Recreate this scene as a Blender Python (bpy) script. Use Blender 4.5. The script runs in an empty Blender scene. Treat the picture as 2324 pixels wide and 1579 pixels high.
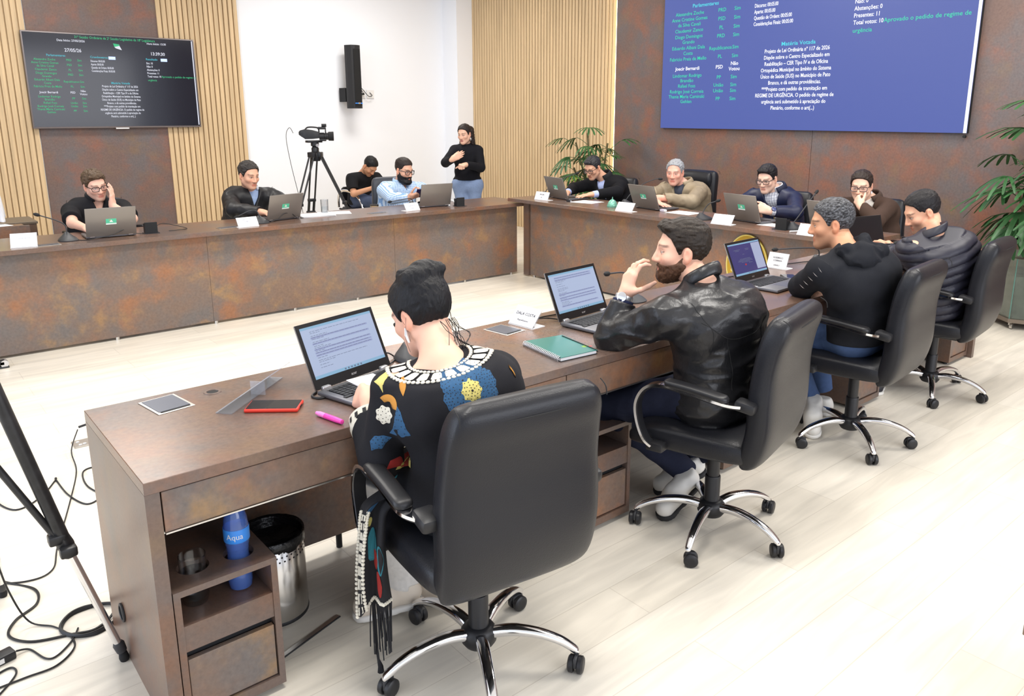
import bpy, bmesh, math, random
import numpy as np
from mathutils import Vector, Matrix

SC = bpy.context.scene
COL = SC.collection
PI = math.pi
R = math.radians

# ---------------------------------------------------------------- camera
CAM_F, CAM_CX, CAM_CY, CAM_YAW, CAM_PITCH, CAM_H = 1775.4, 1199.0, 676.2, 0.8675, -0.2312, 1.6505
cam_data = bpy.data.cameras.new('camera')
cam = bpy.data.objects.new('camera', cam_data)
COL.objects.link(cam)
SC.camera = cam
cam_data.sensor_width = 36.0
cam_data.sensor_fit = 'HORIZONTAL'
cam_data.lens = CAM_F / 2324 * 36.0
cam_data.shift_x = -(CAM_CX - 1162) / 2324
cam_data.shift_y = (CAM_CY - 789.5) / 2324
cam_data.clip_start = 0.05
cam.location = (0, 0, CAM_H)
cam.rotation_euler = (PI / 2 + CAM_PITCH, 0, CAM_YAW - PI / 2)

# ---------------------------------------------------------------- world, lights, exposure
W = bpy.data.worlds.new('world')
SC.world = W
W.use_nodes = True
W.node_tree.nodes['Background'].inputs['Color'].default_value = (0.80, 0.86, 1.0, 1)
W.node_tree.nodes['Background'].inputs['Strength'].default_value = 1.25

CEIL = 3.75


def area_light(name, loc, size, power, color, rot=(0, 0, 0)):
    l = bpy.data.lights.new(name, 'AREA')
    l.shape = 'RECTANGLE'
    l.size, l.size_y = size
    l.energy = power
    l.color = color
    o = bpy.data.objects.new(name, l)
    COL.objects.link(o)
    o.location = loc
    o.rotation_euler = rot
    return o


# rows of ceiling panels, daylight from the windowed side, and an added fill behind the camera
for _x, _y in ((1.2, 1.6), (3.6, 1.6), (6.0, 1.6), (1.2, 4.6), (3.6, 4.6), (6.0, 4.6), (1.6, 8.4), (5.2, 8.6)):
    area_light('ceiling_lamp_light', (_x, _y, CEIL - 0.06), (1.25, 0.65), 58, (1.0, 0.965, 0.91))
area_light('window_and_fill_light', (-2.6, 3.2, 1.9), (5.0, 2.2), 95, (0.74, 0.84, 1.0), (0, R(-90), 0))
area_light('window_and_fill_light', (3.2, -2.6, 2.1), (5.5, 2.2), 120, (0.95, 0.96, 1.0), (R(90), 0, 0))  # fill light added behind the camera, not a known window

SC.view_settings.view_transform = 'Standard'
SC.view_settings.look = 'None'
SC.view_settings.exposure = 0.25
SC.view_settings.gamma = 1.0
SC.view_settings.use_curve_mapping = False
cy = SC.cycles
cy.use_denoising = True
cy.max_bounces = 7
cy.diffuse_bounces = 3
cy.glossy_bounces = 3
cy.transmission_bounces = 5
cy.transparent_max_bounces = 8
cy.caustics_reflective = False
cy.caustics_refractive = False
cy.sample_clamp_indirect = 6.0
cy.use_adaptive_sampling = True
cy.adaptive_threshold = 0.02

# ---------------------------------------------------------------- materials
MATS = {}


def srgb(*c):
    if len(c) == 1:
        c = (int(c[0][1:3], 16), int(c[0][3:5], 16), int(c[0][5:7], 16))
    return tuple(((v / 255) / 12.92) if v / 255 <= 0.04045 else (((v / 255) + 0.055) / 1.055) ** 2.4 for v in c)


def mat(name, color=(0.5, 0.5, 0.5), rough=0.5, metal=0.0, spec=0.5, emit=None, emit_s=1.0, vcol=False, bump=None,
        var=None, coat=0.0, sheen=0.0, alpha=1.0, trans=0.0, ior=1.45):
    """bump = (scale, strength[, stretch]); var = (scale, amount)"""
    if name in MATS:
        return MATS[name]
    m = bpy.data.materials.new(name)
    m.use_nodes = True
    nt = m.node_tree
    b = nt.nodes['Principled BSDF']
    c = (*color, 1)
    b.inputs['Base Color'].default_value = c
    b.inputs['Roughness'].default_value = rough
    b.inputs['Metallic'].default_value = metal
    b.inputs['Specular IOR Level'].default_value = spec
    b.inputs['Coat Weight'].default_value = coat
    b.inputs['Sheen Weight'].default_value = sheen
    b.inputs['Alpha'].default_value = alpha
    b.inputs['Transmission Weight'].default_value = trans
    b.inputs['IOR'].default_value = ior
    if emit:
        b.inputs['Emission Color'].default_value = (*emit, 1)
        b.inputs['Emission Strength'].default_value = emit_s
    src = None
    if vcol:
        a = nt.nodes.new('ShaderNodeAttribute')
        a.attribute_name = 'Col'
        src = a.outputs['Color']
    if var:
        tc = nt.nodes.new('ShaderNodeTexCoord')
        n = nt.nodes.new('ShaderNodeTexNoise')
        n.inputs['Scale'].default_value = var[0]
        n.inputs['Detail'].default_value = 5
        nt.links.new(tc.outputs['Object'], n.inputs['Vector'])
        mr = nt.nodes.new('ShaderNodeMapRange')
        mr.inputs['From Min'].default_value = 0.3
        mr.inputs['From Max'].default_value = 0.7
        mr.inputs['To Min'].default_value = 1 - var[1]
        mr.inputs['To Max'].default_value = 1 + var[1]
        nt.links.new(n.outputs['Fac'], mr.inputs['Value'])
        mx = nt.nodes.new('ShaderNodeMix')
        mx.data_type = 'RGBA'
        mx.blend_type = 'MULTIPLY'
        mx.inputs['Factor'].default_value = 1
        if src:
            nt.links.new(src, mx.inputs[6])
        else:
            mx.inputs[6].default_value = c
        nt.links.new(mr.outputs['Result'], mx.inputs[7])
        src = mx.outputs[2]
    if src:
        nt.links.new(src, b.inputs['Base Color'])
    if bump:
        tc = nt.nodes.new('ShaderNodeTexCoord')
        n = nt.nodes.new('ShaderNodeTexNoise')
        n.inputs['Scale'].default_value = bump[0]
        n.inputs['Detail'].default_value = 4
        if len(bump) > 2:
            mp = nt.nodes.new('ShaderNodeMapping')
            mp.inputs['Scale'].default_value = bump[2]
            nt.links.new(tc.outputs['Object'], mp.inputs['Vector'])
            nt.links.new(mp.outputs['Vector'], n.inputs['Vector'])
        else:
            nt.links.new(tc.outputs['Object'], n.inputs['Vector'])
        bp = nt.nodes.new('ShaderNodeBump')
        bp.inputs['Strength'].default_value = bump[1]
        bp.inputs['Distance'].default_value = 0.01
        nt.links.new(n.outputs['Fac'], bp.inputs['Height'])
        nt.links.new(bp.outputs['Normal'], b.inputs['Normal'])
    MATS[name] = m
    return m


def rust_mat(name, cols, scale=1.0, rough=0.42, spec=0.5):
    """brown laminate with a cloudy rust pattern"""
    m = bpy.data.materials.new(name)
    m.use_nodes = True
    nt = m.node_tree
    b = nt.nodes['Principled BSDF']
    b.inputs['Roughness'].default_value = rough
    b.inputs['Specular IOR Level'].default_value = spec
    geo = nt.nodes.new('ShaderNodeNewGeometry')

    def noise(s, det, off, rg=0.6):
        mp = nt.nodes.new('ShaderNodeMapping')
        mp.inputs['Location'].default_value = off
        n = nt.nodes.new('ShaderNodeTexNoise')
        n.inputs['Scale'].default_value = s * scale
        n.inputs['Detail'].default_value = det
        n.inputs['Roughness'].default_value = rg
        nt.links.new(geo.outputs['Position'], mp.inputs['Vector'])
        nt.links.new(mp.outputs['Vector'], n.inputs['Vector'])
        return n.outputs['Fac']

    def ramp(fac, a, c):
        mr = nt.nodes.new('ShaderNodeMapRange')
        mr.interpolation_type = 'SMOOTHSTEP'
        mr.inputs['From Min'].default_value = a
        mr.inputs['From Max'].default_value = c
        nt.links.new(fac, mr.inputs['Value'])
        return mr.outputs['Result']

    def mix(f, a, c, mode='MIX'):
        mx = nt.nodes.new('ShaderNodeMix')
        mx.data_type = 'RGBA'
        mx.blend_type = mode
        for i, v in ((0, f), (6, a), (7, c)):
            if isinstance(v, (int, float)):
                mx.inputs[i].default_value = v
            elif isinstance(v, tuple):
                mx.inputs[i].default_value = (*v, 1)
            else:
                nt.links.new(v, mx.inputs[i])
        return mx.outputs[2]

    base, grey, rust, gold = cols
    c = mix(ramp(noise(2.6, 6, (3, 1, 7)), 0.38, 0.66), base, grey)
    c = mix(ramp(noise(3.4, 8, (11, 5, 2), 0.62), 0.44, 0.74), c, rust)
    c = mix(ramp(noise(4.5, 8, (1, 15, 9), 0.62), 0.5, 0.8), c, gold)
    f = nt.nodes.new('ShaderNodeMapRange')
    f.inputs['From Min'].default_value = 0.3
    f.inputs['From Max'].default_value = 0.7
    f.inputs['To Min'].default_value = 0.86
    f.inputs['To Max'].default_value = 1.12
    nt.links.new(noise(60, 4, (0, 0, 0)), f.inputs['Value'])
    c = mix(1.0, c, f.outputs['Result'], 'MULTIPLY')
    nt.links.new(c, b.inputs['Base Color'])
    MATS[name] = m
    return m


def wood_slat_mat(name, base, axis_scale):
    m = bpy.data.materials.new(name)
    m.use_nodes = True
    nt = m.node_tree
    b = nt.nodes['Principled BSDF']
    b.inputs['Roughness'].default_value = 0.55
    geo = nt.nodes.new('ShaderNodeNewGeometry')
    mp = nt.nodes.new('ShaderNodeMapping')
    mp.inputs['Scale'].default_value = axis_scale
    n = nt.nodes.new('ShaderNodeTexNoise')
    n.inputs['Scale'].default_value = 1.0
    n.inputs['Detail'].default_value = 5
    nt.links.new(geo.outputs['Position'], mp.inputs['Vector'])
    nt.links.new(mp.outputs['Vector'], n.inputs['Vector'])
    cr = nt.nodes.new('ShaderNodeValToRGB')
    cr.color_ramp.elements[0].position = 0.3
    cr.color_ramp.elements[0].color = (*[v * 0.82 for v in base], 1)
    cr.color_ramp.elements[1].position = 0.7
    cr.color_ramp.elements[1].color = (*[min(1, v * 1.12) for v in base], 1)
    nt.links.new(n.outputs['Fac'], cr.inputs['Fac'])
    nt.links.new(cr.outputs['Color'], b.inputs['Base Color'])
    MATS[name] = m
    return m


def floor_mat():
    m = bpy.data.materials.new('pale_oak_vinyl')
    m.use_nodes = True
    nt = m.node_tree
    b = nt.nodes['Principled BSDF']
    b.inputs['Roughness'].default_value = 0.34
    b.inputs['Specular IOR Level'].default_value = 0.45
    geo = nt.nodes.new('ShaderNodeNewGeometry')
    br = nt.nodes.new('ShaderNodeTexBrick')
    br.inputs['Scale'].default_value = 1.0
    br.inputs['Brick Width'].default_value = 1.22
    br.inputs['Row Height'].default_value = 0.19
    br.inputs['Mortar Size'].default_value = 0.0022
    br.inputs['Mortar Smooth'].default_value = 0.6
    br.inputs['Color1'].default_value = (0.74, 0.68, 0.575, 1)
    br.inputs['Color2'].default_value = (0.80, 0.745, 0.645, 1)
    br.inputs['Mortar'].default_value = (0.62, 0.56, 0.47, 1)
    nt.links.new(geo.outputs['Position'], br.inputs['Vector'])
    mp = nt.nodes.new('ShaderNodeMapping')
    mp.inputs['Scale'].default_value = (1.6, 14, 1)
    n = nt.nodes.new('ShaderNodeTexNoise')
    n.inputs['Scale'].default_value = 1.2
    n.inputs['Detail'].default_value = 7
    n.inputs['Distortion'].default_value = 0.8
    nt.links.new(geo.outputs['Position'], mp.inputs['Vector'])
    nt.links.new(mp.outputs['Vector'], n.inputs['Vector'])
    mr = nt.nodes.new('ShaderNodeMapRange')
    mr.inputs['From Min'].default_value = 0.3
    mr.inputs['From Max'].default_value = 0.7
    mr.inputs['To Min'].default_value = 0.86
    mr.inputs['To Max'].default_value = 1.07
    nt.links.new(n.outputs['Fac'], mr.inputs['Value'])
    mx = nt.nodes.new('ShaderNodeMix')
    mx.data_type = 'RGBA'
    mx.blend_type = 'MULTIPLY'
    mx.inputs[0].default_value = 1
    nt.links.new(br.outputs['Color'], mx.inputs[6])
    nt.links.new(mr.outputs['Result'], mx.inputs[7])
    nt.links.new(mx.outputs[2], b.inputs['Base Color'])
    return m


RUSTP = (srgb(118, 96, 82), srgb(104, 97, 94), srgb(146, 98, 66), srgb(152, 118, 76))
M_RUST = rust_mat('rust_laminate', RUSTP, 1.0)
M_RUSTWALL = rust_mat('rust_wall_laminate', (srgb(108, 86, 78), srgb(100, 92, 92), srgb(132, 86, 68), srgb(120, 96, 74)), 0.9, 0.5)
M_RUSTTOP = rust_mat('rust_laminate_top', (srgb(104, 82, 70), srgb(98, 86, 82), srgb(124, 84, 62), srgb(116, 90, 68)), 1.1, 0.27, 0.7)
M_RUSTEDGE = rust_mat('rust_laminate_edge', (srgb(104, 82, 70), srgb(98, 84, 78), srgb(116, 82, 62), srgb(112, 90, 70)), 1.5, 0.33, 0.65)
M_FLOOR = floor_mat()
M_SLATX = wood_slat_mat('oak_slat', srgb(208, 180, 140), (28, 28, 1.2))
M_SLATBACK = mat('slat_felt_back', srgb(96, 70, 40), 0.9)
M_WHITE = mat('white_wall_paint', srgb(236, 238, 243), 0.7)
M_CEIL = mat('white_ceiling_paint', srgb(232, 232, 230), 0.8)
M_LEATHER = mat('black_leather', (0.011, 0.0115, 0.015), 0.36, spec=0.38, bump=(260, 0.10), coat=0.0)
M_LEATHER_G = mat('grey_blue_leather', (0.034, 0.040, 0.054), 0.42, spec=0.45, bump=(260, 0.1))
M_BLACKPL = mat('black_plastic', (0.013, 0.013, 0.015), 0.42)
M_MATTEBLK = mat('matte_black', (0.010, 0.010, 0.011), 0.75)
M_DARKPL = mat('dark_grey_plastic', (0.035, 0.036, 0.04), 0.5)
M_CHROME = mat('chrome', (0.80, 0.80, 0.82), 0.09, 1.0)
M_ALU = mat('brushed_aluminium', (0.62, 0.60, 0.57), 0.32, 1.0)
M_STEEL = mat('polished_steel', (0.62, 0.60, 0.57), 0.2, 1.0)
M_LAPTOP = mat('laptop_grey_lid', srgb(134, 128, 122), 0.4, 0.5)
M_LAPBASE = mat('laptop_grey_deck', srgb(110, 110, 114), 0.4, 0.6)
M_KEY = mat('key_black', (0.012, 0.012, 0.014), 0.5)
M_WHITEPL = mat('white_plastic', (0.75, 0.75, 0.75), 0.4)
M_PAPER = mat('white_paper', (0.82, 0.82, 0.83), 0.8)


def thin_glass(name, tint, gloss=0.06, edge=0.5, rough=0.03, body=0.0, body_col=(1, 1, 1)):
    """clear sheet: lets light straight through, mirrors more towards grazing angles"""
    m = bpy.data.materials.new(name)
    m.use_nodes = True
    nt = m.node_tree
    pb = nt.nodes['Principled BSDF']
    pb.inputs['Base Color'].default_value = (*body_col, 1)
    pb.inputs['Roughness'].default_value = 0.25
    tr, gl = nt.nodes.new('ShaderNodeBsdfTransparent'), nt.nodes.new('ShaderNodeBsdfGlossy')
    tr.inputs['Color'].default_value = (*tint, 1)
    gl.inputs['Roughness'].default_value = rough
    lw, mr = nt.nodes.new('ShaderNodeLayerWeight'), nt.nodes.new('ShaderNodeMapRange')
    lw.inputs['Blend'].default_value = 0.5
    mr.inputs['From Min'].default_value = 0.3
    mr.inputs['To Min'].default_value = gloss
    mr.inputs['To Max'].default_value = edge
    nt.links.new(lw.outputs['Facing'], mr.inputs['Value'])
    m1, m2 = nt.nodes.new('ShaderNodeMixShader'), nt.nodes.new('ShaderNodeMixShader')
    m1.inputs[0].default_value = body
    nt.links.new(tr.outputs[0], m1.inputs[1])
    nt.links.new(pb.outputs[0], m1.inputs[2])
    nt.links.new(mr.outputs['Result'], m2.inputs[0])
    nt.links.new(m1.outputs[0], m2.inputs[1])
    nt.links.new(gl.outputs[0], m2.inputs[2])
    nt.links.new(m2.outputs[0], nt.nodes['Material Output'].inputs['Surface'])
    MATS[name] = m
    return m


M_GLASS = thin_glass('clear_glass', (0.94, 0.95, 0.96), 0.06, 0.75)
M_ACRYL = thin_glass('clear_acrylic', (0.93, 0.95, 0.97), 0.10, 0.5, body=0.22, body_col=(0.86, 0.87, 0.92))
M_GREENST = mat('green_sticker', srgb(84, 184, 148), 0.5)
M_STWHITE = mat('sticker_white', srgb(215, 225, 220), 0.5)
M_STGOLD = mat('sticker_gold', srgb(190, 165, 70), 0.5)
M_INK = mat('dark_ink', srgb(40, 42, 60), 0.7)


# ---------------------------------------------------------------- object helpers
def setp(o, label=None, cat=None, group=None, kind=None):
    for k, v in (('label', label), ('category', cat), ('group', group), ('kind', kind)):
        if v:
            o[k] = v
    return o


def thing(name, label, cat, loc=(0, 0, 0), rz=0.0, group=None):
    o = bpy.data.objects.new(name, None)
    o.empty_display_size = 0.1
    COL.objects.link(o)
    o.location = loc
    o.rotation_euler = (0, 0, rz)
    return setp(o, label, cat, group)


def from_arrays(name, V, F, material, parent=None, smooth=True, cols=None, off=None):
    me = bpy.data.meshes.new(name)
    V = np.asarray(V, dtype=np.float32)
    if off is not None:
        V = V - np.asarray(off, dtype=np.float32)
    if isinstance(F, np.ndarray) and F.ndim == 2:
        nv = F.shape[1]
        me.vertices.add(len(V))
        me.vertices.foreach_set('co', V.ravel())
        me.loops.add(F.size)
        me.loops.foreach_set('vertex_index', F.astype(np.int32).ravel())
        me.polygons.add(len(F))
        me.polygons.foreach_set('loop_start', np.arange(0, F.size, nv, dtype=np.int32))
        me.polygons.foreach_set('use_smooth', np.full(len(F), smooth, dtype=bool))
        me.update(calc_edges=True)
        me.validate()
    else:
        me.from_pydata([tuple(map(float, v)) for v in V], [], F)
        me.update()
        if smooth:
            me.polygons.foreach_set('use_smooth', [True] * len(me.polygons))
    if cols is not None:
        at = me.color_attributes.new('Col', 'FLOAT_COLOR', 'POINT')
        c4 = np.ones((len(V), 4), dtype=np.float32)
        c4[:, :3] = cols
        at.data.foreach_set('color', c4.ravel())
    me.materials.append(material)
    o = bpy.data.objects.new(name, me)
    COL.objects.link(o)
    if parent:
        o.parent = parent
    return o


class MB:
    """collects simple solids; build() links them as ONE mesh object"""

    def __init__(s):
        s.bm = bmesh.new()

    def _xf(s, vs, loc, rot):
        M = Matrix.Translation(Vector(loc))
        if rot is not None:
            M = M @ (rot if isinstance(rot, Matrix) else Matrix.Rotation(rot, 4, 'Z'))
        bmesh.ops.transform(s.bm, matrix=M, verts=vs)

    def box(s, c, size, rot=None, bev=0.0, seg=2):
        r = bmesh.ops.create_cube(s.bm, size=1.0)
        vs = r['verts']
        bmesh.ops.scale(s.bm, vec=Vector(size), verts=vs)
        if bev > 0:
            es = list({e for v in vs for e in v.link_edges})
            g = bmesh.ops.bevel(s.bm, geom=es, offset=bev, segments=seg, affect='EDGES', profile=0.5)
            vs = list({v for f in g['faces'] for v in f.verts} | {v for v in vs if v.is_valid})
        s._xf(vs, c, rot)
        return s

    def b2(s, lo, hi, bev=0.0, seg=2):
        return s.box([(a + b) / 2 for a, b in zip(lo, hi)], [abs(b - a) for a, b in zip(lo, hi)], None, bev, seg)

    def tube(s, pts, r, n=8, closed=False, cap=True):
        P = [Vector(p) for p in pts]
        m = len(P)
        rs = r if isinstance(r, (list, tuple)) else [r] * m
        prev = None
        rings = []
        for i in range(m):
            if closed:
                t = (P[(i + 1) % m] - P[i - 1])
            else:
                t = P[min(i + 1, m - 1)] - P[max(i - 1, 0)]
            if t.length < 1e-9:
                t = Vector((0, 0, 1))
            t.normalize()
            if prev is None:
                a = Vector((0, 0, 1)) if abs(t.z) < 0.9 else Vector((1, 0, 0))
                u = t.cross(a).normalized()
            else:
                u = (prev - t * prev.dot(t))
                u = u.normalized() if u.length > 1e-6 else t.orthogonal().normalized()
            prev = u
            w = t.cross(u)
            rings.append([s.bm.verts.new(P[i] + (u * math.cos(2 * PI * k / n) + w * math.sin(2 * PI * k / n)) * rs[i]) for k in range(n)])
        for i in range(m if closed else m - 1):
            A, B = rings[i], rings[(i + 1) % m]
            for k in range(n):
                s.bm.faces.new((A[k], A[(k + 1) % n], B[(k + 1) % n], B[k]))
        if cap and not closed:
            s.bm.faces.new(rings[0][::-1])
            s.bm.faces.new(rings[-1])
        return s

    def ribbon(s, pts, w, t, side=(1, 0, 0)):
        """flat band of width w (along side) and thickness t following pts"""
        P = [Vector(p) for p in pts]
        sd = Vector(side).normalized()
        rings = []
        for i in range(len(P)):
            tg = (P[min(i + 1, len(P) - 1)] - P[max(i - 1, 0)]).normalized()
            nn = tg.cross(sd).normalized()
            rings.append([s.bm.verts.new(P[i] + sd * (a * w / 2) + nn * (b * t / 2)) for a, b in ((-1, -1), (1, -1), (1, 1), (-1, 1))])
        for A, B in zip(rings, rings[1:]):
            for k in range(4):
                s.bm.faces.new((A[k], A[(k + 1) % 4], B[(k + 1) % 4], B[k]))
        s.bm.faces.new(rings[0][::-1])
        s.bm.faces.new(rings[-1])
        return s

    def lathe(s, prof, c=(0, 0, 0), n=24, rot=None):
        vs = []
        rings = []
        for r, z in prof:
            if r < 1e-6:
                v = s.bm.verts.new((0, 0, z))
                rings.append([v])
                vs.append(v)
            else:
                ring = [s.bm.verts.new((r * math.cos(2 * PI * k / n), r * math.sin(2 * PI * k / n), z)) for k in range(n)]
                rings.append(ring)
                vs += ring
        for A, B in zip(rings, rings[1:]):
            for k in range(n):
                a = [A[k % len(A)], A[(k + 1) % len(A)], B[(k + 1) % len(B)], B[k % len(B)]]
                q = []
                for v in a:
                    if v not in q:
                        q.append(v)
                if len(q) > 2:
                    s.bm.faces.new(q)
        s._xf(vs, c, rot)
        return s

    def cyl(s, c, r, h, n=20, rot=None, r2=None):
        return s.lathe([(0, 0), (r, 0), (r if r2 is None else r2, h), (0, h)], c, n, rot)

    def poly(s, pts, h=0.0, up=(0, 0, 1)):
        """flat polygon, extruded by h along up when h > 0"""
        A = [s.bm.verts.new(p) for p in pts]
        if not h:
            s.bm.faces.new(A)
            return s
        B = [s.bm.verts.new(Vector(p) + Vector(up) * h) for p in pts]
        n = len(A)
        s.bm.faces.new(A[::-1])
        s.bm.faces.new(B)
        for k in range(n):
            s.bm.faces.new((A[k], A[(k + 1) % n], B[(k + 1) % n], B[k]))
        return s

    def loft(s, rings, caps=True):
        RR = [[s.bm.verts.new(p) for p in ring] for ring in rings]
        n = len(RR[0])
        for A, B in zip(RR, RR[1:]):
            for k in range(n):
                s.bm.faces.new((A[k], A[(k + 1) % n], B[(k + 1) % n], B[k]))
        if caps:
            s.bm.faces.new(RR[0][::-1])
            s.bm.faces.new(RR[-1])
        return s

    def build(s, name, material, parent=None, smooth=False, angle=40, label=None):
        bmesh.ops.recalc_face_normals(s.bm, faces=s.bm.faces[:])
        me = bpy.data.meshes.new(name)
        s.bm.to_mesh(me)
        s.bm.free()
        me.materials.append(material)
        o = bpy.data.objects.new(name, me)
        COL.objects.link(o)
        if smooth:
            me.polygons.foreach_set('use_smooth', [True] * len(me.polygons))
            if angle < 180:
                me.set_sharp_from_angle(angle=R(angle))
        if parent:
            o.parent = parent
        if label:
            o['label'] = label
        return o


def copy_tree(o, parent=None, loc=None, rz=None, label=None, group=None):
    c = o.copy()
    COL.objects.link(c)
    if parent:
        c.parent = parent
    if loc is not None:
        c.location = loc
    if rz is not None:
        c.rotation_euler = (0, 0, rz)
    if label:
        c['label'] = label
    if group:
        c['group'] = group
    for ch in list(o.children):
        copy_tree(ch, c)
    return c


def bez(p0, p1, p2, p3, n=12):
    out = []
    P = [Vector(p) for p in (p0, p1, p2, p3)]
    for i in range(n + 1):
        t = i / n
        out.append(P[0] * (1 - t) ** 3 + P[1] * 3 * t * (1 - t) ** 2 + P[2] * 3 * t * t * (1 - t) + P[3] * t ** 3)
    return out


def spline(pts, n=8, closed=False):
    """Catmull-Rom through pts"""
    P = [Vector(p) for p in pts]
    m = len(P)
    out = []
    for i in range(m if closed else m - 1):
        g = (lambda k: P[k % m]) if closed else (lambda k: P[max(0, min(m - 1, k))])
        a, b, c, d = g(i - 1), g(i), g(i + 1), g(i + 2)
        for k in range(n):
            t = k / n
            out.append(0.5 * ((2 * b) + (c - a) * t + (2 * a - 5 * b + 4 * c - d) * t * t + (3 * b - a - 3 * c + d) * t ** 3))
    if not closed:
        out.append(P[-1])
    return out


def text_mesh(lines, name, material, parent=None, depth=0.0, res=2, offset=0.0):
    """lines: (string, x, y, size, align, xscale) in a local XY plane, all joined into ONE mesh object"""
    bm = bmesh.new()
    for ln in lines:
        s, x, y, size, al = ln[:5]
        xs = ln[5] if len(ln) > 5 else 1.0
        cu = bpy.data.curves.new('txt', 'FONT')
        cu.body = s
        cu.size = size
        cu.align_x = al
        cu.resolution_u = res
        cu.offset = offset * size
        cu.extrude = depth
        ob = bpy.data.objects.new('txt', cu)
        COL.objects.link(ob)
        dg = bpy.context.evaluated_depsgraph_get()
        me = bpy.data.meshes.new_from_object(ob.evaluated_get(dg))
        me.transform(Matrix.Translation((x, y, 0)) @ Matrix.Diagonal((xs, 1, 1, 1)))
        bm.from_mesh(me)
        bpy.data.objects.remove(ob)
        bpy.data.curves.remove(cu)
        bpy.data.meshes.remove(me)
    me = bpy.data.meshes.new(name)
    bm.to_mesh(me)
    bm.free()
    me.materials.append(material)
    o = bpy.data.objects.new(name, me)
    COL.objects.link(o)
    if parent:
        o.parent = parent
    return o
# ================================================================ the setting
BACK_Y, HEAD_X = 10.5, 7.41
PIL_Y, PIL_X = 10.134, 7.18


def struct(name, mb, material, **k):
    o = mb.build(name, material, None, **k)
    o['kind'] = 'structure'
    return o


struct('floor', MB().b2((-4.5, -4.5, -0.1), (8.2, 11.2, 0.0)), M_FLOOR)
struct('ceiling', MB().b2((-4.5, -4.5, CEIL), (8.2, 11.2, CEIL + 0.1)), M_CEIL)
struct('wall_back', MB().b2((-4.5, BACK_Y, 0), (PIL_X, BACK_Y + 0.2, CEIL)), M_WHITE)
struct('trim_1', MB().b2((PIL_X, PIL_Y, 0), (7.5, BACK_Y + 0.2, CEIL)), M_WHITE)          # boxed-in corner column
struct('wall_right', MB().b2((HEAD_X + 0.09, -4.5, 0), (HEAD_X + 0.25, PIL_Y, CEIL)), M_SLATBACK)
mb = MB()
for y0, y1 in ((-4.5, -1.2), (-1.196, 1.55), (1.554, 4.298), (4.302, 7.05)):
    mb.b2((HEAD_X, y0, 0.012), (HEAD_X + 0.09, y1, CEIL))
struct('trim_2', mb, M_RUSTWALL)                                                           # rust laminate cladding


def slats_x(name, x0, x1, yf):
    mb = MB()
    n = max(1, round((x1 - x0) / 0.0608))
    p = (x1 - x0) / n
    for i in range(n):
        mb.b2((x0 + i * p, yf, 0), (x0 + i * p + p * 0.80, yf + 0.03, CEIL), 0.003, 1)
    mb.b2((x0, yf + 0.028, 0), (x1 - p * 0.2, yf + 0.04, CEIL))
    return mb


struct('trim_3', slats_x('trim_3', -4.4, 1.639, BACK_Y - 0.04), M_SLATX)
struct('trim_4', slats_x('trim_4', 3.012, 4.005, BACK_Y - 0.04), M_SLATX)
struct('trim_5', MB().b2((1.639, BACK_Y - 0.022, 0), (3.012, BACK_Y, CEIL)), M_RUSTWALL)
mb = MB()
n = 50
p = (PIL_Y - 7.05) / n
for i in range(n):
    mb.b2((HEAD_X + 0.055, 7.05 + i * p + p * 0.2, 0), (HEAD_X + 0.088, 7.05 + (i + 1) * p, CEIL), 0.003, 1)
struct('trim_6', mb, M_SLATX)

# warm light strip hidden along the edge of the cladding
M_LED = mat('warm_led', (1, 0.8, 0.5), 0.5, emit=(1.0, 0.80, 0.52), emit_s=9.0)
o = MB().b2((HEAD_X + 0.004, 7.0515, 0.3), (HEAD_X + 0.05, 7.061, CEIL - 0.05)).build('light_strip', M_LED)
setp(o, 'thin warm light strip down the edge of the brown cladding beside the oak slats', 'light strip')

# floor outlet plate with a plug, under the near desk's free end
t = thing('floor_outlet', 'small steel floor outlet plate with a black plug near the desk end', 'outlet', (0.69, 4.34, 0))
MB().b2((-0.06, -0.05, 0.0), (0.06, 0.05, 0.006), 0.002).build('cover_plate', M_ALU, t)
mb = MB()
for x, y in ((-0.035, 0.02), (-0.03, -0.025), (-0.01, -0.02)):
    mb.cyl((x, y, 0.006), 0.008, 0.002, 12)
mb.build('socket_holes', M_WHITEPL, t)
mb = MB().box((0.04, 0.0, 0.05), (0.03, 0.025, 0.085), None, 0.005)
mb.tube([(0.04, 0, 0.09), (0.03, 0.0, 0.10), (-0.02, 0.02, 0.085)], 0.006)
mb.build('plug', M_BLACKPL, t)
t = thing('ceiling_lamp', 'white flush panel lamp in the ceiling', 'lamp')
bpy.data.objects.remove(t)

# ================================================================ text shown on both screens
NAMES = [(0.284, 'Alexandre Zoche'), (0.318, 'Anne Cristine Gomes'), (0.351, 'da Silva Cavali'), (0.387, 'Claudemir Zanco'),
         (0.424, 'Diogo Domingos'), (0.457, 'Grando'), (0.493, 'Eduardo Albani Dala'), (0.527, 'Costa'), (0.562, 'Fabricio Preis de Mello'),
         (0.666, 'Lindomar Rodrigo'), (0.697, 'Brandão'), (0.731, 'Rafael Foss'), (0.766, 'Rodrigo José Correia'),
         (0.798, 'Thania Maria Caminski'), (0.829, 'Gehlen')]
PARTY = [(0.284, 'PRD'), (0.335, 'PSD'), (0.387, 'PL'), (0.436, 'PRD'), (0.508, 'Republicanos'), (0.559, 'PL'), (0.684, 'PP'),
         (0.731, 'União'), (0.766, 'União'), (0.815, 'PP')]
SIM = [0.284, 0.335, 0.387, 0.436, 0.508, 0.559, 0.684, 0.731, 0.766, 0.815]
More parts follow.
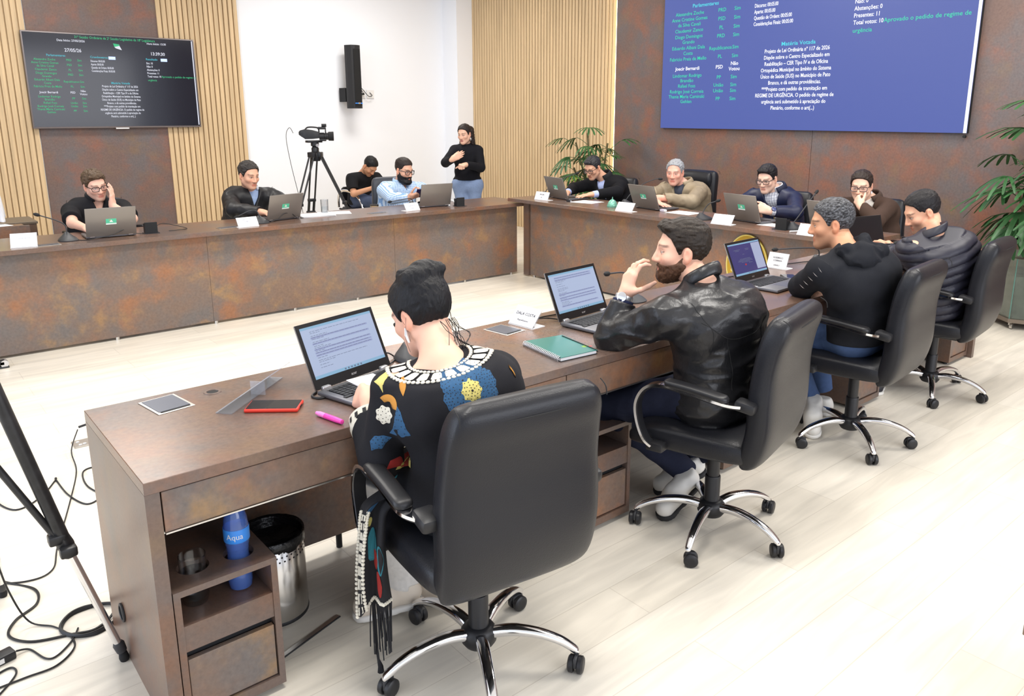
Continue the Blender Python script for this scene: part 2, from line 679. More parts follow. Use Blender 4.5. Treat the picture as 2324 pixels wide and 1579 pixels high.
BILL = ['Projeto de Lei Ordinária nº 117 de 2026', 'Dispõe sobre o Centro Especializado em', 'Reabilitação – CER Tipo IV e da Oficina',
        'Ortopédica Municipal no âmbito do Sistema', 'Único de Saúde (SUS) no Município de Pato', 'Branco, e dá outras providências.',
        '***Projeto com pedido de tramitação em', 'REGIME DE URGÊNCIA. O pedido de regime de', 'urgência será submetido à apreciação do',
        'Plenário, conforme o art(...)']


def screen_text(W_, H_, sx, parent, dz, green, cyan, white):
    """session panel: W_ x H_ metres, origin at the top corner where the text starts, x along the screen, y up"""
    s = 0.031 * H_

    def L(y, txt, x, al='CENTER', k=1.0, xs=1.0):
        return (txt, x * sx * W_, -y * H_ - s * 0.3, s * k, al, xs * W_ / H_ / 1.9)
    g = [L(y, t_, 0.106) for y, t_ in NAMES] + [L(y, t_, 0.234) for y, t_ in PARTY] + [L(y, 'Sim', 0.291) for y in SIM]
    g += [L(0.043, '31ª Sessão Ordinária da 2ª Sessão Legislativa da 18ª Legislatura', 0.508, 'CENTER', 1.18, .96)]
    g += [L(0.431, 'Aprovado o pedido de regime de', 0.757, 'LEFT', 1.0, 1.0), L(0.472, 'urgência', 0.672, 'LEFT')]
    
    c = [L(0.24, 'Parlamentares', 0.168, 'CENTER', 1.0, 1.1), L(0.243, 'Cronômetros', 0.352, 'LEFT', 1.0, 1.1), L(0.243, 'Resultado', 0.672, 'LEFT', 1.0, 1.1),
         L(0.5126, 'Matéria Votada', 0.508, 'CENTER', 1.0, 1.1)]
    
    w = [L(0.5126 + 0.0361 * (i + 1), t_, 0.503, 'CENTER', 1.0, .79) for i, t_ in enumerate(BILL)]
    w += [L(0.622, 'Joecir Bernardi', 0.106), L(0.622, 'PSD', 0.234), L(0.605, 'Não', 0.291), L(0.637, 'Votou', 0.291)]
    w += [L(0.083, 'Data Início: 27/05/2026', 0.258), L(0.073, 'Hora Início: 13:30', 0.745), L(0.188, '27/05/26', 0.263, 'CENTER', 1.6), L(0.188, '13:39:30', 0.747, 'CENTER', 1.6)]
    w += [L(0.285 + 0.0345 * i, t_, 0.352, 'LEFT', 1.0, .66) for i, t_ in enumerate(('Discurso: 00:05:00', 'Aparte: 00:05:00', 'Questão de Ordem: 00:05:00', 'Considerações Finais: 00:05:00'))]
    w += [L(0.287 + 0.036 * i, t_, 0.672, 'LEFT', 1.0, .84) for i, t_ in enumerate(('Sim: 10', 'Não: 0', 'Abstenções: 0', 'Presentes: 11', 'Total votos: 10'))]
    tl = [text_mesh([ln], 'text_line', m_, parent, offset=of_) for grp, m_, of_ in ((g, green, 0.004), (c, cyan, 0.012), (w, white, 0.012)) for ln in grp]
    # small flag and two pale boxes
    fx, fy, u = 0.515 * sx * W_, -0.122 * H_, 0.034 * H_
    fl = MB().poly([(fx - u * 1.3, fy + u, 0), (fx + u * .5, fy + u * .75, 0), (fx + u * .6, fy + u * .3, 0), (fx - u * 1.0, fy - u * .1, 0)])
    fl.poly([(fx - u * .6, fy - u * .5, 0), (fx + u * .7, fy - u * .9, 0), (fx + u * .4, fy - u * 0.45, 0), (fx - u * .85, fy - u * .15, 0)])
    e = fl.build('flag_picture', green, parent)
    fl = MB().poly([(fx - u * 1.0, fy - u * .1, .0002), (fx + u * .55, fy + u * .3, .0002), (fx + u * 1.15, fy - u * 1.0, .0002), (fx - u * .6, fy - u * .5, .0002)])
    h = fl.build('flag_picture', white, parent)
    bt = []
    for x in (0.455, 0.762):
        x0 = x * sx * W_
        bx = MB().poly([(x0, -0.262 * H_, 0), (x0 + 0.04 * W_, -0.262 * H_, 0), (x0 + 0.04 * W_, -0.23 * H_, 0), (x0, -0.23 * H_, 0)])
        bt.append(bx.build('screen_button', mat('screen_button', (.3, .4, .8), emit=(0.42, 0.55, 0.95), emit_s=0.8), parent))
    for o_ in tl + [e, h] + bt:
        o_.location.z = dz


# ---------------------------------------------------------------- wall television
M_TVBEZ = mat('tv_bezel', srgb(120, 112, 112), 0.4, 0.3)
M_TVSCR = mat('tv_screen_black', (0.006, 0.006, 0.009), 0.12, emit=(0.010, 0.010, 0.018), emit_s=0.6)
EM_G = mat('screen_green', (0, 0, 0), emit=srgb(70, 235, 160), emit_s=0.55)
EM_C = mat('screen_cyan', (0, 0, 0), emit=srgb(90, 220, 240), emit_s=0.6)
EM_W = mat('screen_white', (0, 0, 0), emit=(0.86, 0.88, 1.0), emit_s=0.8)
TVX0, TVX1, TVZ0, TVZ1 = 1.566, 3.396, 1.488, 2.54
TW, TH = TVX1 - TVX0, TVZ1 - TVZ0
tv = thing('television', 'flat television showing the voting panel on the brown strip of wall', 'television', (TVX0, 10.395, TVZ1))
tv.rotation_euler = (PI / 2, 0, 0)          # local x along the wall, y up, z out of the wall
MB().b2((0, -TH, -0.045), (TW, 0, 0.0), 0.006).build('bezel', M_TVBEZ, tv, True)
sc_ = MB().b2((0.014, -TH + 0.02, -0.004), (TW - 0.014, -0.014, 0.002)).build('screen', M_TVSCR, tv)
screen_text(TW, TH, 1.02, sc_, 0.0035, EM_G, EM_C, EM_W)
MB().poly([(TW - 0.034, -TH + 0.03, 0.0035), (TW - 0.022, -TH + 0.03, 0.0035), (TW - 0.022, -0.02, 0.0035), (TW - 0.034, -0.02, 0.0035)]).build('scroll_bar', EM_W, sc_)
MB().b2((TW * 0.46, -TH - 0.012, -0.03), (TW * 0.54, -TH + 0.004, 0.001), 0.002).build('receiver', M_ALU, tv)
MB().b2((TW * 0.3, -TH * 0.7, -0.09), (TW * 0.7, -TH * 0.3, -0.04)).build('wall_bracket', M_MATTEBLK, tv)

# ---------------------------------------------------------------- big screen on the head wall
M_BIG = mat('led_wall_blue', (0.01, 0.012, 0.03), 0.5, emit=srgb(80, 98, 176), emit_s=0.74)
EB_G = mat('led_green', (0, 0, 0), emit=srgb(60, 240, 190), emit_s=0.75)
EB_C = mat('led_cyan', (0, 0, 0), emit=srgb(90, 230, 245), emit_s=0.8)
EB_W = mat('led_white', (0, 0, 0), emit=(0.95, 0.95, 1.0), emit_s=1.1)
BY0, BY1, BZ0, BZ1 = 6.253, 2.822, 1.488, 3.238
BW, BH = BY0 - BY1, BZ1 - BZ0
big = thing('video_wall', 'large blue video screen listing the votes on the rust brown wall', 'screen', (7.365, BY0, BZ1))
big.rotation_euler = (PI / 2, 0, -PI / 2)
MB().b2((0, -BH, -0.044), (BW, 0, -0.002)).build('casing', M_MATTEBLK, big)
sc_ = MB().b2((0.0, -BH, -0.002), (BW, 0, 0.0)).build('screen', M_BIG, big)
screen_text(BW, BH, 1.0, sc_, 0.0015, EB_G, EB_C, EB_W)
MB().poly([(BW - 0.030, -BH, 0.0015), (BW - 0.002, -BH, 0.0015), (BW - 0.002, 0, 0.0015), (BW - 0.030, 0, 0.0015)]).build('scroll_bar', EB_W, sc_)
MB().cyl((BW - 0.02, -BH - 0.03, -0.03), 0.012, 0.03, 12).build('wall_stud', M_MATTEBLK, big)

# ---------------------------------------------------------------- column loudspeaker on the white wall
sp = thing('column_loudspeaker', 'tall black column loudspeaker bracketed to the white wall', 'loudspeaker', (5.49, 10.28, 1.725), R(8))
prof = [(-0.10, 0.03), (-0.10, -0.02), (-0.075, -0.09), (-0.03, -0.115), (0.03, -0.115), (0.075, -0.09), (0.10, -0.02), (0.10, 0.03), (0.06, 0.06), (-0.06, 0.06)]
mb = MB()
mb.loft([[(x, y, z) for x, y in prof] for z in (0, 0.012, 0.84, 0.852)])
mb.build('cabinet', mat('speaker_black', (0.012, 0.012, 0.014), 0.6, bump=(500, 0.3)), sp)
MB().b2((-0.055, -0.1175, 0.03), (0.055, -0.1145, 0.80)).build('grille', mat('speaker_grille', (0.008, 0.008, 0.009), 0.8, bump=(900, 0.5)), sp)
MB().b2((-0.06, -0.119, 0.066), (0.06, -0.114, 0.075)).build('blue_light_line', mat('blue_led', (0, .1, .5), emit=(0.05, 0.25, 1.0), emit_s=1.2), sp)
MB().b2((-0.01, -0.121, 0.06), (0.025, -0.117, 0.082), 0.002).build('badge', M_ALU, sp)
MB().b2((-0.1, 0.055, 0.09), (-0.05, 0.20, 0.28)).build('wall_bracket', M_MATTEBLK, sp)
ou = thing('wall_outlet', 'white double wall outlet plates with short black plugs beside the column loudspeaker', 'outlet', (5.80, 10.497, 1.93))
MB().b2((-0.13, -0.012, -0.06), (-0.01, 0, 0.06), 0.003).b2((0.01, -0.012, -0.06), (0.13, 0, 0.06), 0.003).build('cover_plate', M_WHITEPL, ou)
MB().cyl((-0.06, -0.05, 0.0), 0.014, 0.04, 10, Matrix.Rotation(-PI / 2, 4, 'X')).tube(spline([(-0.06, -0.05, 0), (-0.12, -0.1, 0.05), (-0.2, -0.15, 0.1)], 6), 0.005).build('plug', M_BLACKPL, ou)
MB().tube(spline([(0.06, -0.012, 0.02), (0.07, -0.06, -0.02), (0.0, -0.08, -0.03), (-0.1, -0.1, 0.06), (-0.2, -0.16, 0.12)], 6), 0.005).build('plug_cable', M_BLACKPL, ou)
# ================================================================ desks (a U of three runs)
DH, HH = 0.76, 0.8104
NY0, NY1, NX0, NX1 = 1.9706, 2.618, 0.422, 5.74
LY0, LY1 = 6.187, 6.835
HX0, HX1, HY0, HY1 = 5.05, 5.655, 2.53, 6.285

# near run
d = thing('long_desk', 'long rust brown desk with drawers, the run nearest the chrome based chairs', 'desk', (NX0, NY0, 0))
L_ = NX1 - NX0
MB().b2((0, 0, DH - 0.034), (L_, NY1 - NY0, DH), 0.0015, 1).build('worktop', M_RUSTTOP, d)
MB().b2((0, 0.002, 0), (0.036, NY1 - NY0 - 0.002, DH - 0.034)).build('end_panel', M_RUSTEDGE, d)
MB().b2((L_ - 0.036, 0.002, 0), (L_, NY1 - NY0 - 0.002, DH - 0.034)).build('end_panel', M_RUSTEDGE, d)
MB().b2((0.036, NY1 - NY0 - 0.045, 0.06), (L_ - 0.036, NY1 - NY0 - 0.02, DH - 0.034)).build('modesty_panel', M_RUST, d)
mb = MB()
for x in (0.8, 2.1, 3.4, 4.7):
    mb.cyl((x, NY1 - NY0 - 0.032, 0), 0.012, 0.06, 10)
mb.build('levelling_feet', M_MATTEBLK, d)
# drawer fronts; the first carries a pale metal edge strip
xs = [0.038, 1.36, 2.60, 2.69, 3.80, 3.88, L_ - 0.038]
xs = [0.038, 1.435, 2.62, 3.01, 4.22, L_ - 0.038]
for a, b in zip(xs, xs[1:]):
    dr = MB().b2((a + 0.002, 0.004, DH - 0.149), (b - 0.002, 0.024, DH - 0.037), 0.001, 1).build('drawer', M_RUST, d)
    MB().b2((a + 0.002, 0.000, DH - 0.1535), (b - 0.002, 0.022, DH - 0.1495)).build('edge_strip', M_ALU, dr)
    MB().b2((a + 0.004, 0.03, DH - 0.14), (b - 0.004, 0.45, DH - 0.05)).build('drawer_box', M_MATTEBLK, dr)
MB().b2((0.036, 0.03, DH - 0.165), (L_ - 0.036, 0.05, DH - 0.158)).build('rail', M_ALU, d)


def pedestal(x0, x1, label, y0=0.008, y1=0.50, top=0.43):
    """low pull-out cabinet: pierced top with a shelf below it, and a door"""
    t = thing('pedestal_cabinet', label, 'cabinet', (x0, NY0 + y0, 0), 0, 'low cabinets under the near desk')
    w, dp = x1 - x0, y1 - y0
    k = 0.018
    mb = MB()
    mb.b2((0, 0, 0.02), (k, dp, top - k)).b2((w - k, 0, 0.02), (w, dp, top - k))
    mb.b2((k, dp - k, 0.02), (w - k, dp, top - k)).b2((k, 0.0, 0.02), (w - k, dp - k, 0.05))
    mb.b2((k, 0.004, top - 0.125), (w - k, dp - k, top - 0.108))
    mb.b2((k, 0.004, top - 0.185), (w - k, 0.022, top - 0.125))
    mb.build('carcass', M_RUSTEDGE, t)
    # top board with two round holes
    bm = bmesh.new()
    holes = [(w * 0.30, 0.105, 0.043), (w * 0.74, 0.095, 0.042)]
    N = 28
    outer = []
    me = MB()
    # board split in strips around each hole: fan quads between hole rim and a rectangle
    xsplit = [0, w * 0.53, w]
    for (hx, hy, hr), xa, xb in zip(holes, xsplit, xsplit[1:]):
        for zz in (top, top - k):
            rim = [me.bm.verts.new((hx + hr * math.cos(2 * PI * i / N), hy + hr * math.sin(2 * PI * i / N), zz)) for i in range(N)]
            box = []
            for i in range(N):
                c_, s_ = math.cos(2 * PI * i / N), math.sin(2 * PI * i / N)
                tx = ((xb - hx) / c_ if c_ > 0 else (xa - hx) / c_) if abs(c_) > 1e-6 else 1e9
                ty = ((0.24 - hy) / s_ if s_ > 0 else (0.0 - hy) / s_) if abs(s_) > 1e-6 else 1e9
                tt = min(tx, ty)
                box.append(me.bm.verts.new((hx + c_ * tt, hy + s_ * tt, zz)))
            for i in range(N):
                me.bm.faces.new((rim[i], rim[(i + 1) % N], box[(i + 1) % N], box[i]))
            corners = [(xa, 0), (xb, 0), (xb, 0.24), (xa, 0.24)]
            for cx_, cy_ in corners:
                cv = None
                best = sorted(range(N), key=lambda i: (box[i].co.x - cx_) ** 2 + (box[i].co.y - cy_) ** 2)[:2]
                i, j = sorted(best)
                if (j - i) == 1 or (i == 0 and j == N - 1):
                    cv = me.bm.verts.new((cx_, cy_, zz))
                    me.bm.faces.new((box[i], box[j], cv))
        rt_ = [me.bm.verts.new((hx + hr * math.cos(2 * PI * i / N), hy + hr * math.sin(2 * PI * i / N), top)) for i in range(N)]
        rb_ = [me.bm.verts.new((hx + hr * math.cos(2 * PI * i / N), hy + hr * math.sin(2 * PI * i / N), top - k)) for i in range(N)]
        for i in range(N):
            me.bm.faces.new((rt_[i], rt_[(i + 1) % N], rb_[(i + 1) % N], rb_[i]))
    me.b2((0, 0.24, top - k), (w, dp, top))
    me.poly([(0, 0, top), (w, 0, top), (w, 0, top - k), (0, 0, top - k)])
    me.poly([(0, 0, top), (0, 0.24, top), (0, 0.24, top - k), (0, 0, top - k)])
    me.poly([(w, 0, top), (w, 0.24, top), (w, 0.24, top - k), (w, 0, top - k)])
    me.build('top_board', M_RUSTEDGE, t)
    MB().b2((k + 0.003, 0.006, 0.055), (w - k - 0.003, 0.024, top - 0.212), 0.001, 1).build('door', M_RUST, t)
    MB().b2((k, 0.03, top - 0.215), (w - k, 0.05, top - 0.185)).build('finger_pull', M_MATTEBLK, t)
    mb = MB()
    for x in (0.04, w - 0.04):
        for y in (0.04, dp - 0.05):
            mb.cyl((x, y, 0), 0.015, 0.022, 10)
    mb.build('glides', M_MATTEBLK, t)
    return t


pedestal(0.462, 0.742, 'rust brown cabinet at the desk end, a water bottle in its top')
pedestal(2.02, 2.27, 'rust brown cabinet hidden by the chair of the woman in the tunic', 0.05)
pedestal(2.90, 3.19, 'rust brown cabinet behind the chair of the man in the leather jacket', 0.03)
pedestal(4.14, 4.42, 'rust brown cabinet behind the chair of the man in the black hoodie', 0.03)
pedestal(5.40, 5.69, 'rust brown cabinet behind the chair of the man in the quilted jacket', 0.03)

# run opposite
d = thing('long_desk', 'long rust brown desk on the far side, under the television and the white wall', 'desk', (-0.9, LY0, 0))
L_ = 5.30 + 0.9
MB().b2((0, 0, DH - 0.034), (L_, LY1 - LY0, DH), 0.0015, 1).build('worktop', M_RUSTTOP, d)
for a, b in ((0.0, 1.40), (1.402, 2.91), (2.912, 4.6), (4.602, 6.075)):
    MB().b2((a, 0.10, 0.022), (b, 0.125, DH - 0.034)).build('front_panel', M_RUST, d)
mb = MB()
for x in (0.5, 1.1, 1.42, 2.2, 2.93, 3.6, 4.2, 4.7, 5.4, 6.0):
    mb.cyl((x, 0.11, 0), 0.014, 0.024, 10)
    mb.cyl((x, 0.52, 0), 0.014, 0.024, 10)
mb.build('levelling_feet', M_ALU, d)
mb = MB()
for x in (0.02, 1.40, 2.91, 4.6, 6.05):
    mb.b2((x - 0.012, 0.126, 0.024), (x + 0.012, 0.60, DH - 0.034))
mb.build('support_panels', M_RUSTEDGE, d)

# head run, a little higher, its top lapping over both side runs
d = thing('head_desk', 'higher rust brown head desk below the blue video screen', 'desk', (HX0, HY0, 0))
L_ = HY1 - HY0
MB().b2((0, 0, HH - 0.034), (HX1 - HX0, L_, HH), 0.0015, 1).build('worktop', M_RUSTTOP, d)
for a, b in ((0.10, 1.5), (1.502, 3.55)):
    MB().b2((0.134, a, 0.022), (0.158, b, HH - 0.034)).build('front_panel', M_RUST, d)
MB().b2((0.118, 3.56, 0.012), (0.15, 3.64, HH - 0.034)).build('corner_post', M_RUSTEDGE, d)
mb = MB()
for y in (0.3, 1.0, 1.6, 2.3, 3.0, 3.5):
    mb.cyl((0.146, y, 0), 0.014, 0.024, 10)
    mb.cyl((0.5, y, 0), 0.014, 0.024, 10)
mb.build('levelling_feet', M_ALU, d)
mb = MB()
for y in (0.30, 1.0, 1.75, 2.65, 3.5):
    mb.b2((0.16, y - 0.012, 0.024), (0.56, y + 0.012, HH - 0.034))
mb.build('support_panels', M_RUSTEDGE, d)

# a panel of another desk at the frame's near corner
t = thing('side_desk', 'edge of another rust brown desk cut off at the near corner', 'desk', (2.02, 0.5, 0))
MB().b2((0.02, -0.5, 0.0), (0.6, -0.02, 0.40)).build('side_panel', M_RUSTEDGE, t)
MB().b2((0, -0.52, 0.40), (0.62, 0, 0.43), 0.002, 1).build('worktop', M_RUSTTOP, t)

# oval gilt crest on the head desk's front
M_GOLD = mat('gold_plaque', srgb(176, 142, 40), 0.35, 0.25)
M_GOLDL = mat('pale_gold_relief', srgb(222, 206, 120), 0.4, 0.15)
cr = thing('crest_plaque', 'oval gold plaque with a castle crest on the front of the head desk', 'plaque', (5.183, 3.47, 0.50))
cr.rotation_euler = (PI / 2, 0, -PI / 2)
RX, RY = 0.19, 0.245


def oval(rx, ry, n=48):
    return [(rx * math.cos(2 * PI * k / n), ry * math.sin(2 * PI * k / n), 0) for k in range(n)]


MB().poly(oval(RX, RY), 0.012).build('backing', M_GOLD, cr)
mb = MB()
mb.tube([(x, y, 0.013) for x, y, _ in oval(RX - 0.006, RY - 0.006)], 0.006, 6, True)
mb.build('rim', M_GOLDL, cr)
mb = MB()
mb.poly([(-0.085, 0.075, 0.012), (-0.08, -0.04, 0.012), (-0.05, -0.09, 0.012), (0, -0.12, 0.012), (0.05, -0.09, 0.012), (0.08, -0.04, 0.012), (0.085, 0.075, 0.012)], 0.005)
mb.build('shield', M_GOLDL, cr)
mb = MB()
for k in range(5):
    x = -0.09 + k * 0.045
    h0 = 0.13
    mb.poly([(x - 0.016, 0.095, 0.012), (x + 0.016, 0.095, 0.012), (x * 1.12 + 0.02, h0 + 0.03, 0.012), (x * 1.12 + 0.012, h0 + 0.03, 0.012), (x * 1.12 + 0.012, h0 + 0.018, 0.012),
             (x * 1.12 + 0.004, h0 + 0.018, 0.012), (x * 1.12 + 0.004, h0 + 0.03, 0.012), (x * 1.12 - 0.006, h0 + 0.03, 0.012), (x * 1.12 - 0.006, h0 + 0.018, 0.012),
             (x * 1.12 - 0.013, h0 + 0.018, 0.012), (x * 1.12 - 0.013, h0 + 0.03, 0.012), (x * 1.12 - 0.02, h0 + 0.03, 0.012)], 0.005)
mb.b2((-0.11, 0.088, 0.012), (0.11, 0.102, 0.017))
mb.build('mural_crown', M_GOLDL, cr)
mb = MB()
for s in (-1, 1):
    st = spline([(s * 0.05, -0.16, 0.014), (s * 0.11, -0.10, 0.014), (s * 0.13, 0.0, 0.014), (s * 0.125, 0.07, 0.014)], 6)
    mb.tube(st, 0.0035, 6)
    for i in range(2, len(st) - 1, 2):
        p = st[i]
        for q in (-1, 1):
            mb.tube([p, p + Vector((q * 0.015, 0.012, 0)), p + Vector((q * 0.016, 0.026, 0))], [0.003, 0.006, 0.002], 6)
mb.tube([(-0.06, -0.165, 0.014), (0, -0.18, 0.014), (0.06, -0.165, 0.014)], 0.01, 6)
mb.build('laurel_branches', M_GOLDL, cr)
mb = MB()
mb.tube([(-0.05, 0.045, 0.018), (0, 0.052, 0.018), (0.05, 0.045, 0.018)], 0.003, 6)
mb.build('shield_line', M_GOLD, cr)
# ================================================================ office chairs
def sring(w, d, n, p, f):
    """rounded-rectangle ring: w wide, d deep, exponent p; f maps (a, b) to a point"""
    out = []
    for k in range(n):
        t = 2 * PI * k / n
        c, s = math.cos(t), math.sin(t)
        out.append(f(math.copysign(abs(c) ** p, c) * w / 2, math.copysign(abs(s) ** p, s) * d / 2))
    return out


def lerp_tab(tab, t):
    for (a, *va), (b, *vb) in zip(tab, tab[1:]):
        if t <= b:
            k = (t - a) / (b - a)
            return [x + (y - x) * k for x, y in zip(va, vb)]
    return list(tab[-1][1:])


def smooth_tab(tab, n):
    """resample rows of a table with Catmull-Rom"""
    A = [list(map(float, r)) for r in tab]
    out = []
    for i in range(len(A) - 1):
        a, b, c, d = A[max(i - 1, 0)], A[i], A[i + 1], A[min(i + 2, len(A) - 1)]
        for k in range(n):
            t = k / n
            out.append([0.5 * (2 * q + (r - p) * t + (2 * p - 5 * q + 4 * r - s) * t * t + (3 * q - p - 3 * r + s) * t ** 3) for p, q, r, s in zip(a, b, c, d)])
    out.append(A[-1])
    return out


def make_chair(name, label, leather, spin=0.0, high=0.0, arms=True, roll=False, group=None, seat_z=0.0):
    t = thing(name, label, 'chair', (0, 0, 0), 0, group)
    sz = seat_z
    # backrest: rows are y, z, width, depth
    tab = [(-0.165, 0.405, 0.36, 0.02), (-0.185, 0.41, 0.43, 0.06), (-0.215, 0.45, 0.470, 0.095), (-0.238, 0.55, 0.482, 0.105), (-0.240, 0.66, 0.486, 0.105),
           (-0.244, 0.78 + high * .3, 0.474, 0.10), (-0.258, 0.90 + high * .6, 0.464, 0.10), (-0.276, 1.00 + high, 0.446, 0.10), (-0.286, 1.04 + high, 0.41, 0.075), (-0.289, 1.056 + high, 0.34, 0.02)]
    tab = [(y, z + sz, w, d) for y, z, w, d in tab]
    rows = smooth_tab(tab, 5)
    rings = []
    for i, (y, z, w, d) in enumerate(rows):
        a, b = rows[max(i - 1, 0)], rows[min(i + 1, len(rows) - 1)]
        tg = Vector((0, b[0] - a[0], b[1] - a[1])).normalized()
        nn = Vector((0, tg.z, -tg.y))
        rings.append(sring(max(w, .02), max(d, .01), 36, 0.42, lambda p, q: (Vector((p, y, z)) + nn * q)))
    mb = MB()
    mb.loft(rings)
    back = mb.build('backrest', leather, t, True, 180)
    # stitched seams: along both rear edges, across below the top roll, and two short ones over the top
    mb = MB()
    for s in (-1, 1):
        for off in (0.93, 0.885):
            pts = []
            for i in range(8, 38):
                y, z, w, d = rows[i]
                a, b = rows[i - 1], rows[i + 1]
                tg = Vector((0, b[0] - a[0], b[1] - a[1])).normalized()
                nn = Vector((0, tg.z, -tg.y))
                pp = off * w / 2
                q = d / 2 * max(0.0, 1 - (off) ** (1 / 0.42)) ** 0.42
                pts.append(Vector((s * pp, y, z)) - nn * (q + 0.0005))
            mb.tube(pts, 0.0028 if off > .9 else 0.0018, 6)
    y, z, w, d = rows[37]
    a, b = rows[36], rows[38]
    tg = Vector((0, b[0] - a[0], b[1] - a[1])).normalized()
    nn = Vector((0, tg.z, -tg.y))
    mb.tube([Vector((x * w / 2, y, z)) - nn * (d / 2 * max(0, 1 - abs(x) ** (1 / 0.42)) ** 0.42 + 0.0005) for x in [k / 14 * 1.84 - .92 for k in range(15)]], 0.0025, 6)
    for s in (-0.24, 0.24):
        pts = []
        for i in list(range(37, len(rows))):
            y, z, w, d = rows[i]
            pts.append(Vector((s * 0.9, y - d / 2 - 0.0005, z + 0.0005)))
        mb.tube(pts, 0.0016, 5)
    mb.build('seam', M_MATTEBLK, back)
    # seat: rows are y, z centre, width, thickness
    tab = [(-0.225, 0.445, 0.36, 0.03), (-0.21, 0.448, 0.44, 0.075), (-0.15, 0.452, 0.485, 0.105), (0.0, 0.452, 0.50, 0.115), (0.14, 0.450, 0.50, 0.115),
           (0.22, 0.440, 0.485, 0.10), (0.262, 0.425, 0.45, 0.06), (0.275, 0.42, 0.38, 0.02)]
    rings = [sring(w, d, 36, 0.45, lambda p, q: Vector((p, y, z + sz + q))) for y, z, w, d in smooth_tab(tab, 5)]
    mb = MB()
    mb.loft(rings)
    mb.build('seat', leather, t, True, 180)
    # arms: a bent band with a padded top
    if arms:
        for s in (-1, 1):
            x = s * 0.285
            path = spline([(x - s * 0.03, -0.20, 0.655 + sz), (x, -0.14, 0.662 + sz), (x, 0.0, 0.678 + sz), (x, 0.10, 0.684 + sz), (x, 0.165, 0.662 + sz), (x, 0.20, 0.60 + sz), (x, 0.195, 0.53 + sz),
                           (x, 0.165, 0.46 + sz), (x - s * 0.015, 0.13, 0.425 + sz)], 7)
            ar = MB().ribbon(path, 0.042, 0.010).build('armrest', M_CHROME, t, True, 50)
            pad = spline([(x, -0.15, 0.675 + sz), (x, -0.02, 0.690 + sz), (x, 0.09, 0.697 + sz)], 7)
            mb = MB()
            rr = []
            m = len(pad)
            for i, p in enumerate(pad):
                f = min(1.0, min(i, m - 1 - i) / 1.5 + 0.55)
                rr.append(sring(0.052 * f, 0.026 * f, 14, 0.6, lambda a, b: p + Vector((a, 0, b))))
            mb.loft(rr)
            mb.build('arm_pad', M_BLACKPL, ar, True, 60)
            inner = MB().ribbon([p + Vector((0, -0.006 if i > 26 else 0, -0.006 if i < 30 else 0)) for i, p in enumerate(path)], 0.036, 0.008)
            inner.build('arm_liner', M_BLACKPL, ar, True, 50)
            mb = MB().box((x - s * 0.035, -0.205, 0.655 + sz), (0.06, 0.075, 0.040), Matrix.Rotation(R(8), 4, 'X'), 0.012, 2)
            mb.build('arm_bracket', M_BLACKPL, ar, True)
            MB().box((x - s * 0.018, 0.125, 0.43 + sz), (0.055, 0.07, 0.035), None, 0.008, 2).build('seat_bracket', M_BLACKPL, ar, True)
    # column
    MB().lathe([(0, 0.09), (0.036, 0.09), (0.036, 0.10), (0.031, 0.12), (0.031, 0.235), (0.029, 0.24), (0, 0.24)], n=24).build('column_cover', M_BLACKPL, t, True, 50)
    MB().lathe([(0, 0.23), (0.0255, 0.23), (0.0255, 0.385 + sz), (0, 0.385 + sz)], n=24).build('gas_lift', M_BLACKPL, t, True, 50)
    mb = MB().b2((-0.09, -0.15, 0.365 + sz), (0.09, 0.12, 0.398 + sz), 0.012)
    mb.tube([(0.08, 0.06, 0.375 + sz), (0.22, 0.08, 0.37 + sz), (0.25, 0.082, 0.362 + sz)], 0.006, 8)
    mb.build('tilt_mechanism', M_BLACKPL, t, True)
    # hub, star legs, casters
    MB().lathe([(0, 0.065), (0.045, 0.07), (0.055, 0.085), (0.055, 0.115), (0.045, 0.13), (0.034, 0.135), (0, 0.135)], n=24).build('hub', M_BLACKPL, t, True, 50)
    for k in range(5):
        a = spin + k * 2 * PI / 5
        dx, dy = math.cos(a), math.sin(a)
        prof = smooth_tab([(0.035, 0.108, 0.020, 0.016), (0.10, 0.122, 0.020, 0.016), (0.18, 0.118, 0.018, 0.014), (0.25, 0.098, 0.016, 0.012), (0.295, 0.070, 0.013, 0.011), (0.302, 0.058, 0.010, 0.009)], 5)
        rings = []
        for i, (r, z, w, h) in enumerate(prof):
            a0, b0 = prof[max(i - 1, 0)], prof[min(i + 1, len(prof) - 1)]
            tr, tz = b0[0] - a0[0], b0[1] - a0[1]
            L = math.hypot(tr, tz)
            tr, tz = tr / L, tz / L
            rings.append(sring(2 * w, 2 * h, 14, 0.75, lambda p, q: Vector((dx * (r - tz * q) - dy * p, dy * (r - tz * q) + dx * p, z + tr * q))))
        MB().loft(rings).build('leg', M_CHROME, t, True, 60)
        c = Vector((dx * 0.302, dy * 0.302, 0))
        tang = Vector((-dy, dx, 0))
        rnd = (k * 1.7 + spin * 3) % 6.28
        ax = Vector((math.cos(rnd), math.sin(rnd), 0))
        fw = Vector((-ax.y, ax.x, 0))
        wc = c + fw * 0.012 + Vector((0, 0, 0.027))
        M4 = Matrix((ax, fw, Vector((0, 0, 1)))).transposed().to_4x4()
        mb = MB()
        for s in (-1, 1):
            mb.lathe([(0, s * 0.024), (0.012, s * 0.024), (0.022, s * 0.0235), (0.027, s * 0.019), (0.027, s * 0.008), (0.024, s * 0.0055), (0, s * 0.0055)], wc, 20, M4 @ Matrix.Rotation(PI / 2, 4, 'Y'))
        cs = mb.build('caster', M_BLACKPL, t, True, 40)
        mb = MB().box(wc + Vector((0, 0, 0.012)), (0.012, 0.040, 0.034), M4, 0.004)
        mb.cyl(c + Vector((0, 0, 0.04)), 0.006, 0.03, 10)
        mb.build('caster_fork', M_DARKPL, cs, True)
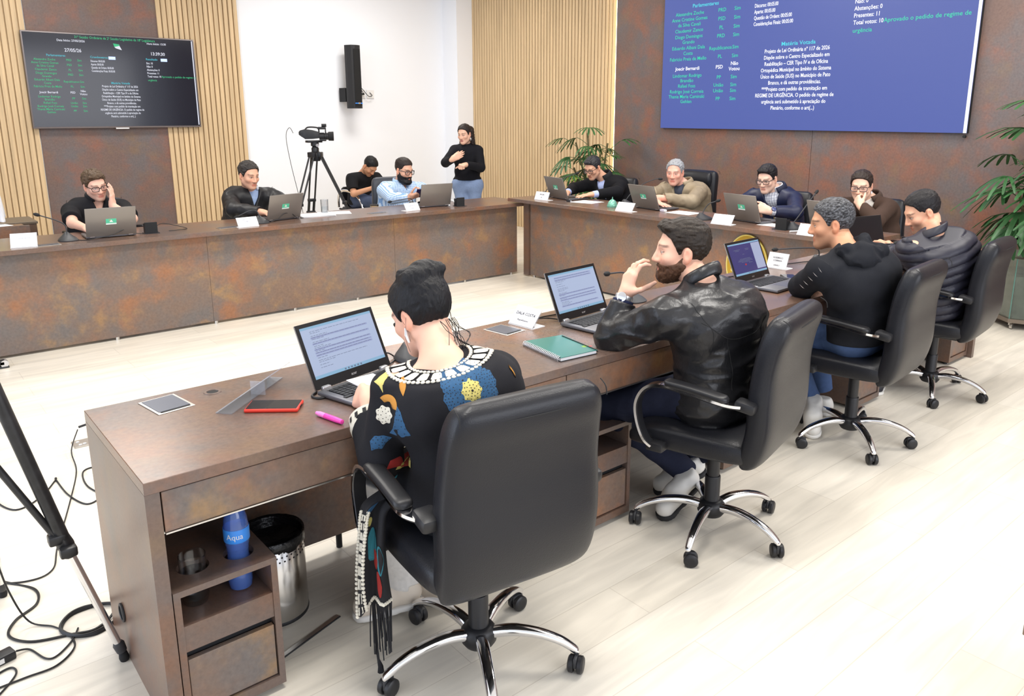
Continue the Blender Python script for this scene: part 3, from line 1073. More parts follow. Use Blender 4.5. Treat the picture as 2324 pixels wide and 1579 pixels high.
    if roll:
        tabr = [(-0.20, 0.008), (-0.19, 0.045), (-0.16, 0.062), (0, 0.07), (0.16, 0.062), (0.19, 0.045), (0.20, 0.008)]
        zc, yc = 0.965 + high + sz, -0.225
        rings = [[Vector((x, yc + r_ * 0.75 * math.cos(q), zc + r_ * 1.25 * math.sin(q))) for q in [2 * PI * k / 24 for k in range(24)]] for x, r_ in smooth_tab(tabr, 4)]
        MB().loft(rings).build('headrest', leather, t, True, 180)
    return t


GN = 'leather office chairs on chrome star bases'
CH = []
for (x, y, rz, spin, lab) in (
        (1.242, 1.700, R(-8), R(25.5), 'black leather office chair holding the woman in the embroidered tunic'),
        (2.440, 1.730, R(14), R(-15), 'black leather office chair holding the bearded man in the leather jacket'),
        (3.720, 1.815, R(6), R(13), 'black leather office chair holding the man in the black hoodie'),
        (4.785, 1.870, R(6), R(-10), 'black leather office chair holding the man in the quilted jacket')):
    c = make_chair('office_chair', lab, M_LEATHER, spin - rz, high=-0.085, group=GN)
    c.location = (x, y, 0)
    c.rotation_euler = (0, 0, rz)
    CH.append(c)
# seats behind the other two desk runs
for (x, y, rz, kw, lab) in (
        (1.55, 7.42, R(180), dict(leather=M_LEATHER_G, high=-0.13), 'blue-grey office chair behind the man in the black polo shirt'),
        (2.93, 7.44, R(176), dict(leather=M_LEATHER, high=-0.12), 'black office chair behind the man in the black pullover'),
        (4.50, 7.46, R(172), dict(leather=M_LEATHER_G, high=-0.09), 'blue-grey office chair behind the man in the checked shirt'),
        (6.22, 6.04, R(90), dict(leather=M_LEATHER, high=-0.09), 'black office chair behind the man in the black overcoat'),
        (6.24, 5.00, R(90), dict(leather=M_LEATHER, high=0.04, roll=True), 'tall black executive chair with a headrest behind the grey-haired man'),
        (6.22, 3.94, R(90), dict(leather=M_LEATHER, high=-0.09), 'black office chair behind the man in the navy jacket'),
        (6.22, 3.11, R(90), dict(leather=M_LEATHER, high=-0.09), 'black office chair behind the woman in the brown coat')):
    lt = kw.pop('leather')
    c = make_chair('office_chair', lab, lt, 0.3, group=GN, **kw)
    c.location = (x, y, 0)
    c.rotation_euler = (0, 0, rz)

# visitor chair by the white wall
t = thing('visitor_chair', 'dark visitor chair with chrome loop arms against the white wall', 'chair', (5.10, 9.30, 0), R(190))
for s in (-1, 1):
    x = s * 0.28
    lp = spline([(x, -0.26, 0.45), (x, -0.25, 0.60), (x, -0.16, 0.672), (x, 0.02, 0.66), (x, 0.18, 0.58), (x, 0.25, 0.44), (x, 0.26, 0.22), (x, 0.25, 0.03)], 7)
    MB().tube(lp, 0.016, 12).build('arm_loop', M_CHROME, t, True)
    MB().tube([(x, 0.25, 0.03), (x, 0.0, 0.016), (x, -0.27, 0.016)], 0.016, 12).build('runner', M_CHROME, t, True)
    MB().tube([(x, -0.24, 0.43), (x, 0.24, 0.43)], 0.013, 12).build('side_bar', M_BLACKPL, t, True)
MB().b2((-0.26, -0.24, 0.40), (0.26, 0.24, 0.46), 0.03, 3).build('seat', M_LEATHER, t, True)
rows = [(-0.20, 0.46, 0.44, 0.03), (-0.24, 0.55, 0.46, 0.04), (-0.25, 0.60, 0.46, 0.04), (-0.26, 0.68, 0.45, 0.04), (-0.265, 0.71, 0.38, 0.02)]
MB().loft([sring(w, d, 24, 0.45, lambda p, q: Vector((p, y + q, z))) for y, z, w, d in smooth_tab(rows, 3)]).build('backrest', M_LEATHER, t, True, 180)


# ================================================================ laptops
M_SCRDOC = mat('laptop_screen_white', (0.02, 0.02, 0.02), 0.15, emit=srgb(196, 212, 246), emit_s=0.62)
M_SCRBLUE = mat('laptop_screen_blue', (0.02, 0.02, 0.02), 0.15, emit=srgb(52, 50, 130), emit_s=0.6)
M_SCRPALE = mat('laptop_screen_pale', (0.02, 0.02, 0.02), 0.2, emit=srgb(190, 200, 235), emit_s=0.6)
M_SCRTXT = mat('laptop_screen_text', (0.02, 0.02, 0.02), 0.3, emit=srgb(120, 132, 168), emit_s=0.5)
M_SCRSEL = mat('laptop_screen_selection', (0.02, 0.02, 0.02), 0.3, emit=srgb(168, 180, 226), emit_s=0.6)
M_SCRTASK = mat('laptop_screen_taskbar', (0.02, 0.02, 0.02), 0.3, emit=srgb(150, 200, 236), emit_s=0.6)
M_SCRRED = mat('laptop_screen_red', (0.1, 0, 0), 0.3, emit=srgb(215, 60, 50), emit_s=0.6)
M_SCRDARK = mat('laptop_screen_off', (0.008, 0.008, 0.010), 0.12)
M_BEZEL = mat('laptop_bezel', (0.010, 0.010, 0.011), 0.22)
M_SILVER = mat('silver_paint', (0.7, 0.7, 0.72), 0.3, 0.8)
LW, LD, LH = 0.335, 0.232, 0.222


def laptop(label, loc, rz, tilt, screen=None, sticker=True, logo_back=False, group='grey laptops on the desks'):
    """user sits on the local -y side; hinge along local x at the origin"""
    t = thing('laptop', label, 'laptop', loc, rz, group)
    base = MB().b2((-LW / 2, -LD, 0.004), (LW / 2, 0.0, 0.0185), 0.004, 2).build('base', M_LAPBASE, t, True)
    MB().b2((-LW / 2 + 0.022, -0.125, 0.0184), (LW / 2 - 0.022, -0.020, 0.0192)).build('key_bed', M_BEZEL, base)
    kb = MB()
    for r_ in range(6):
        y = -0.027 - r_ * 0.0168
        n = 15
        if r_ == 5:
            xs = [(-0.14, 0.03), (-0.108, 0.018), (-0.088, 0.018), (-0.04, 0.07), (0.012, 0.018), (0.032, 0.018), (0.07, 0.05), (0.115, 0.03)]
        else:
            xs = [(-LW / 2 + 0.033 + (i + 0.5) * 0.0193 - 0.009, 0.0165) for i in range(n)]
        for x, w in xs:
            kb.b2((x - w / 2, y - 0.0135, 0.019), (x + w / 2, y, 0.0212))
    kb.build('keyboard', M_KEY, base)
    MB().b2((-0.055, -0.222, 0.0184), (0.05, -0.142, 0.0188)).build('touchpad', mat('touchpad_grey', srgb(95, 96, 102), 0.3, 0.5), base)
    ft = MB()
    for x in (-0.14, 0.14):
        for y in (-0.21, -0.02):
            ft.b2((x - 0.012, y - 0.006, 0), (x + 0.012, y + 0.006, 0.005))
    ft.build('feet', M_MATTEBLK, base)
    for s in (-1, 1):
        MB().b2((s * 0.128 - 0.017, -0.006, 0.012), (s * 0.128 + 0.017, 0.012, 0.026), 0.004, 2).build('hinge', M_SILVER, t, True)
    # lid in its own tilted frame: local Y of the lid runs up the screen
    M4 = Matrix.Translation((0, 0.004, 0.018)) @ Matrix.Rotation(PI / 2 - tilt, 4, 'X')
    M4 = Matrix.Translation((0, 0.004, 0.018)) @ Matrix.Rotation(-tilt, 4, 'X') @ Matrix.Rotation(PI / 2, 4, 'X')
    lid = MB().b2((-LW / 2, 0.0, -0.0085), (LW / 2, LH, -0.002), 0.003, 2).build('lid', M_LAPTOP, t, True)
    lid.matrix_local = M4
    MB().b2((-LW / 2 + 0.001, 0.002, -0.0025), (LW / 2 - 0.001, LH - 0.001, 0.0)).build('bezel', M_BEZEL, lid)
    sx, y0, y1 = LW / 2 - 0.0135, 0.034, LH - 0.014
    if screen is None:
        MB().poly([(-sx, y0, 0.0006), (sx, y0, 0.0006), (sx, y1, 0.0006), (-sx, y1, 0.0006)]).build('screen', M_SCRDARK, lid)
    else:
        MB().poly([(-sx, y0, 0.0006), (sx, y0, 0.0006), (sx, y1, 0.0006), (-sx, y1, 0.0006)]).build('screen', M_SCRBLUE if screen == 'blue' else M_SCRDOC, lid)
        mt = MB()
        sel = MB()
        H = y1 - y0

        def bar(m, u0, u1, v, h, z=0.0011):
            m.poly([(-sx + u0 * 2 * sx, y1 - v * H - h * H, z), (-sx + u1 * 2 * sx, y1 - v * H - h * H, z), (-sx + u1 * 2 * sx, y1 - v * H, z), (-sx + u0 * 2 * sx, y1 - v * H, z)])
        rng = random.Random(len(label))
        if screen == 'doc':
            v = 0.10
            while v < 0.86:
                if rng.random() < 0.30:
                    bar(sel, 0.10, 0.90, v - 0.008, 0.035, 0.0009)
                    u = 0.11
                    while u < 0.86:
                        w = rng.uniform(0.02, 0.07)
                        bar(mt, u, min(u + w, .88), v, 0.008)
                        u += w + 0.01
                else:
                    u, end = 0.11, rng.choice((0.28, 0.33, 0.8, 0.24))
                    while u < end:
                        w = rng.uniform(0.02, 0.06)
                        bar(mt, u, min(u + w, end), v, 0.008)
                        u += w + 0.01
                v += rng.choice((0.032, 0.05, 0.055))
        else:
            bar(sel, 0.72, 1.0, 0.06, 0.84, 0.0009)
            for v, a, b in ((0.20, .14, .34), (.235, .18, .30), (.20, .5, .62), (.235, .5, .6), (.36, .38, .43), (.5, .25, .58), (.535, .2, .62), (.57, .18, .64), (.605, .28, .55), (.645, .5, .62)):
                bar(mt, a, b, v, 0.012)
            rd = MB()
            bar(rd, 0.37, 0.41, 0.67, 0.045)
            rd.build('red_button', M_SCRRED, lid)
        mt.build('screen_text', M_SCRTXT, lid)
        sel.build('screen_panels', M_SCRPALE if screen == 'blue' else M_SCRSEL, lid)
        tb = MB()
        bar(tb, 0, 1, 0.94, 0.06, 0.0008)
        bar(tb, 0, 1, 0.0, 0.045, 0.0008)
        tb.build('task_bar', M_SCRTASK, lid)
        ic = MB()
        for k in range(6):
            bar(ic, 0.40 + k * 0.045, 0.422 + k * 0.045, 0.955, 0.03)
        ic.build('task_icons', M_SCRTXT, lid)
    lg = text_mesh([('acer', 0, 0.012, 0.014, 'CENTER')], 'lettering', M_SILVER, lid)
    lg.location.z = 0.0006
    if sticker:
        st = MB().b2((-0.035, LH * 0.41, -0.0092), (0.035, LH * 0.41 + 0.045, -0.0086)).build('sticker', M_GREENST, lid)
        MB().b2((-0.035, LH * 0.41, -0.0096), (0.035, LH * 0.41 + 0.010, -0.0091)).build('sticker_strip', M_STWHITE, st)
        MB().poly([(0.012, LH * 0.43 + 0.014, -0.0094), (-0.014, LH * 0.43 + 0.014, -0.0094), (-0.001, LH * 0.43 + 0.034, -0.0094)]).build('sticker_mark', M_STWHITE, st)
        MB().poly([(0.016, LH * 0.43 + 0.030, -0.0095), (0.004, LH * 0.43 + 0.026, -0.0095), (0.006, LH * 0.43 + 0.036, -0.0095)]).build('sticker_mark', M_STGOLD, st)
    else:
        lg = text_mesh([('acer', 0, 0.0, 0.026, 'CENTER')], 'lettering', mat('grey_logo', (0.25, 0.25, 0.25), 0.3, 0.7), lid)
        lg.rotation_euler = (0, PI, 0)
        lg.location = (0, LH * 0.5, -0.0088)
    return t


laptop('open grey laptop showing a white document, in front of the woman in the tunic', (1.188, 2.305, DH), R(14), R(24), 'doc')
laptop('open grey laptop showing a white document, beside the bearded man in the leather jacket', (2.372, 2.405, DH), R(6), R(24), 'doc')
laptop('open grey laptop showing a dark blue page, beside the man in the hoodie', (3.625, 2.375, DH), R(3), R(24), 'blue')
laptop('dark laptop open before the man in the quilted jacket', (5.02, 2.44, DH), R(-12), R(16), None)
laptop('grey laptop with a green sticker in front of the man in the black polo', (1.362, 6.375, DH), R(177), R(18))
laptop('grey laptop with a green sticker in front of the man in the black pullover', (2.728, 6.475, DH), R(192), R(18))
laptop('grey laptop without a sticker in front of the man in the checked shirt', (4.268, 6.455, DH), R(173), R(16), sticker=False)
laptop('grey laptop with a green sticker at the corner of the head desk', (5.372, 5.845, HH), R(81), R(20))
laptop('grey laptop with a green sticker in front of the grey-haired man', (5.385, 4.69, HH), R(84), R(22))
laptop('grey laptop with a green sticker in front of the man in the navy jacket', (5.335, 3.62, HH), R(82), R(20))
laptop('grey laptop before the woman in the brown coat, nearly hidden by the hooded man', (5.36, 2.90, HH), R(84), R(20))
# ================================================================ things on the desks
def name_card(label, loc, rz, w=0.17, h=0.085, lean=32, lines=(), paper=True, ink=None, deep=0.075):
    """acrylic stand: flat foot and a leaning plate that faces local -y"""
    t = thing('name_card', label, 'name card', loc, rz, 'name cards on the desks')
    a = R(lean)
    pl = MB().box((0, h / 2 * math.sin(a), h / 2 * math.cos(a) + 0.002), (w, 0.003, h), Matrix.Rotation(-a, 4, 'X')).build('plate', M_ACRYL, t)
    MB().b2((-w / 2, -0.002, 0.0), (w / 2, deep, 0.003)).build('foot', M_ACRYL if not paper else M_PAPER, t)
    if paper:
        pp = MB().box((0, h / 2 * math.sin(a) - 0.0025 * math.cos(a), h / 2 * math.cos(a) + 0.002 + 0.0025 * math.sin(a)), (w * 0.97, 0.0012, h * 0.96), Matrix.Rotation(-a, 4, 'X')).build('paper', M_PAPER, t)
        if lines:
            tx = text_mesh([(s, 0, y * h, sz * h, 'CENTER', 1.0) for s, y, sz in lines], 'lettering', ink or M_INK, pp, offset=0.01)
            tx.matrix_local = Matrix.Translation((0, -0.004, 0.004)) @ Matrix.Rotation(-a, 4, 'X') @ Matrix.Rotation(PI / 2, 4, 'X')
    else:
        MB().box((0, 0.05, 0.025), (0.003, 0.05, 0.045)).build('brace', M_ACRYL, t)
    return t


M_INKL = mat('pale_ink', srgb(150, 152, 170), 0.7)
nc = name_card('empty clear acrylic card stand on the desk end by the red phone', (0.853, 2.44, DH), R(221), 0.34, 0.10, 55, paper=False, deep=0.052)
name_card('white name card reading DALA COSTA beside the spiral notebook', (2.075, 2.50, DH), R(-86), 0.15, 0.095, 40, (('DALA COSTA', 0.55, 0.2), ('Republicanos', 0.25, 0.13)))
name_card('white name card reading RODRIGO CORREIA beside the blue laptop screen', (4.05, 2.515, DH), R(-88), 0.13, 0.095, 20, (('RODRIGO', 0.62, 0.15), ('CORREIA', 0.44, 0.15), ('UNIÃO', 0.15, 0.13)))
name_card('white name card at the far left desk end beside the flag', (0.79, 6.262, DH), R(-12), 0.16, 0.115, 40, (('THANIA GEHLEN', 0.6, 0.1),), ink=M_INKL)['label'] = 'white name card on the far desk run, close to the flag'
name_card('white name card in front of the man in the black pullover', (2.346, 6.262, DH), R(4), 0.175, 0.085, 30, (('FABRICIO PREIS', 0.70, 0.15), ('DE MELLO', 0.48, 0.15), ('PL', 0.2, 0.15)), ink=M_INKL)
name_card('white name card in front of the man in the checked shirt', (3.944, 6.33, DH), R(8), 0.17, 0.08, 30, (('RAFA FOSS', 0.55, 0.2), ('UNIÃO', 0.22, 0.17)), ink=M_INKL)
name_card('small white name card at the corner of the head desk', (5.165, 5.895, HH), R(-86), 0.19, 0.085, 22, (('BIRUBA', 0.58, 0.22), ('PP', 0.22, 0.18)))
name_card('white name card beside the green bell', (5.10, 4.717, HH), R(-86), 0.19, 0.09, 34, (('Dr. J. BERNARDI', 0.55, 0.16), ('PSD', 0.25, 0.13)), ink=M_INKL)
name_card('white name card reading DIOGO GRANDO on the head desk', (5.065, 3.655, HH), R(-84), 0.18, 0.09, 36, (('DIOGO GRANDO', 0.58, 0.19), ('PRD', 0.28, 0.15)), ink=M_INKL)
name_card('white name card reading ANNE GOMES, partly behind the hooded man', (5.055, 2.89, HH), R(-86), 0.20, 0.09, 34, (('ANNE GOMES', 0.58, 0.18), ('PSD', 0.28, 0.13)), ink=M_INKL)


def microphone(label, loc, rz, neck, head_r=0.012):
    """wedge base, gooseneck through the given local points, small head at its end"""
    t = thing('gooseneck_microphone', label, 'microphone', loc, rz, 'gooseneck microphones on the desks')
    MB().loft([sring(0.13 * k, 0.15 * k, 20, 0.8, lambda p, q: Vector((p, q - s, z))) for k, s, z in ((0.98, 0, 0), (1.0, 0, 0.006), (0.82, -0.008, 0.02), (0.5, -0.025, 0.036), (0.28, -0.035, 0.05), (0.16, -0.04, 0.058))]).build('base', M_DARKPL, t, True, 60)
    pts = spline(neck, 8)
    MB().tube(pts, 0.0042, 8).build('gooseneck', M_DARKPL, t, True)
    a, b = pts[-2], pts[-1]
    d = (b - a).normalized()
    MB().tube([b, b + d * 0.012, b + d * 0.03, b + d * 0.042], [head_r * 0.5, head_r, head_r, head_r * 0.4], 12).build('head', M_MATTEBLK, t, True)
    return t


microphone('gooseneck microphone leaning away from the polo-shirted man, next to his laptop', (1.085, 6.415, DH), R(0), [(0, 0.02, 0.05), (-0.005, 0.03, 0.11), (-0.06, 0.03, 0.15), (-0.15, 0.03, 0.19)])
microphone('low gooseneck microphone between name card and laptop on the pullover man\'s side', (2.515, 6.43, DH), R(0), [(0, 0.02, 0.05), (-0.02, 0.04, 0.10), (-0.07, 0.06, 0.10), (-0.15, 0.1, 0.06)])
microphone('gooseneck microphone lying low in front of the checked-shirt man', (4.09, 6.56, DH), R(0), [(0, 0.0, 0.05), (-0.03, 0.0, 0.09), (-0.12, 0.0, 0.085), (-0.24, 0.0, 0.075)])
microphone('gooseneck microphone rising to the mouth of the man in the overcoat', (5.42, 6.10, HH), R(90), [(0, 0.02, 0.05), (-0.03, -0.04, 0.12), (-0.12, -0.15, 0.20), (-0.17, -0.25, 0.235)])
microphone('gooseneck microphone beside the grey-haired man\'s chin', (5.50, 5.04, HH), R(90), [(0, 0.02, 0.05), (-0.03, -0.03, 0.12), (-0.09, -0.12, 0.20), (-0.16, -0.20, 0.243), (-0.18, -0.22, 0.246)])
microphone('gooseneck microphone before the DIOGO GRANDO name card', (5.215, 3.93, HH), R(80), [(0, 0.02, 0.05), (-0.005, 0.0, 0.09), (-0.03, -0.02, 0.13), (-0.07, -0.05, 0.15)])
microphone('tall gooseneck microphone between the navy jacket and the brown coat', (5.276, 3.145, HH), R(90), [(0, 0.02, 0.05), (0.0, -0.05, 0.10), (0.0, -0.17, 0.19), (0.0, -0.255, 0.25)])
microphone('gooseneck microphone on the near desk, behind the woman in the tunic', (1.475, 2.405, DH), R(0), [(0, 0.02, 0.05), (0.01, 0.03, 0.10), (-0.02, 0.03, 0.12)])
microphone('gooseneck microphone reaching out between the bearded man and the laptop', (2.80, 2.52, DH), R(0), [(0, 0.02, 0.05), (0.02, 0.02, 0.10), (-0.04, 0.02, 0.14), (-0.16, 0.0, 0.155)])
microphone('gooseneck microphone beside the RODRIGO CORREIA name card', (4.36, 2.40, DH), R(0), [(0, 0.02, 0.05), (-0.03, 0.02, 0.10), (-0.15, 0.05, 0.115), (-0.33, 0.1, 0.12)])
microphone('gooseneck microphone over the hands of the man in the quilted jacket', (4.63, 2.30, DH), R(0), [(0, 0.02, 0.05), (-0.01, 0.0, 0.085), (0.06, -0.06, 0.11), (0.15, -0.13, 0.115)], 0.017)


def flush_box(label, loc, rz, w=0.10, d=0.125):
    t = thing('desk_socket_flap', label, 'socket cover', loc, rz, 'flush socket flaps in the desk tops')
    MB().b2((-w / 2, -d / 2, 0), (w / 2, d / 2, 0.0025), 0.001, 1).build('frame', M_ALU, t)
    MB().b2((-w / 2 + 0.009, -d / 2 + 0.016, 0.002), (w / 2 - 0.009, d / 2 - 0.008, 0.0038)).build('flap', mat('flap_grey', srgb(92, 96, 108), 0.35, 0.5), t)
    MB().b2((-w / 2 + 0.012, -d / 2 + 0.007, 0.002), (w / 2 - 0.012, -d / 2 + 0.014, 0.0032)).build('slot', M_MATTEBLK, t)
    return t


flush_box('flush grey socket flap near the end of the near desk', (0.632, 2.507, DH), R(8), 0.115, 0.15)
flush_box('flush grey socket flap beside the DALA COSTA name card', (1.985, 2.50, DH), R(8), 0.11, 0.14)
flush_box('flush grey socket flap between two laptops on the far desk run', (2.20, 6.335, DH), R(2), 0.16, 0.09)['label'] = 'flush grey socket flap beside the pullover man\'s name card'
flush_box('x', (0.935, 6.285, DH), R(2), 0.15, 0.09)['label'] = 'flush grey socket flap beside the name card near the flag'
flush_box('x', (3.60, 6.40, DH), R(2), 0.17, 0.09)['label'] = 'flush grey socket flap beside the checked-shirt man\'s name card'


def open_box(label, loc, rz):
    """socket flap standing open: an upright black leaf over its tray"""
    t = thing('desk_socket_box', label, 'socket box', loc, rz, 'raised black socket boxes on the desks')
    MB().b2((-0.045, -0.004, 0.0), (0.045, 0.006, 0.085), 0.002, 1).build('leaf', M_MATTEBLK, t)
    MB().b2((-0.045, 0.006, 0.0), (-0.040, 0.05, 0.075)).b2((0.040, 0.006, 0.0), (0.045, 0.05, 0.075)).build('side_cheeks', M_BLACKPL, t)
    MB().b2((-0.055, -0.03, 0.0), (0.055, 0.06, 0.004)).build('tray', M_BLACKPL, t)
    return t


open_box('open black socket box beside the polo man\'s laptop', (1.645, 6.40, DH), R(-4))
open_box('open black socket box beside the plain laptop, under the interpreter', (4.505, 6.35, DH), R(-4))
open_box('open black socket box on the head desk below the tall microphone', (5.185, 3.205, HH), R(-88))

M_BLKRUB = mat('black_cable', (0.012, 0.012, 0.013), 0.5)


def cable(name, label, pts, r=0.0028, n=8, m=None, cat='cable', group=None):
    o = MB().tube(spline(pts, n), r, 6).build(name, m or M_BLKRUB, None, True)
    return setp(o, label, cat, group)


Z = DH + 0.004
cable('desk_cable', 'thin black cord curling from the polo man\'s socket box', [(1.69, 6.42, DH + .05), (1.75, 6.47, DH + 0.06), (1.86, 6.49, DH + .03), (1.93, 6.48, Z), (1.88, 6.44, Z), (1.78, 6.43, Z)])
cable('desk_cable', 'black cord from the polo man\'s laptop to his microphone', [(1.12, 6.40, Z), (1.20, 6.33, Z), (1.35, 6.335, Z + .02), (1.45, 6.35, Z + .05), (1.50, 6.36, Z + .02), (1.58, 6.385, Z)])
cable('desk_cable', 'thin cord looped behind the pullover man\'s laptop', [(2.58, 6.40, Z), (2.66, 6.42, Z + 0.02), (2.72, 6.44, Z + .055), (2.80, 6.47, Z + .05), (2.86, 6.47, Z), (2.92, 6.50, Z)])
cable('desk_cable', 'white plug lead beside the open socket box under the interpreter', [(4.42, 6.42, Z), (4.43, 6.45, Z + .03), (4.455, 6.42, Z + .05), (4.48, 6.39, Z + .02)], 0.008, m=M_WHITEPL)
cable('desk_cable', 'black cord from the DALA COSTA card to the laptop beside it', [(2.10, 2.44, Z), (2.13, 2.50, Z + .012), (2.20, 2.51, Z + .01), (2.27, 2.47, Z), (2.24, 2.42, Z), (2.215, 2.37, Z)])
cable('desk_cable', 'long black cord running behind the DALA COSTA card to the screen', [(2.12, 2.47, Z), (2.14, 2.54, Z), (2.25, 2.55, Z), (2.40, 2.53, Z), (2.52, 2.50, Z), (2.60, 2.45, Z)])
cable('desk_cable', 'black plug and cord at the hinge corner of the tunic woman\'s laptop', [(1.04, 2.30, Z), (1.01, 2.27, Z), (1.02, 2.235, Z), (1.05, 2.235, Z + .003), (1.08, 2.255, Z + .004)], 0.004)
cable('desk_cable', 'black cord looping through a hole behind the tunic woman\'s laptop', [(1.36, 2.43, Z), (1.40, 2.47, Z + .02), (1.43, 2.46, Z), (1.40, 2.42, Z), (1.37, 2.40, Z)])
cable('desk_cable', 'black cord behind the blue-screen laptop', [(3.42, 2.48, Z), (3.50, 2.53, Z), (3.62, 2.54, Z), (3.75, 2.52, Z)])
cable('desk_cable', 'black cord beside the RODRIGO CORREIA card', [(4.10, 2.49, Z), (4.16, 2.55, Z), (4.30, 2.53, Z), (4.42, 2.50, Z)])
cable('desk_cable', 'thin black cord in front of the bearded man\'s elbow', [(2.50, 2.40, Z), (2.58, 2.46, Z), (2.66, 2.42, Z), (2.60, 2.36, Z)])

# grommet hole near the desk end
t = thing('cable_grommet', 'round brown cable grommet in the top of the near desk', 'grommet', (0.781, 2.526, DH))
MB().lathe([(0.018, 0.0005), (0.019, 0.003), (0.026, 0.003), (0.028, 0.0)], n=28).build('ring', M_RUSTEDGE, t, True)
MB().cyl((0, 0, 0.0), 0.0185, 0.0008, 28).build('opening', M_MATTEBLK, t)

# phones
M_RED = mat('red_case', srgb(214, 56, 40), 0.45)
M_PHONE = mat('phone_glass', (0.02, 0.02, 0.022), 0.08)
t = thing('smartphone', 'phone in a red case lying on the near desk', 'phone', (0.879, 2.258, DH), R(52))
MB().b2((-0.042, -0.082, 0.0), (0.042, 0.082, 0.012), 0.005, 3).build('case', M_RED, t, True)
MB().b2((-0.037, -0.077, 0.0115), (0.037, 0.077, 0.0130), 0.001, 1).build('screen', M_PHONE, t)
MB().b2((-0.012, -0.0825, 0.004), (0.012, -0.080, 0.009)).build('port', M_MATTEBLK, t)
t = thing('smartphone', 'black phone lying beside the blue-screen laptop', 'phone', (3.86, 2.30, DH), R(-40))
MB().b2((-0.037, -0.076, 0.0), (0.037, 0.076, 0.010), 0.004, 3).build('case', M_BLACKPL, t, True)
MB().b2((-0.034, -0.072, 0.0095), (0.034, 0.072, 0.0108)).build('screen', M_PHONE, t)
t = thing('smartphone', 'black phone lying by the navy jacket man\'s laptop', 'phone', (5.49, 3.52, HH), R(70))
MB().b2((-0.037, -0.076, 0.0), (0.037, 0.076, 0.010), 0.004, 3).build('case', M_BLACKPL, t, True)
MB().b2((-0.034, -0.072, 0.0095), (0.034, 0.072, 0.0108)).build('screen', M_PHONE, t)

# pink marker pen
t = thing('highlighter_pen', 'pink highlighter pen near the red phone', 'pen', (0.965, 2.055, DH + 0.0085), R(12))
M_PINK = mat('pink_plastic', srgb(238, 70, 170), 0.35)
RX90 = Matrix.Rotation(PI / 2, 4, 'X')
MB().lathe([(0, -0.06), (0.007, -0.058), (0.0085, -0.03), (0.0085, 0.02), (0.0075, 0.022), (0, 0.022)], (0, 0, 0), 16, Matrix.Rotation(-PI / 2, 4, 'X')).build('barrel', M_PINK, t, True)
MB().lathe([(0, 0.02), (0.0082, 0.02), (0.008, 0.045), (0.005, 0.062), (0, 0.063)], (0, 0, 0), 16, Matrix.Rotation(-PI / 2, 4, 'X')).build('cap', mat('light_pink', srgb(246, 130, 200), 0.35), t, True)

# spiral notebook
t = thing('spiral_notebook', 'teal spiral notebook lying beside the DALA COSTA card', 'notebook', (2.005, 2.14, DH), R(0))
c1, c2, c3, c4 = [Vector((x - 2.005, y - 2.14, 0)) for x, y in ((1.905, 2.275), (1.870, 2.02), (2.045, 2.005), (2.085, 2.245))]
MB().poly([c1, c2, c3, c4], 0.003).build('back_cover', M_BLACKPL, t)
ins = lambda k: [(c1 + c2 + c3 + c4) / 4 + (c - (c1 + c2 + c3 + c4) / 4) * k for c in (c1, c2, c3, c4)]
MB().poly([p + Vector((0, 0, 0.003)) for p in ins(0.97)], 0.012).build('pages', M_PAPER, t)
cv = MB().poly([p + Vector((0, 0, 0.015)) for p in (c1, c2, c3, c4)], 0.002).build('front_cover', mat('teal_cover', srgb(42, 110, 104), 0.3, coat=0.2), t)
mb = MB()
for k in range(26):
    f = (k + 1) / 27
    p = c1 + (c2 - c1) * f
    nrm = Vector((1, 0.1, 0))
    mb.tube([p + nrm * 0.012 * math.cos(a) * 0.9 + Vector((0, 0, 0.009 + 0.011 * math.sin(a))) for a in [2 * PI * j / 10 for j in range(10)]], 0.0016, 5, True)
mb.build('spiral_wire', M_SILVER, t, True)
MB().tube([c4 + (c3 - c4) * 0.06 + Vector((-.012, 0, 0.018)), c3 + (c4 - c3) * 0.02 + Vector((-.006, 0, .018)), c3 + Vector((0.002, -.001, 0.008))], 0.0022, 6).build('elastic_band', M_MATTEBLK, t)
e = MB()
for dx, dy, m_ in ((0, 0, 0), (0.014, 0.004, 0)):
    e.poly([(0.02 + dx, -0.075 + dy, 0.0172), (0.033 + dx, -0.085 + dy, 0.0172), (0.04 + dx, -0.068 + dy, 0.0172), (0.027 + dx, -0.060 + dy, 0.0172)])
e.build('emblem', mat('emblem_green', srgb(120, 160, 60), 0.5), cv)
MB().poly([(0.045, -0.085, 0.0173), (0.062, -0.088, 0.0173), (0.062, -0.08, 0.0173), (0.046, -0.077, 0.0173)]).build('emblem', mat('emblem_red', srgb(180, 60, 50), 0.5), cv)

# papers
def sheets(label, loc, rz, n=2, w=0.21, d=0.297, seed=1, name='paper_sheets', cat='papers'):
    rng = random.Random(seed)
    mb = MB()
    for k in range(n):
        mb.box((rng.uniform(-.006, .006), rng.uniform(-.006, .006), 0.0006 + k * 0.0012), (w, d, 0.0011), rng.uniform(-.08, .08))
    o = mb.build(name, M_PAPER)
    o.location = loc
    o.rotation_euler = (0, 0, rz)
    return setp(o, label, cat, 'white papers on the desks')


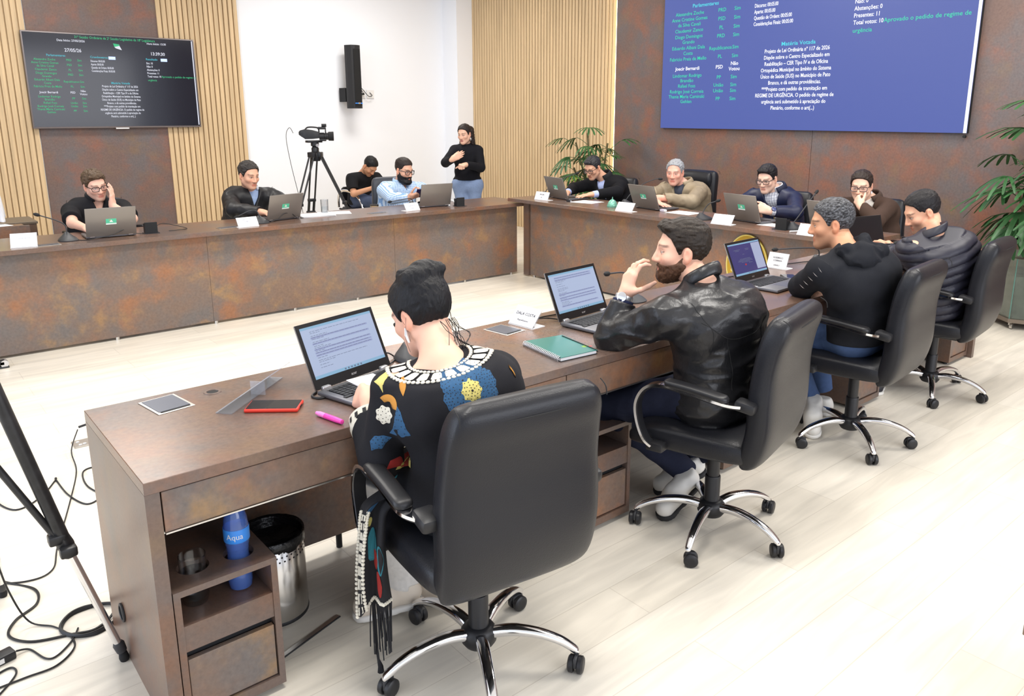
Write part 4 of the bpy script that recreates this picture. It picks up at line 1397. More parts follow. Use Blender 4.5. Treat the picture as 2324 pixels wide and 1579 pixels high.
sheets('white sheets beside the laptop of the man in the overcoat', (5.40, 5.47, HH), R(8), 2, 0.21, 0.25)
sheets('white sheet in front of the grey-haired man\'s folded arms', (5.43, 4.31, HH), R(6), 1, 0.2, 0.25, 2)
sheets('white sheet beside the navy jacket man\'s hand', (5.36, 3.36, HH), R(4), 1, 0.16, 0.23, 3)
sheets('thick stack of white papers beside the drinking glass', (3.08, 6.58, DH), R(80), 10, 0.21, 0.297, 4)
sheets('single white sheet sticking out beyond the drinking glass', (3.30, 6.66, DH), R(65), 1, 0.21, 0.297, 5)
t = thing('correction_tape', 'small white eraser block by the grey-haired man\'s laptop', 'eraser', (5.37, 4.49, HH), R(80))
MB().b2((-0.035, -0.012, 0.0), (0.035, 0.012, 0.02), 0.004).build('body', M_WHITEPL, t, True)
MB().b2((-0.022, -0.0125, 0.002), (0.03, 0.0125, 0.0205)).build('sleeve', mat('sleeve_clear', srgb(200, 195, 210), 0.3), t)
t = thing('white_pen', 'short white marker lying by the ANNE GOMES card', 'pen', (5.14, 3.07, HH + 0.006), R(60))
MB().lathe([(0, -0.03), (0.006, -0.03), (0.006, 0.03), (0, 0.03)], (0, 0, 0), 12, RX90).build('barrel', M_WHITEPL, t, True)
MB().lathe([(0, 0.03), (0.0065, 0.03), (0.0065, 0.045), (0, 0.045)], (0, 0, 0), 12, RX90).build('cap', M_SILVER, t, True)
t = thing('usb_stick', 'small black dongle on the papers by the overcoat man\'s laptop', 'dongle', (5.285, 5.62, HH), R(20))
MB().b2((-0.012, -0.02, 0.0), (0.012, 0.02, 0.018), 0.003).build('body', M_BLACKPL, t, True)
MB().b2((-0.008, -0.03, 0.003), (0.008, -0.02, 0.012)).build('connector', M_SILVER, t)

# drinking glass
t = thing('drinking_glass', 'clear drinking glass beside the stack of papers on the far desk', 'glass', (3.205, 6.66, DH))
MB().lathe([(0, 0.0), (0.032, 0.0), (0.0345, 0.13), (0.0325, 0.13), (0.030, 0.012), (0, 0.012)], n=28).build('tumbler', M_GLASS, t, True, 60)
MB().lathe([(0, 0.013), (0.0296, 0.013), (0.0310, 0.065), (0, 0.065)], n=28).build('water', thin_glass('water', (0.92, 0.95, 0.97), 0.04, 0.3), t, True, 60)

# green desk bell
t = thing('desk_bell', 'small pale green desk bell on the head desk', 'bell', (5.276, 5.02, HH))
M_BELL = mat('bell_green', srgb(120, 182, 160), 0.25, 0.3)
MB().lathe([(0, 0), (0.048, 0), (0.05, 0.006), (0.05, 0.018), (0.043, 0.022), (0, 0.022)], n=32).build('base', M_BELL, t, True, 50)
MB().lathe([(0.045, 0.022), (0.042, 0.036), (0.034, 0.052), (0.02, 0.066), (0.008, 0.073), (0, 0.074)], n=32).build('dome', M_BELL, t, True, 60)
MB().lathe([(0.004, 0.072), (0.006, 0.078), (0.0035, 0.086), (0.003, 0.094), (0, 0.095)], n=14).build('button', M_BELL, t, True, 60)

# ================================================================ under the near desk: bottle, tumbler, bin, footrest
t = thing('water_bottle', 'blue plastic water bottle standing in the cabinet top under the desk', 'bottle', (0.669, 2.0736, 0.323))
M_BOT = thin_glass('bottle_blue', (0.50, 0.66, 0.98), 0.05, 0.5, body=0.35, body_col=srgb(110, 150, 235))
prof = [(0, 0.004), (0.02, 0.0), (0.030, 0.003), (0.033, 0.02), (0.033, 0.06), (0.0315, 0.085), (0.0285, 0.105), (0.0300, 0.125), (0.0335, 0.145), (0.0345, 0.150), (0.0345, 0.192), (0.0335, 0.197), (0.032, 0.215), (0.026, 0.235), (0.016, 0.252), (0.013, 0.258), (0.013, 0.268), (0, 0.268)]
MB().lathe(prof, n=32).build('bottle_body', M_BOT, t, True, 60)
MB().lathe([(0.0352, 0.151), (0.0356, 0.152), (0.0356, 0.190), (0.0352, 0.191)], n=32).build('label', mat('bottle_label', srgb(60, 140, 230), 0.35), t, True, 60)
lb = []
tx = text_mesh([('Aqua', 0, 0, 0.024, 'CENTER', 0.95)], 'lettering', M_WHITEPL, t)
me = tx.data
for v in me.vertices:                         # wrap the word round the label, facing the photographer's side
    a = R(-118) + v.co.x / 0.0362
    v.co = (0.0362 * math.cos(a), 0.0362 * math.sin(a), 0.164 + v.co.y)
MB().lathe([(0, 0.259), (0.0155, 0.259), (0.016, 0.262), (0.016, 0.282), (0.0145, 0.285), (0, 0.285)], n=28).build('cap', mat('bottle_cap', srgb(40, 120, 220), 0.4), t, True, 50)
t = thing('tumbler', 'clear glass tumbler standing in the cabinet top under the desk', 'glass', (0.546, 2.0836, 0.323))
MB().lathe([(0, 0.0), (0.032, 0.0), (0.036, 0.02), (0.038, 0.075), (0.0365, 0.142), (0.035, 0.142), (0.0362, 0.075), (0.034, 0.024), (0.03, 0.014), (0, 0.014)], n=32).build('glass_wall', M_GLASS, t, True, 60)
MB().lathe([(0, 0.0148), (0.029, 0.0148), (0.0325, 0.023), (0.0335, 0.034), (0, 0.034)], n=32).build('water', MATS['water'], t, True, 60)

t = thing('waste_bin', 'polished steel waste bin with a black bag under the near desk', 'bin', (0.872, 2.36, 0))
MB().lathe([(0, 0.004), (0.104, 0.004), (0.106, 0.012), (0.106, 0.295), (0.104, 0.297), (0.103, 0.295), (0.103, 0.014), (0, 0.012)], n=48).build('shell', M_STEEL, t, True, 50)
MB().lathe([(0, 0), (0.107, 0), (0.108, 0.006), (0.106, 0.012), (0, 0.008)], n=48).build('foot_ring', M_BLACKPL, t, True, 50)
mb = MB()
for r_ in range(3):
    for k in range(40):
        a = 2 * PI * (k + 0.5 * (r_ % 2)) / 40
        mb.cyl((0.1055 * math.cos(a), 0.1055 * math.sin(a), 0.232 + r_ * 0.016), 0.0032, 0.0012, 8, Matrix.Rotation(a, 4, 'Z') @ Matrix.Rotation(PI / 2, 4, 'Y'))
mb.build('holes', M_MATTEBLK, t)
mb = MB()
n = 48
rg = random.Random(3)
rr = []
for r0, z in ((0.1085, 0.262), (0.110, 0.275), (0.1095, 0.298), (0.105, 0.302), (0.100, 0.29), (0.097, 0.15)):
    rr.append([Vector(((r0 + rg.uniform(-.0012, .0012)) * math.cos(2 * PI * k / n), (r0 + rg.uniform(-.0012, .0012)) * math.sin(2 * PI * k / n), z + rg.uniform(-.006, .006) * (1 if z < .27 else .2))) for k in range(n)])
mb.loft(rr)
mb.build('bin_bag', mat('black_bag', (0.01, 0.01, 0.011), 0.25, bump=(60, 0.4)), t, True, 180)
t = thing('floor_cable_channel', 'thin floor strip beside the waste bin', 'floor strip', (0.92, 2.16, 0), R(18))
MB().b2((-0.17, -0.008, 0.0), (0.10, 0.008, 0.003)).build('lid', M_ALU, t)
MB().b2((-0.17, -0.012, 0.0), (0.10, -0.008, 0.0035)).build('edge', M_DARKPL, t)

# ================================================================ lectern, flag
t = thing('lectern', 'low rust brown lectern box behind the far desk, below the flag', 'lectern', (0.35, 7.75, 0))
MB().b2((-0.6, 0.0, 0.0), (0.69, 0.03, 0.735)).build('front_panel', M_RUST, t)
MB().b2((-0.6, 0.03, 0.0), (0.69, 0.45, 0.70)).build('body', M_RUSTEDGE, t)
t2 = thing('side_cabinet', 'grey-brown cabinet standing behind the lectern', 'cabinet', (0.6, 8.30, 0))
MB().b2((-0.8, 0, 0.06), (0.57, 0.45, 0.68)).build('carcass', M_RUSTEDGE, t2)
MB().b2((-0.8, 0.02, 0.0), (0.57, 0.43, 0.06)).build('plinth', M_MATTEBLK, t2)
MB().b2((-0.82, -0.01, 0.68), (0.58, 0.46, 0.70), 0.002, 1).build('top', mat('cabinet_top', srgb(110, 98, 84), 0.5), t2)
sheets('white sheet lying on the lectern under the flag', (0.84, 7.86, 0.737), R(20), 1, 0.14, 0.2, 8)
fl = thing('flag', 'white, yellow and green flag hanging folded from its pole', 'flag', (0.80, 7.95, 0))
MB().tube([(-0.09, 0.02, 0.0), (-0.09, 0.02, 2.2)], 0.014, 12).build('pole', mat('flag_pole', (0.5, 0.4, 0.2), 0.3, 0.8), fl, True)
MB().lathe([(0, 0), (0.13, 0), (0.13, 0.02), (0.05, 0.05), (0.02, 0.12), (0, 0.12)], (-0.09, 0.02, 0), 24).build('stand', mat('flag_stand', (0.3, 0.22, 0.1), 0.3, 0.8), fl, True)
# draped cloth: columns of folds, coloured by diagonal bands of the cloth itself
nu, nv = 60, 90
V, C = [], []
gre, whi, yel, dgr = srgb(20, 140, 90), srgb(232, 232, 236), srgb(244, 232, 60), srgb(24, 70, 50)
for j in range(nv + 1):
    v = j / nv
    for i in range(nu + 1):
        u = i / nu
        wd = 0.06 + 0.20 * v ** 0.8
        a = u * 2 * PI * 4.5
        x = -0.09 + wd * (u - 0.25) * 1.05 + 0.012 * math.sin(a + v * 2)
        y = 0.02 + (0.015 + 0.035 * v) * math.sin(a) - 0.02
        z = 2.05 - 1.28 * v + 0.10 * (u - 0.5) * v - 0.05 * math.sin(u * 9) * (v > 0.97)
        V.append((x, y, z))
        band = v + 0.10 * (1 - u)
        C.append(gre if band < 0.60 else whi if band < 0.73 else yel if band < 0.86 else whi if u > 0.3 else dgr if u > 0.15 else gre)
F = np.array([(j * (nu + 1) + i, j * (nu + 1) + i + 1, (j + 1) * (nu + 1) + i + 1, (j + 1) * (nu + 1) + i) for j in range(nv) for i in range(nu)])
cl = from_arrays('cloth', V, F, mat('flag_cloth', rough=0.85, vcol=True), fl, True, np.array(C))
md = cl.modifiers.new('thick', 'SOLIDIFY')
md.thickness = 0.003

# ================================================================ video camera on its tripod, behind the far desk
t = thing('video_tripod', 'black twin-tube camera tripod before the white wall', 'tripod', (3.98, 8.42, 0), R(0))
hub = Vector((0, 0, 1.20))
MB().lathe([(0, 1.13), (0.05, 1.13), (0.06, 1.16), (0.06, 1.22), (0.045, 1.235), (0, 1.235)], n=20).build('crown', M_BLACKPL, t, True, 50)
feet = [Vector((-0.25, -0.36, 0.0)), Vector((0.62, -0.05, 0.0)), Vector((-0.30, 0.40, 0.0))]
feet = [Vector((0.46, -0.39, 0.0)), Vector((0.11, 0.58, 0.0)), Vector((-0.55, -0.20, 0.0))]
for f in feet:
    d = Vector((f.x, f.y, 0)).normalized()
    sd = Vector((-d.y, d.x, 0))
    top = hub + d * 0.055
    mid = top + (f - top) * 0.58
    low = top + (f - top) * 0.45
    for k, r_ in enumerate((-1, 1)):
        MB().tube([top + sd * 0.035 * r_, mid + sd * 0.035 * r_], 0.0105, 8).build('leg_tube', M_BLACKPL, t, True)
        MB().tube([low + sd * 0.022 * r_, f + sd * 0.022 * r_ + Vector((0, 0, 0.02))], 0.0085, 8).build('lower_leg_tube', M_BLACKPL, t, True)
    yaw = Matrix.Rotation(math.atan2(sd.y, sd.x), 4, 'Z')
    MB().box(mid, (0.105, 0.04, 0.045), yaw, 0.006).build('leg_clamp', M_BLACKPL, t, True)
    MB().box(low, (0.095, 0.038, 0.035), yaw, 0.006).build('leg_clamp', M_BLACKPL, t, True)
    MB().box(top, (0.11, 0.04, 0.06), yaw, 0.008).build('leg_yoke', M_BLACKPL, t, True)
    MB().box(f + Vector((0, 0, 0.015)), (0.07, 0.05, 0.03), yaw, 0.01).build('foot', M_MATTEBLK, t, True)
    MB().tube([Vector((0, 0, 0.46)), mid + Vector((0, 0, -0.02))], 0.006, 8).build('spreader_arm', M_BLACKPL, t, True)
MB().lathe([(0, 0.44), (0.03, 0.44), (0.03, 0.48), (0, 0.48)], n=16).build('spreader_hub', M_BLACKPL, t, True)
MB().lathe([(0, 1.23), (0.04, 1.23), (0.042, 1.27), (0.03, 1.29), (0.045, 1.30), (0.045, 1.34), (0, 1.34)], n=20).build('fluid_head', M_BLACKPL, t, True, 50)
MB().b2((-0.10, -0.035, 1.335), (0.08, 0.035, 1.36), 0.006).build('head_plate', M_BLACKPL, t, True)
MB().cyl((0.0, -0.052, 1.305), 0.018, 0.012, 16, Matrix.Rotation(PI / 2, 4, 'X')).build('bubble_level', M_SILVER, t, True)
vc = thing('video_camera', 'black professional video camera on the tripod', 'camera', (3.98, 8.42, 1.36), R(-28))
vc.scale = (0.76, 0.76, 0.8)
mb = MB()
mb.loft([[Vector((x, y * k, 0.075 + z * k2 + s)) for y, z in ((-0.055, -0.05), (0.055, -0.05), (0.06, 0.02), (0.05, 0.07), (-0.05, 0.07), (-0.06, 0.02))] for x, k, k2, s in ((-0.22, 0.5, 0.3, 0.02), (-0.20, 0.8, 0.6, 0.02), (-0.13, 1.0, 1.15, 0.0), (-0.02, 1.05, 1.0, -0.005), (0.06, 0.9, 0.75, -0.01), (0.08, 0.7, 0.6, -0.01))])
mb.build('camera_body', M_BLACKPL, vc, True, 35)
RY90 = Matrix.Rotation(PI / 2, 4, 'Y')
MB().lathe([(0, 0), (0.048, 0), (0.052, 0.02), (0.052, 0.07), (0.046, 0.075), (0.046, 0.10), (0.05, 0.105), (0.05, 0.13), (0, 0.13)], (0.07, 0, 0.055), 28, RY90).build('lens', M_BLACKPL, vc, True, 35)
MB().lathe([(0.055, 0), (0.062, 0.004), (0.064, 0.075), (0.058, 0.078), (0.05, 0.02)], (0.20, 0, 0.055), 28, RY90).build('lens_hood', M_MATTEBLK, vc, True, 35)
MB().b2((0.08, -0.045, -0.012), (0.17, 0.0, 0.02), 0.01).build('zoom_grip', M_BLACKPL, vc, True)
MB().tube(spline([(-0.13, 0, 0.145), (-0.09, 0, 0.178), (0.0, 0, 0.18), (0.06, 0, 0.165), (0.07, 0, 0.11)], 6), 0.011, 10).build('carry_handle', M_BLACKPL, vc, True)
MB().b2((0.05, -0.03, 0.15), (0.16, 0.03, 0.185), 0.008).cyl((0.11, 0, 0.205), 0.022, 0.07, 14, RY90).b2((0.155, -0.02, 0.09), (0.172, 0.02, 0.18), 0.004).build('viewfinder', M_BLACKPL, vc, True)
MB().b2((-0.19, -0.05, 0.05), (-0.13, 0.05, 0.12), 0.008).build('battery', M_DARKPL, vc, True)
cable('camera_cable', 'thin black cable hanging from the video camera to the floor', [(3.78, 8.53, 1.44), (3.74, 8.53, 1.50), (3.69, 8.52, 1.40), (3.70, 8.46, 1.1), (3.76, 8.42, 0.7), (3.82, 8.40, 0.3), (3.85, 8.4, 0.02)], 0.003)

# ================================================================ near tripod at the frame edge
M_TRIB = mat('scuffed_black_tube', (0.016, 0.016, 0.017), 0.35, var=(30, 0.4))
t = thing('floor_tripod', 'black and chrome tripod standing at the near edge beside the desk', 'tripod', (-0.28, 2.55, 0))
O_ = Vector((-0.28, 2.55, 0))
apex = Vector((0.13, 2.45, 1.22)) - O_
for (fx, fy) in ((0.407, 2.419), (0.172, 3.052)):
    f = Vector((fx, fy, 0.0)) - O_
    pass
f1 = Vector((0.407, 2.419, 0.02)) - O_
k1 = Vector((0.300, 2.43, 0.430)) - O_
MB().tube([apex, k1], 0.019, 14).build('upper_leg', M_TRIB, t, True)
lower = MB().tube([k1 + (k1 - f1).normalized() * 0.02, f1 + (k1 - f1).normalized() * 0.05], 0.0115, 14).build('lower_leg', M_CHROME, t, True)
d1 = (f1 - k1).normalized()
MB().tube([k1 - d1 * 0.03, k1 - d1 * 0.005, k1 + d1 * 0.035], [0.021, 0.024, 0.018], 10).build('leg_clamp', M_TRIB, t, True)
MB().box(k1 + Vector((0.0, -0.03, -0.005)), (0.045, 0.03, 0.03), None, 0.006).build('clamp_lever', M_TRIB, t, True)
MB().box(k1 + Vector((-0.02, 0.0, 0.03)), (0.045, 0.04, 0.03), None, 0.006).build('brace_lug', M_TRIB, t, True)
MB().tube([f1 - d1 * 0.05, f1 - d1 * 0.042, f1 - d1 * 0.015], [0.013, 0.017, 0.015], 12).build('foot_collar', M_DARKPL, t, True)
MB().tube([f1 - d1 * 0.015, f1 - d1 * 0.008, f1 + Vector((0, 0, -0.01)), f1 + Vector((0, 0, -0.02))], [0.006, 0.012, 0.015, 0.012], 14).build('rubber_foot', M_MATTEBLK, t, True)
br0 = Vector((-0.06, 2.55, 0.52)) - O_
MB().tube([k1 + Vector((-0.02, 0, 0.03)), Vector((0.13, 2.45, 0.80)) - O_], 0.010, 10).build('brace', M_TRIB, t, True)
f2 = Vector((0.168, 3.052, 0.02)) - O_
k2 = apex + (f2 - apex) * 0.62
d2 = (f2 - k2).normalized()
MB().tube([apex, k2], 0.0165, 14).build('upper_leg', M_TRIB, t, True)
MB().tube([k2, f2 - d2 * 0.05], 0.0115, 14).build('lower_leg', M_CHROME, t, True)
MB().tube([f2 - d2 * 0.05, f2 - d2 * 0.042, f2 - d2 * 0.015], [0.013, 0.017, 0.015], 12).build('foot_collar', M_DARKPL, t, True)
MB().tube([f2 - d2 * 0.015, f2 - d2 * 0.008, f2 + Vector((0, 0, -0.01)), f2 + Vector((0, 0, -0.02))], [0.006, 0.012, 0.015, 0.012], 14).build('rubber_foot', M_MATTEBLK, t, True)
f3 = Vector((-0.95, 2.2, 0.02)) - O_
MB().tube([apex, f3], 0.0165, 14).build('upper_leg', M_TRIB, t, True)
MB().lathe([(0, -0.05), (0.05, -0.05), (0.055, 0.0), (0.05, 0.06), (0, 0.06)], apex, 18).build('crown', M_TRIB, t, True)
# another stand's caster by the far desk
t = thing('stand_caster', 'black caster foot of a stand at the far desk\'s end', 'caster', (0.535, 6.075, 0))
MB().b2((-0.05, -0.035, 0.0), (0.045, 0.03, 0.012), 0.004).build('sole_plate', M_DARKPL, t, True)
MB().b2((-0.045, -0.03, 0.012), (0.03, 0.02, 0.055), 0.012, 3).build('housing', M_BLACKPL, t, True)
MB().cyl((0.02, -0.03, 0.03), 0.024, 0.05, 16, Matrix.Rotation(-PI / 2, 4, 'X')).build('wheel', M_SILVER, t, True)
MB().tube([(-0.03, 0, 0.05), (-0.04, 0.0, 0.11)], 0.012, 10).build('stem', M_DARKPL, t, True)

# cables on the floor around the near tripod
fz = 0.004
FC = 'black cables snaking over the floor by the near tripod'
cable('floor_cable', 'black cable with a pointed kink running from the near tripod to the floor outlet',
      [(0.05, 4.30, fz), (0.19, 4.33, fz), (0.255, 4.12, fz), (0.245, 3.90, fz), (0.30, 3.74, fz), (0.40, 3.80, fz), (0.485, 3.95, fz), (0.487, 3.955, fz), (0.50, 3.75, fz), (0.545, 3.60, fz), (0.62, 3.66, fz), (0.685, 3.86, fz), (0.66, 3.98, fz), (0.60, 3.96, fz), (0.585, 3.78, fz), (0.64, 3.62, fz), (0.70, 3.70, fz)], 0.0035, group=FC)
cable('floor_cable', 'thin black cable running straight from the outlet plate toward the tripod leg',
      [(0.66, 4.34, 0.08), (0.60, 4.20, 0.03), (0.58, 4.0, fz), (0.50, 3.70, fz), (0.38, 3.30, fz), (0.33, 3.12, fz), (0.24, 3.10, fz), (0.1, 3.2, fz)], 0.003, group=FC)
loop = []
cx_, cy_ = 0.375, 2.70
for k in range(46):
    a = k / 15 * 2 * PI
    loop.append((cx_ + (0.088 + 0.004 * math.sin(k * .9)) * math.cos(a), cy_ + (0.085 + 0.006 * math.sin(k * 1.3)) * math.sin(a), fz + 0.0025 * (k // 15)))
cable('floor_cable', 'coil of black cable lying around the foot of the tripod leg', loop + [(0.50, 2.72, fz + .005), (0.46, 2.62, fz)], 0.0045, 6, group=FC)
cable('floor_cable', 'black cable sweeping in a wide bow between tripod leg and adapter',
      [(-0.05, 3.55, 0.30), (0.02, 3.35, 0.16), (0.10, 3.20, 0.05), (0.20, 3.12, fz), (0.26, 3.02, fz), (0.25, 2.92, fz), (0.18, 2.86, fz), (0.15, 2.78, fz), (0.20, 2.70, fz), (0.30, 2.66, fz), (0.38, 2.64, fz), (0.452, 2.70, fz + .02), (0.47, 2.76, 0.14)], 0.0045, group=FC)
cable('floor_cable', 'thin cable hanging beside the tripod and trailing to the cable coil',
      [(-0.18, 2.6, 0.75), (0.02, 2.62, 0.62), (0.10, 2.68, 0.5), (0.14, 2.74, 0.35), (0.17, 2.80, 0.15), (0.21, 2.80, 0.02), (0.27, 2.74, fz), (0.30, 2.66, fz), (0.30, 2.58, fz), (0.24, 2.52, fz), (0.16, 2.52, fz), (0.08, 2.52, fz)], 0.003, group=FC)
cable('floor_cable', 'cord from the black adapter curving along the floor',
      [(0.155, 2.662, fz + .01), (0.19, 2.66, fz), (0.22, 2.58, fz), (0.25, 2.57, fz), (0.30, 2.62, fz), (0.33, 2.68, fz)], 0.003, group=FC)
cable('floor_cable', 'loop of black cable lying below the adapter', [(0.0, 2.50, fz), (0.08, 2.58, fz), (0.13, 2.60, fz), (0.14, 2.56, fz), (0.10, 2.50, fz), (0.04, 2.44, fz), (0.0, 2.40, fz)], 0.003, group=FC)
t = thing('power_adapter', 'black power adapter brick on the floor by the cables', 'adapter', (0.115, 2.655, 0.0), R(15))
MB().b2((-0.05, -0.022, 0.0), (0.035, 0.022, 0.028), 0.005).build('brick', M_BLACKPL, t, True)
MB().b2((-0.045, -0.0225, 0.006), (0.0, -0.021, 0.022)).build('label_plate', M_WHITEPL, t)
# cable outlet in the desk's end panel
t = thing('panel_grommet', 'round cable outlet in the end panel of the near desk', 'grommet', (0.4205, 2.43, 0.155))
MB().lathe([(0.022, 0.0), (0.030, 0.0), (0.030, 0.004), (0.024, 0.006), (0.022, 0.004)], (0, 0, 0), 28, Matrix.Rotation(-PI / 2, 4, 'Y')).build('ring', M_DARKPL, t, True)
MB().cyl((0.0, 0, 0), 0.022, 0.002, 28, Matrix.Rotation(-PI / 2, 4, 'Y')).build('opening', M_MATTEBLK, t)

# ================================================================ potted palms
M_LEAF = mat('palm_leaf', srgb(50, 92, 50), 0.42, var=(9, 0.35))
M_LEAFY = mat('palm_leaf_yellow', srgb(122, 150, 52), 0.45, var=(9, 0.3))
M_CANE = mat('palm_cane', srgb(92, 84, 52), 0.7, var=(40, 0.3))


def fan_leaf(mb, base, dirv, length, spread, rng, droop, xmax=9.0):
    """one fan of narrow blunt leaflets at the end of a stalk"""
    d = Vector(dirv).normalized()
    side = d.cross(Vector((0, 0, 1)))
    side = side.normalized() if side.length > 1e-4 else Vector((1, 0, 0))
    upv = side.cross(d).normalized()
    n = rng.choice((6, 7, 8))
    for i in range(n):
        a = (i / (n - 1) - 0.5) * 2 * spread
        ld = (d * math.cos(a) + side * math.sin(a)).normalized()
        L = length * (1 - 0.22 * abs(a) / spread) * rng.uniform(0.88, 1.08)
        w = L * rng.uniform(0.052, 0.07)
        sv = ld.cross(upv).normalized()
        rows = []
        for k, (f, wf) in enumerate(((0.0, 0.25), (0.2, 0.8), (0.5, 1.0), (0.8, 0.9), (0.97, 0.62), (1.0, 0.3))):
            c = Vector(base) + ld * (L * f) + upv * (0.05 * L * math.sin(f * PI)) - Vector((0, 0, droop * L * f * f))
            rows.append([c - sv * w * wf, c - upv * w * 0.25 * wf, c + sv * w * wf])
        vs = [[mb.bm.verts.new((min(p.x, xmax - 0.02 * j_), p.y, p.z)) for j_, p in enumerate(r_)] for r_ in rows]
        for A, B in zip(vs, vs[1:]):
            for q in range(2):
                mb.bm.faces.new((A[q], A[q + 1], B[q + 1], B[q]))


def palm(label, loc, canes, seed, leaf_len):
    rng = random.Random(seed)
    t = thing('potted_palm', label, 'plant', loc)
    for (dx, dy, h, lean) in canes:
        pts = spline([(dx, dy, 0.30), (dx + lean[0] * 0.3, dy + lean[1] * 0.3, 0.3 + (h - 0.3) * 0.5), (dx + lean[0], dy + lean[1], h)], 6)
        cn = MB().tube(pts, 0.011, 8).build('cane', M_CANE, t, True)
        nl = int(5 + h * 3)
        for k in range(nl):
            f = 0.38 + 0.62 * (k + 0.5) / nl
            p = pts[min(len(pts) - 1, int(f * (len(pts) - 1)))]
            a = k * 2.4 + seed + rng.uniform(-.4, .4)
            el = rng.uniform(0.15, 0.75)
            dv = Vector((math.cos(a) * math.cos(el), math.sin(a) * math.cos(el), math.sin(el)))
            e = p + dv * rng.uniform(0.14, 0.24)
            mb = MB().tube([p, p + dv * 0.1 + Vector((0, 0, 0.01)), e], 0.0035, 5)
            dd = Vector((dv.x, dv.y, dv.z - rng.uniform(0.35, 0.7)))
            fan_leaf(mb, e, dd, leaf_len * rng.uniform(0.75, 1.1), R(rng.uniform(50, 75)), rng, rng.uniform(0.25, 0.55), HEAD_X - 0.02 - loc[0])
            mb.build('frond', M_LEAFY if rng.random() < 0.07 else M_LEAF, t, True, 180)
    return t


palm('bushy potted palm in the corner by the warm light strip', (6.92, 6.98, 0), [(0, 0, 1.42, (0.0, 0.05)), (0.06, 0.05, 1.30, (-0.05, 0.22)), (-0.05, -0.05, 1.18, (-0.02, -0.20)), (0.0, 0.1, 1.00, (-0.12, 0.06)), (0.08, -0.08, 1.30, (0.06, -0.08))], 4, 0.27)
palm('tall potted palm in the glass planter at the frame edge', (7.02, 2.04, 0.10), [(0, 0, 1.62, (0.0, 0.02)), (-0.06, 0.05, 1.20, (-0.08, 0.10)), (0.05, -0.05, 1.35, (0.05, -0.1)), (0.02, 0.08, 0.98, (0.0, 0.14)), (-0.08, -0.04, 1.05, (-0.14, -0.02))], 9, 0.34)

# round pot of the corner palm
t = thing('plant_pot', 'dark plant pot of the corner palm, hidden behind the head desk', 'pot', (6.92, 6.98, 0))
MB().lathe([(0, 0.0), (0.14, 0.0), (0.19, 0.34), (0.20, 0.36), (0.18, 0.36), (0.17, 0.30), (0, 0.30)], n=32).build('pot', mat('dark_pot', srgb(60, 52, 46), 0.6), t, True, 40)
MB().cyl((0, 0, 0.29), 0.168, 0.02, 24).build('soil', mat('soil', srgb(60, 46, 34), 0.95), t)
# six-sided glass planter on casters
t = thing('glass_planter', 'six-sided glass planter on a wheeled base holding the tall palm', 'planter', (7.02, 2.04, 0))
hexa = lambda r, z: [Vector((r * math.cos(PI / 6 + k * PI / 3 + .35), r * math.sin(PI / 6 + k * PI / 3 + .35), z)) for k in range(6)]
mb = MB()
mb.loft([hexa(0.315, 0.055), hexa(0.315, 0.085)])
mb.build('base_tray', mat('planter_base', srgb(120, 108, 96), 0.4, 0.3), t)
M_PGLASS = thin_glass('planter_glass', (0.84, 0.93, 0.90), 0.06, 0.5)
lo, hi = hexa(0.30, 0.085), hexa(0.30, 0.56)
for k in range(6):
    a, b, c, d = lo[k], lo[(k + 1) % 6], hi[(k + 1) % 6], hi[k]
    nn = (b - a).cross(d - a).normalized()
    MB().loft([[a, b, c, d], [p - nn * 0.006 for p in (a, b, c, d)]]).build('glass_pane', M_PGLASS, t)
for k in range(6):
    MB().tube([lo[k], hi[k]], 0.004, 6).build('edge_seam', mat('glass_edge', srgb(92, 132, 122), 0.2), t, True)
MB().loft([hexa(0.26, 0.085), hexa(0.285, 0.42)]).build('inner_pot', mat('stone_pot', srgb(96, 88, 82), 0.85, var=(12, 0.35)), t)
for k in range(6):
    p = hexa(0.27, 0)[k]
    MB().cyl((p.x, p.y, 0.025), 0.025, 0.02, 14, Matrix.Rotation(PI / 2, 4, 'X')).b2((p.x - 0.012, p.y - 0.012, 0.03), (p.x + 0.012, p.y + 0.012, 0.056)).build('caster', M_ALU, t, True)
# ================================================================ figures: smooth-blended limbs turned into one skin each
from mathutils.bvhtree import BVHTree
VQ = 1.0            # voxel size factor
f32 = np.float32


def A3(p):
    return np.asarray(p, dtype=f32)


def unit(v):
    v = np.asarray(v, dtype=np.float64)
    return v / max(np.linalg.norm(v), 1e-9)


def d_cone(P, a, b, ra, rb):
    pa = P - A3(a)
    ba = A3(b) - A3(a)
    L = float(ba @ ba)
    t = np.clip(pa @ ba / max(L, 1e-9), 0, 1)
    q = pa - t[:, None] * ba
    return np.sqrt(np.einsum('ij,ij->i', q, q)) - (ra + (rb - ra) * t)


def d_ell(P, c, r, M=None):
    q = P - A3(c)
    if M is not None:
        q = q @ A3(M).T
    r = A3(r)
    k0 = np.sqrt(((q / r) ** 2).sum(1))
    k1 = np.sqrt(((q / (r * r)) ** 2).sum(1))
    return k0 * (k0 - 1) / np.maximum(k1, 1e-6)


def smin(a, b, k):
    h = np.maximum(k - np.abs(a - b), 0) / k
    return np.minimum(a, b) - h * h * k * 0.25


def smax(a, b, k):
    return -smin(-a, -b, k)


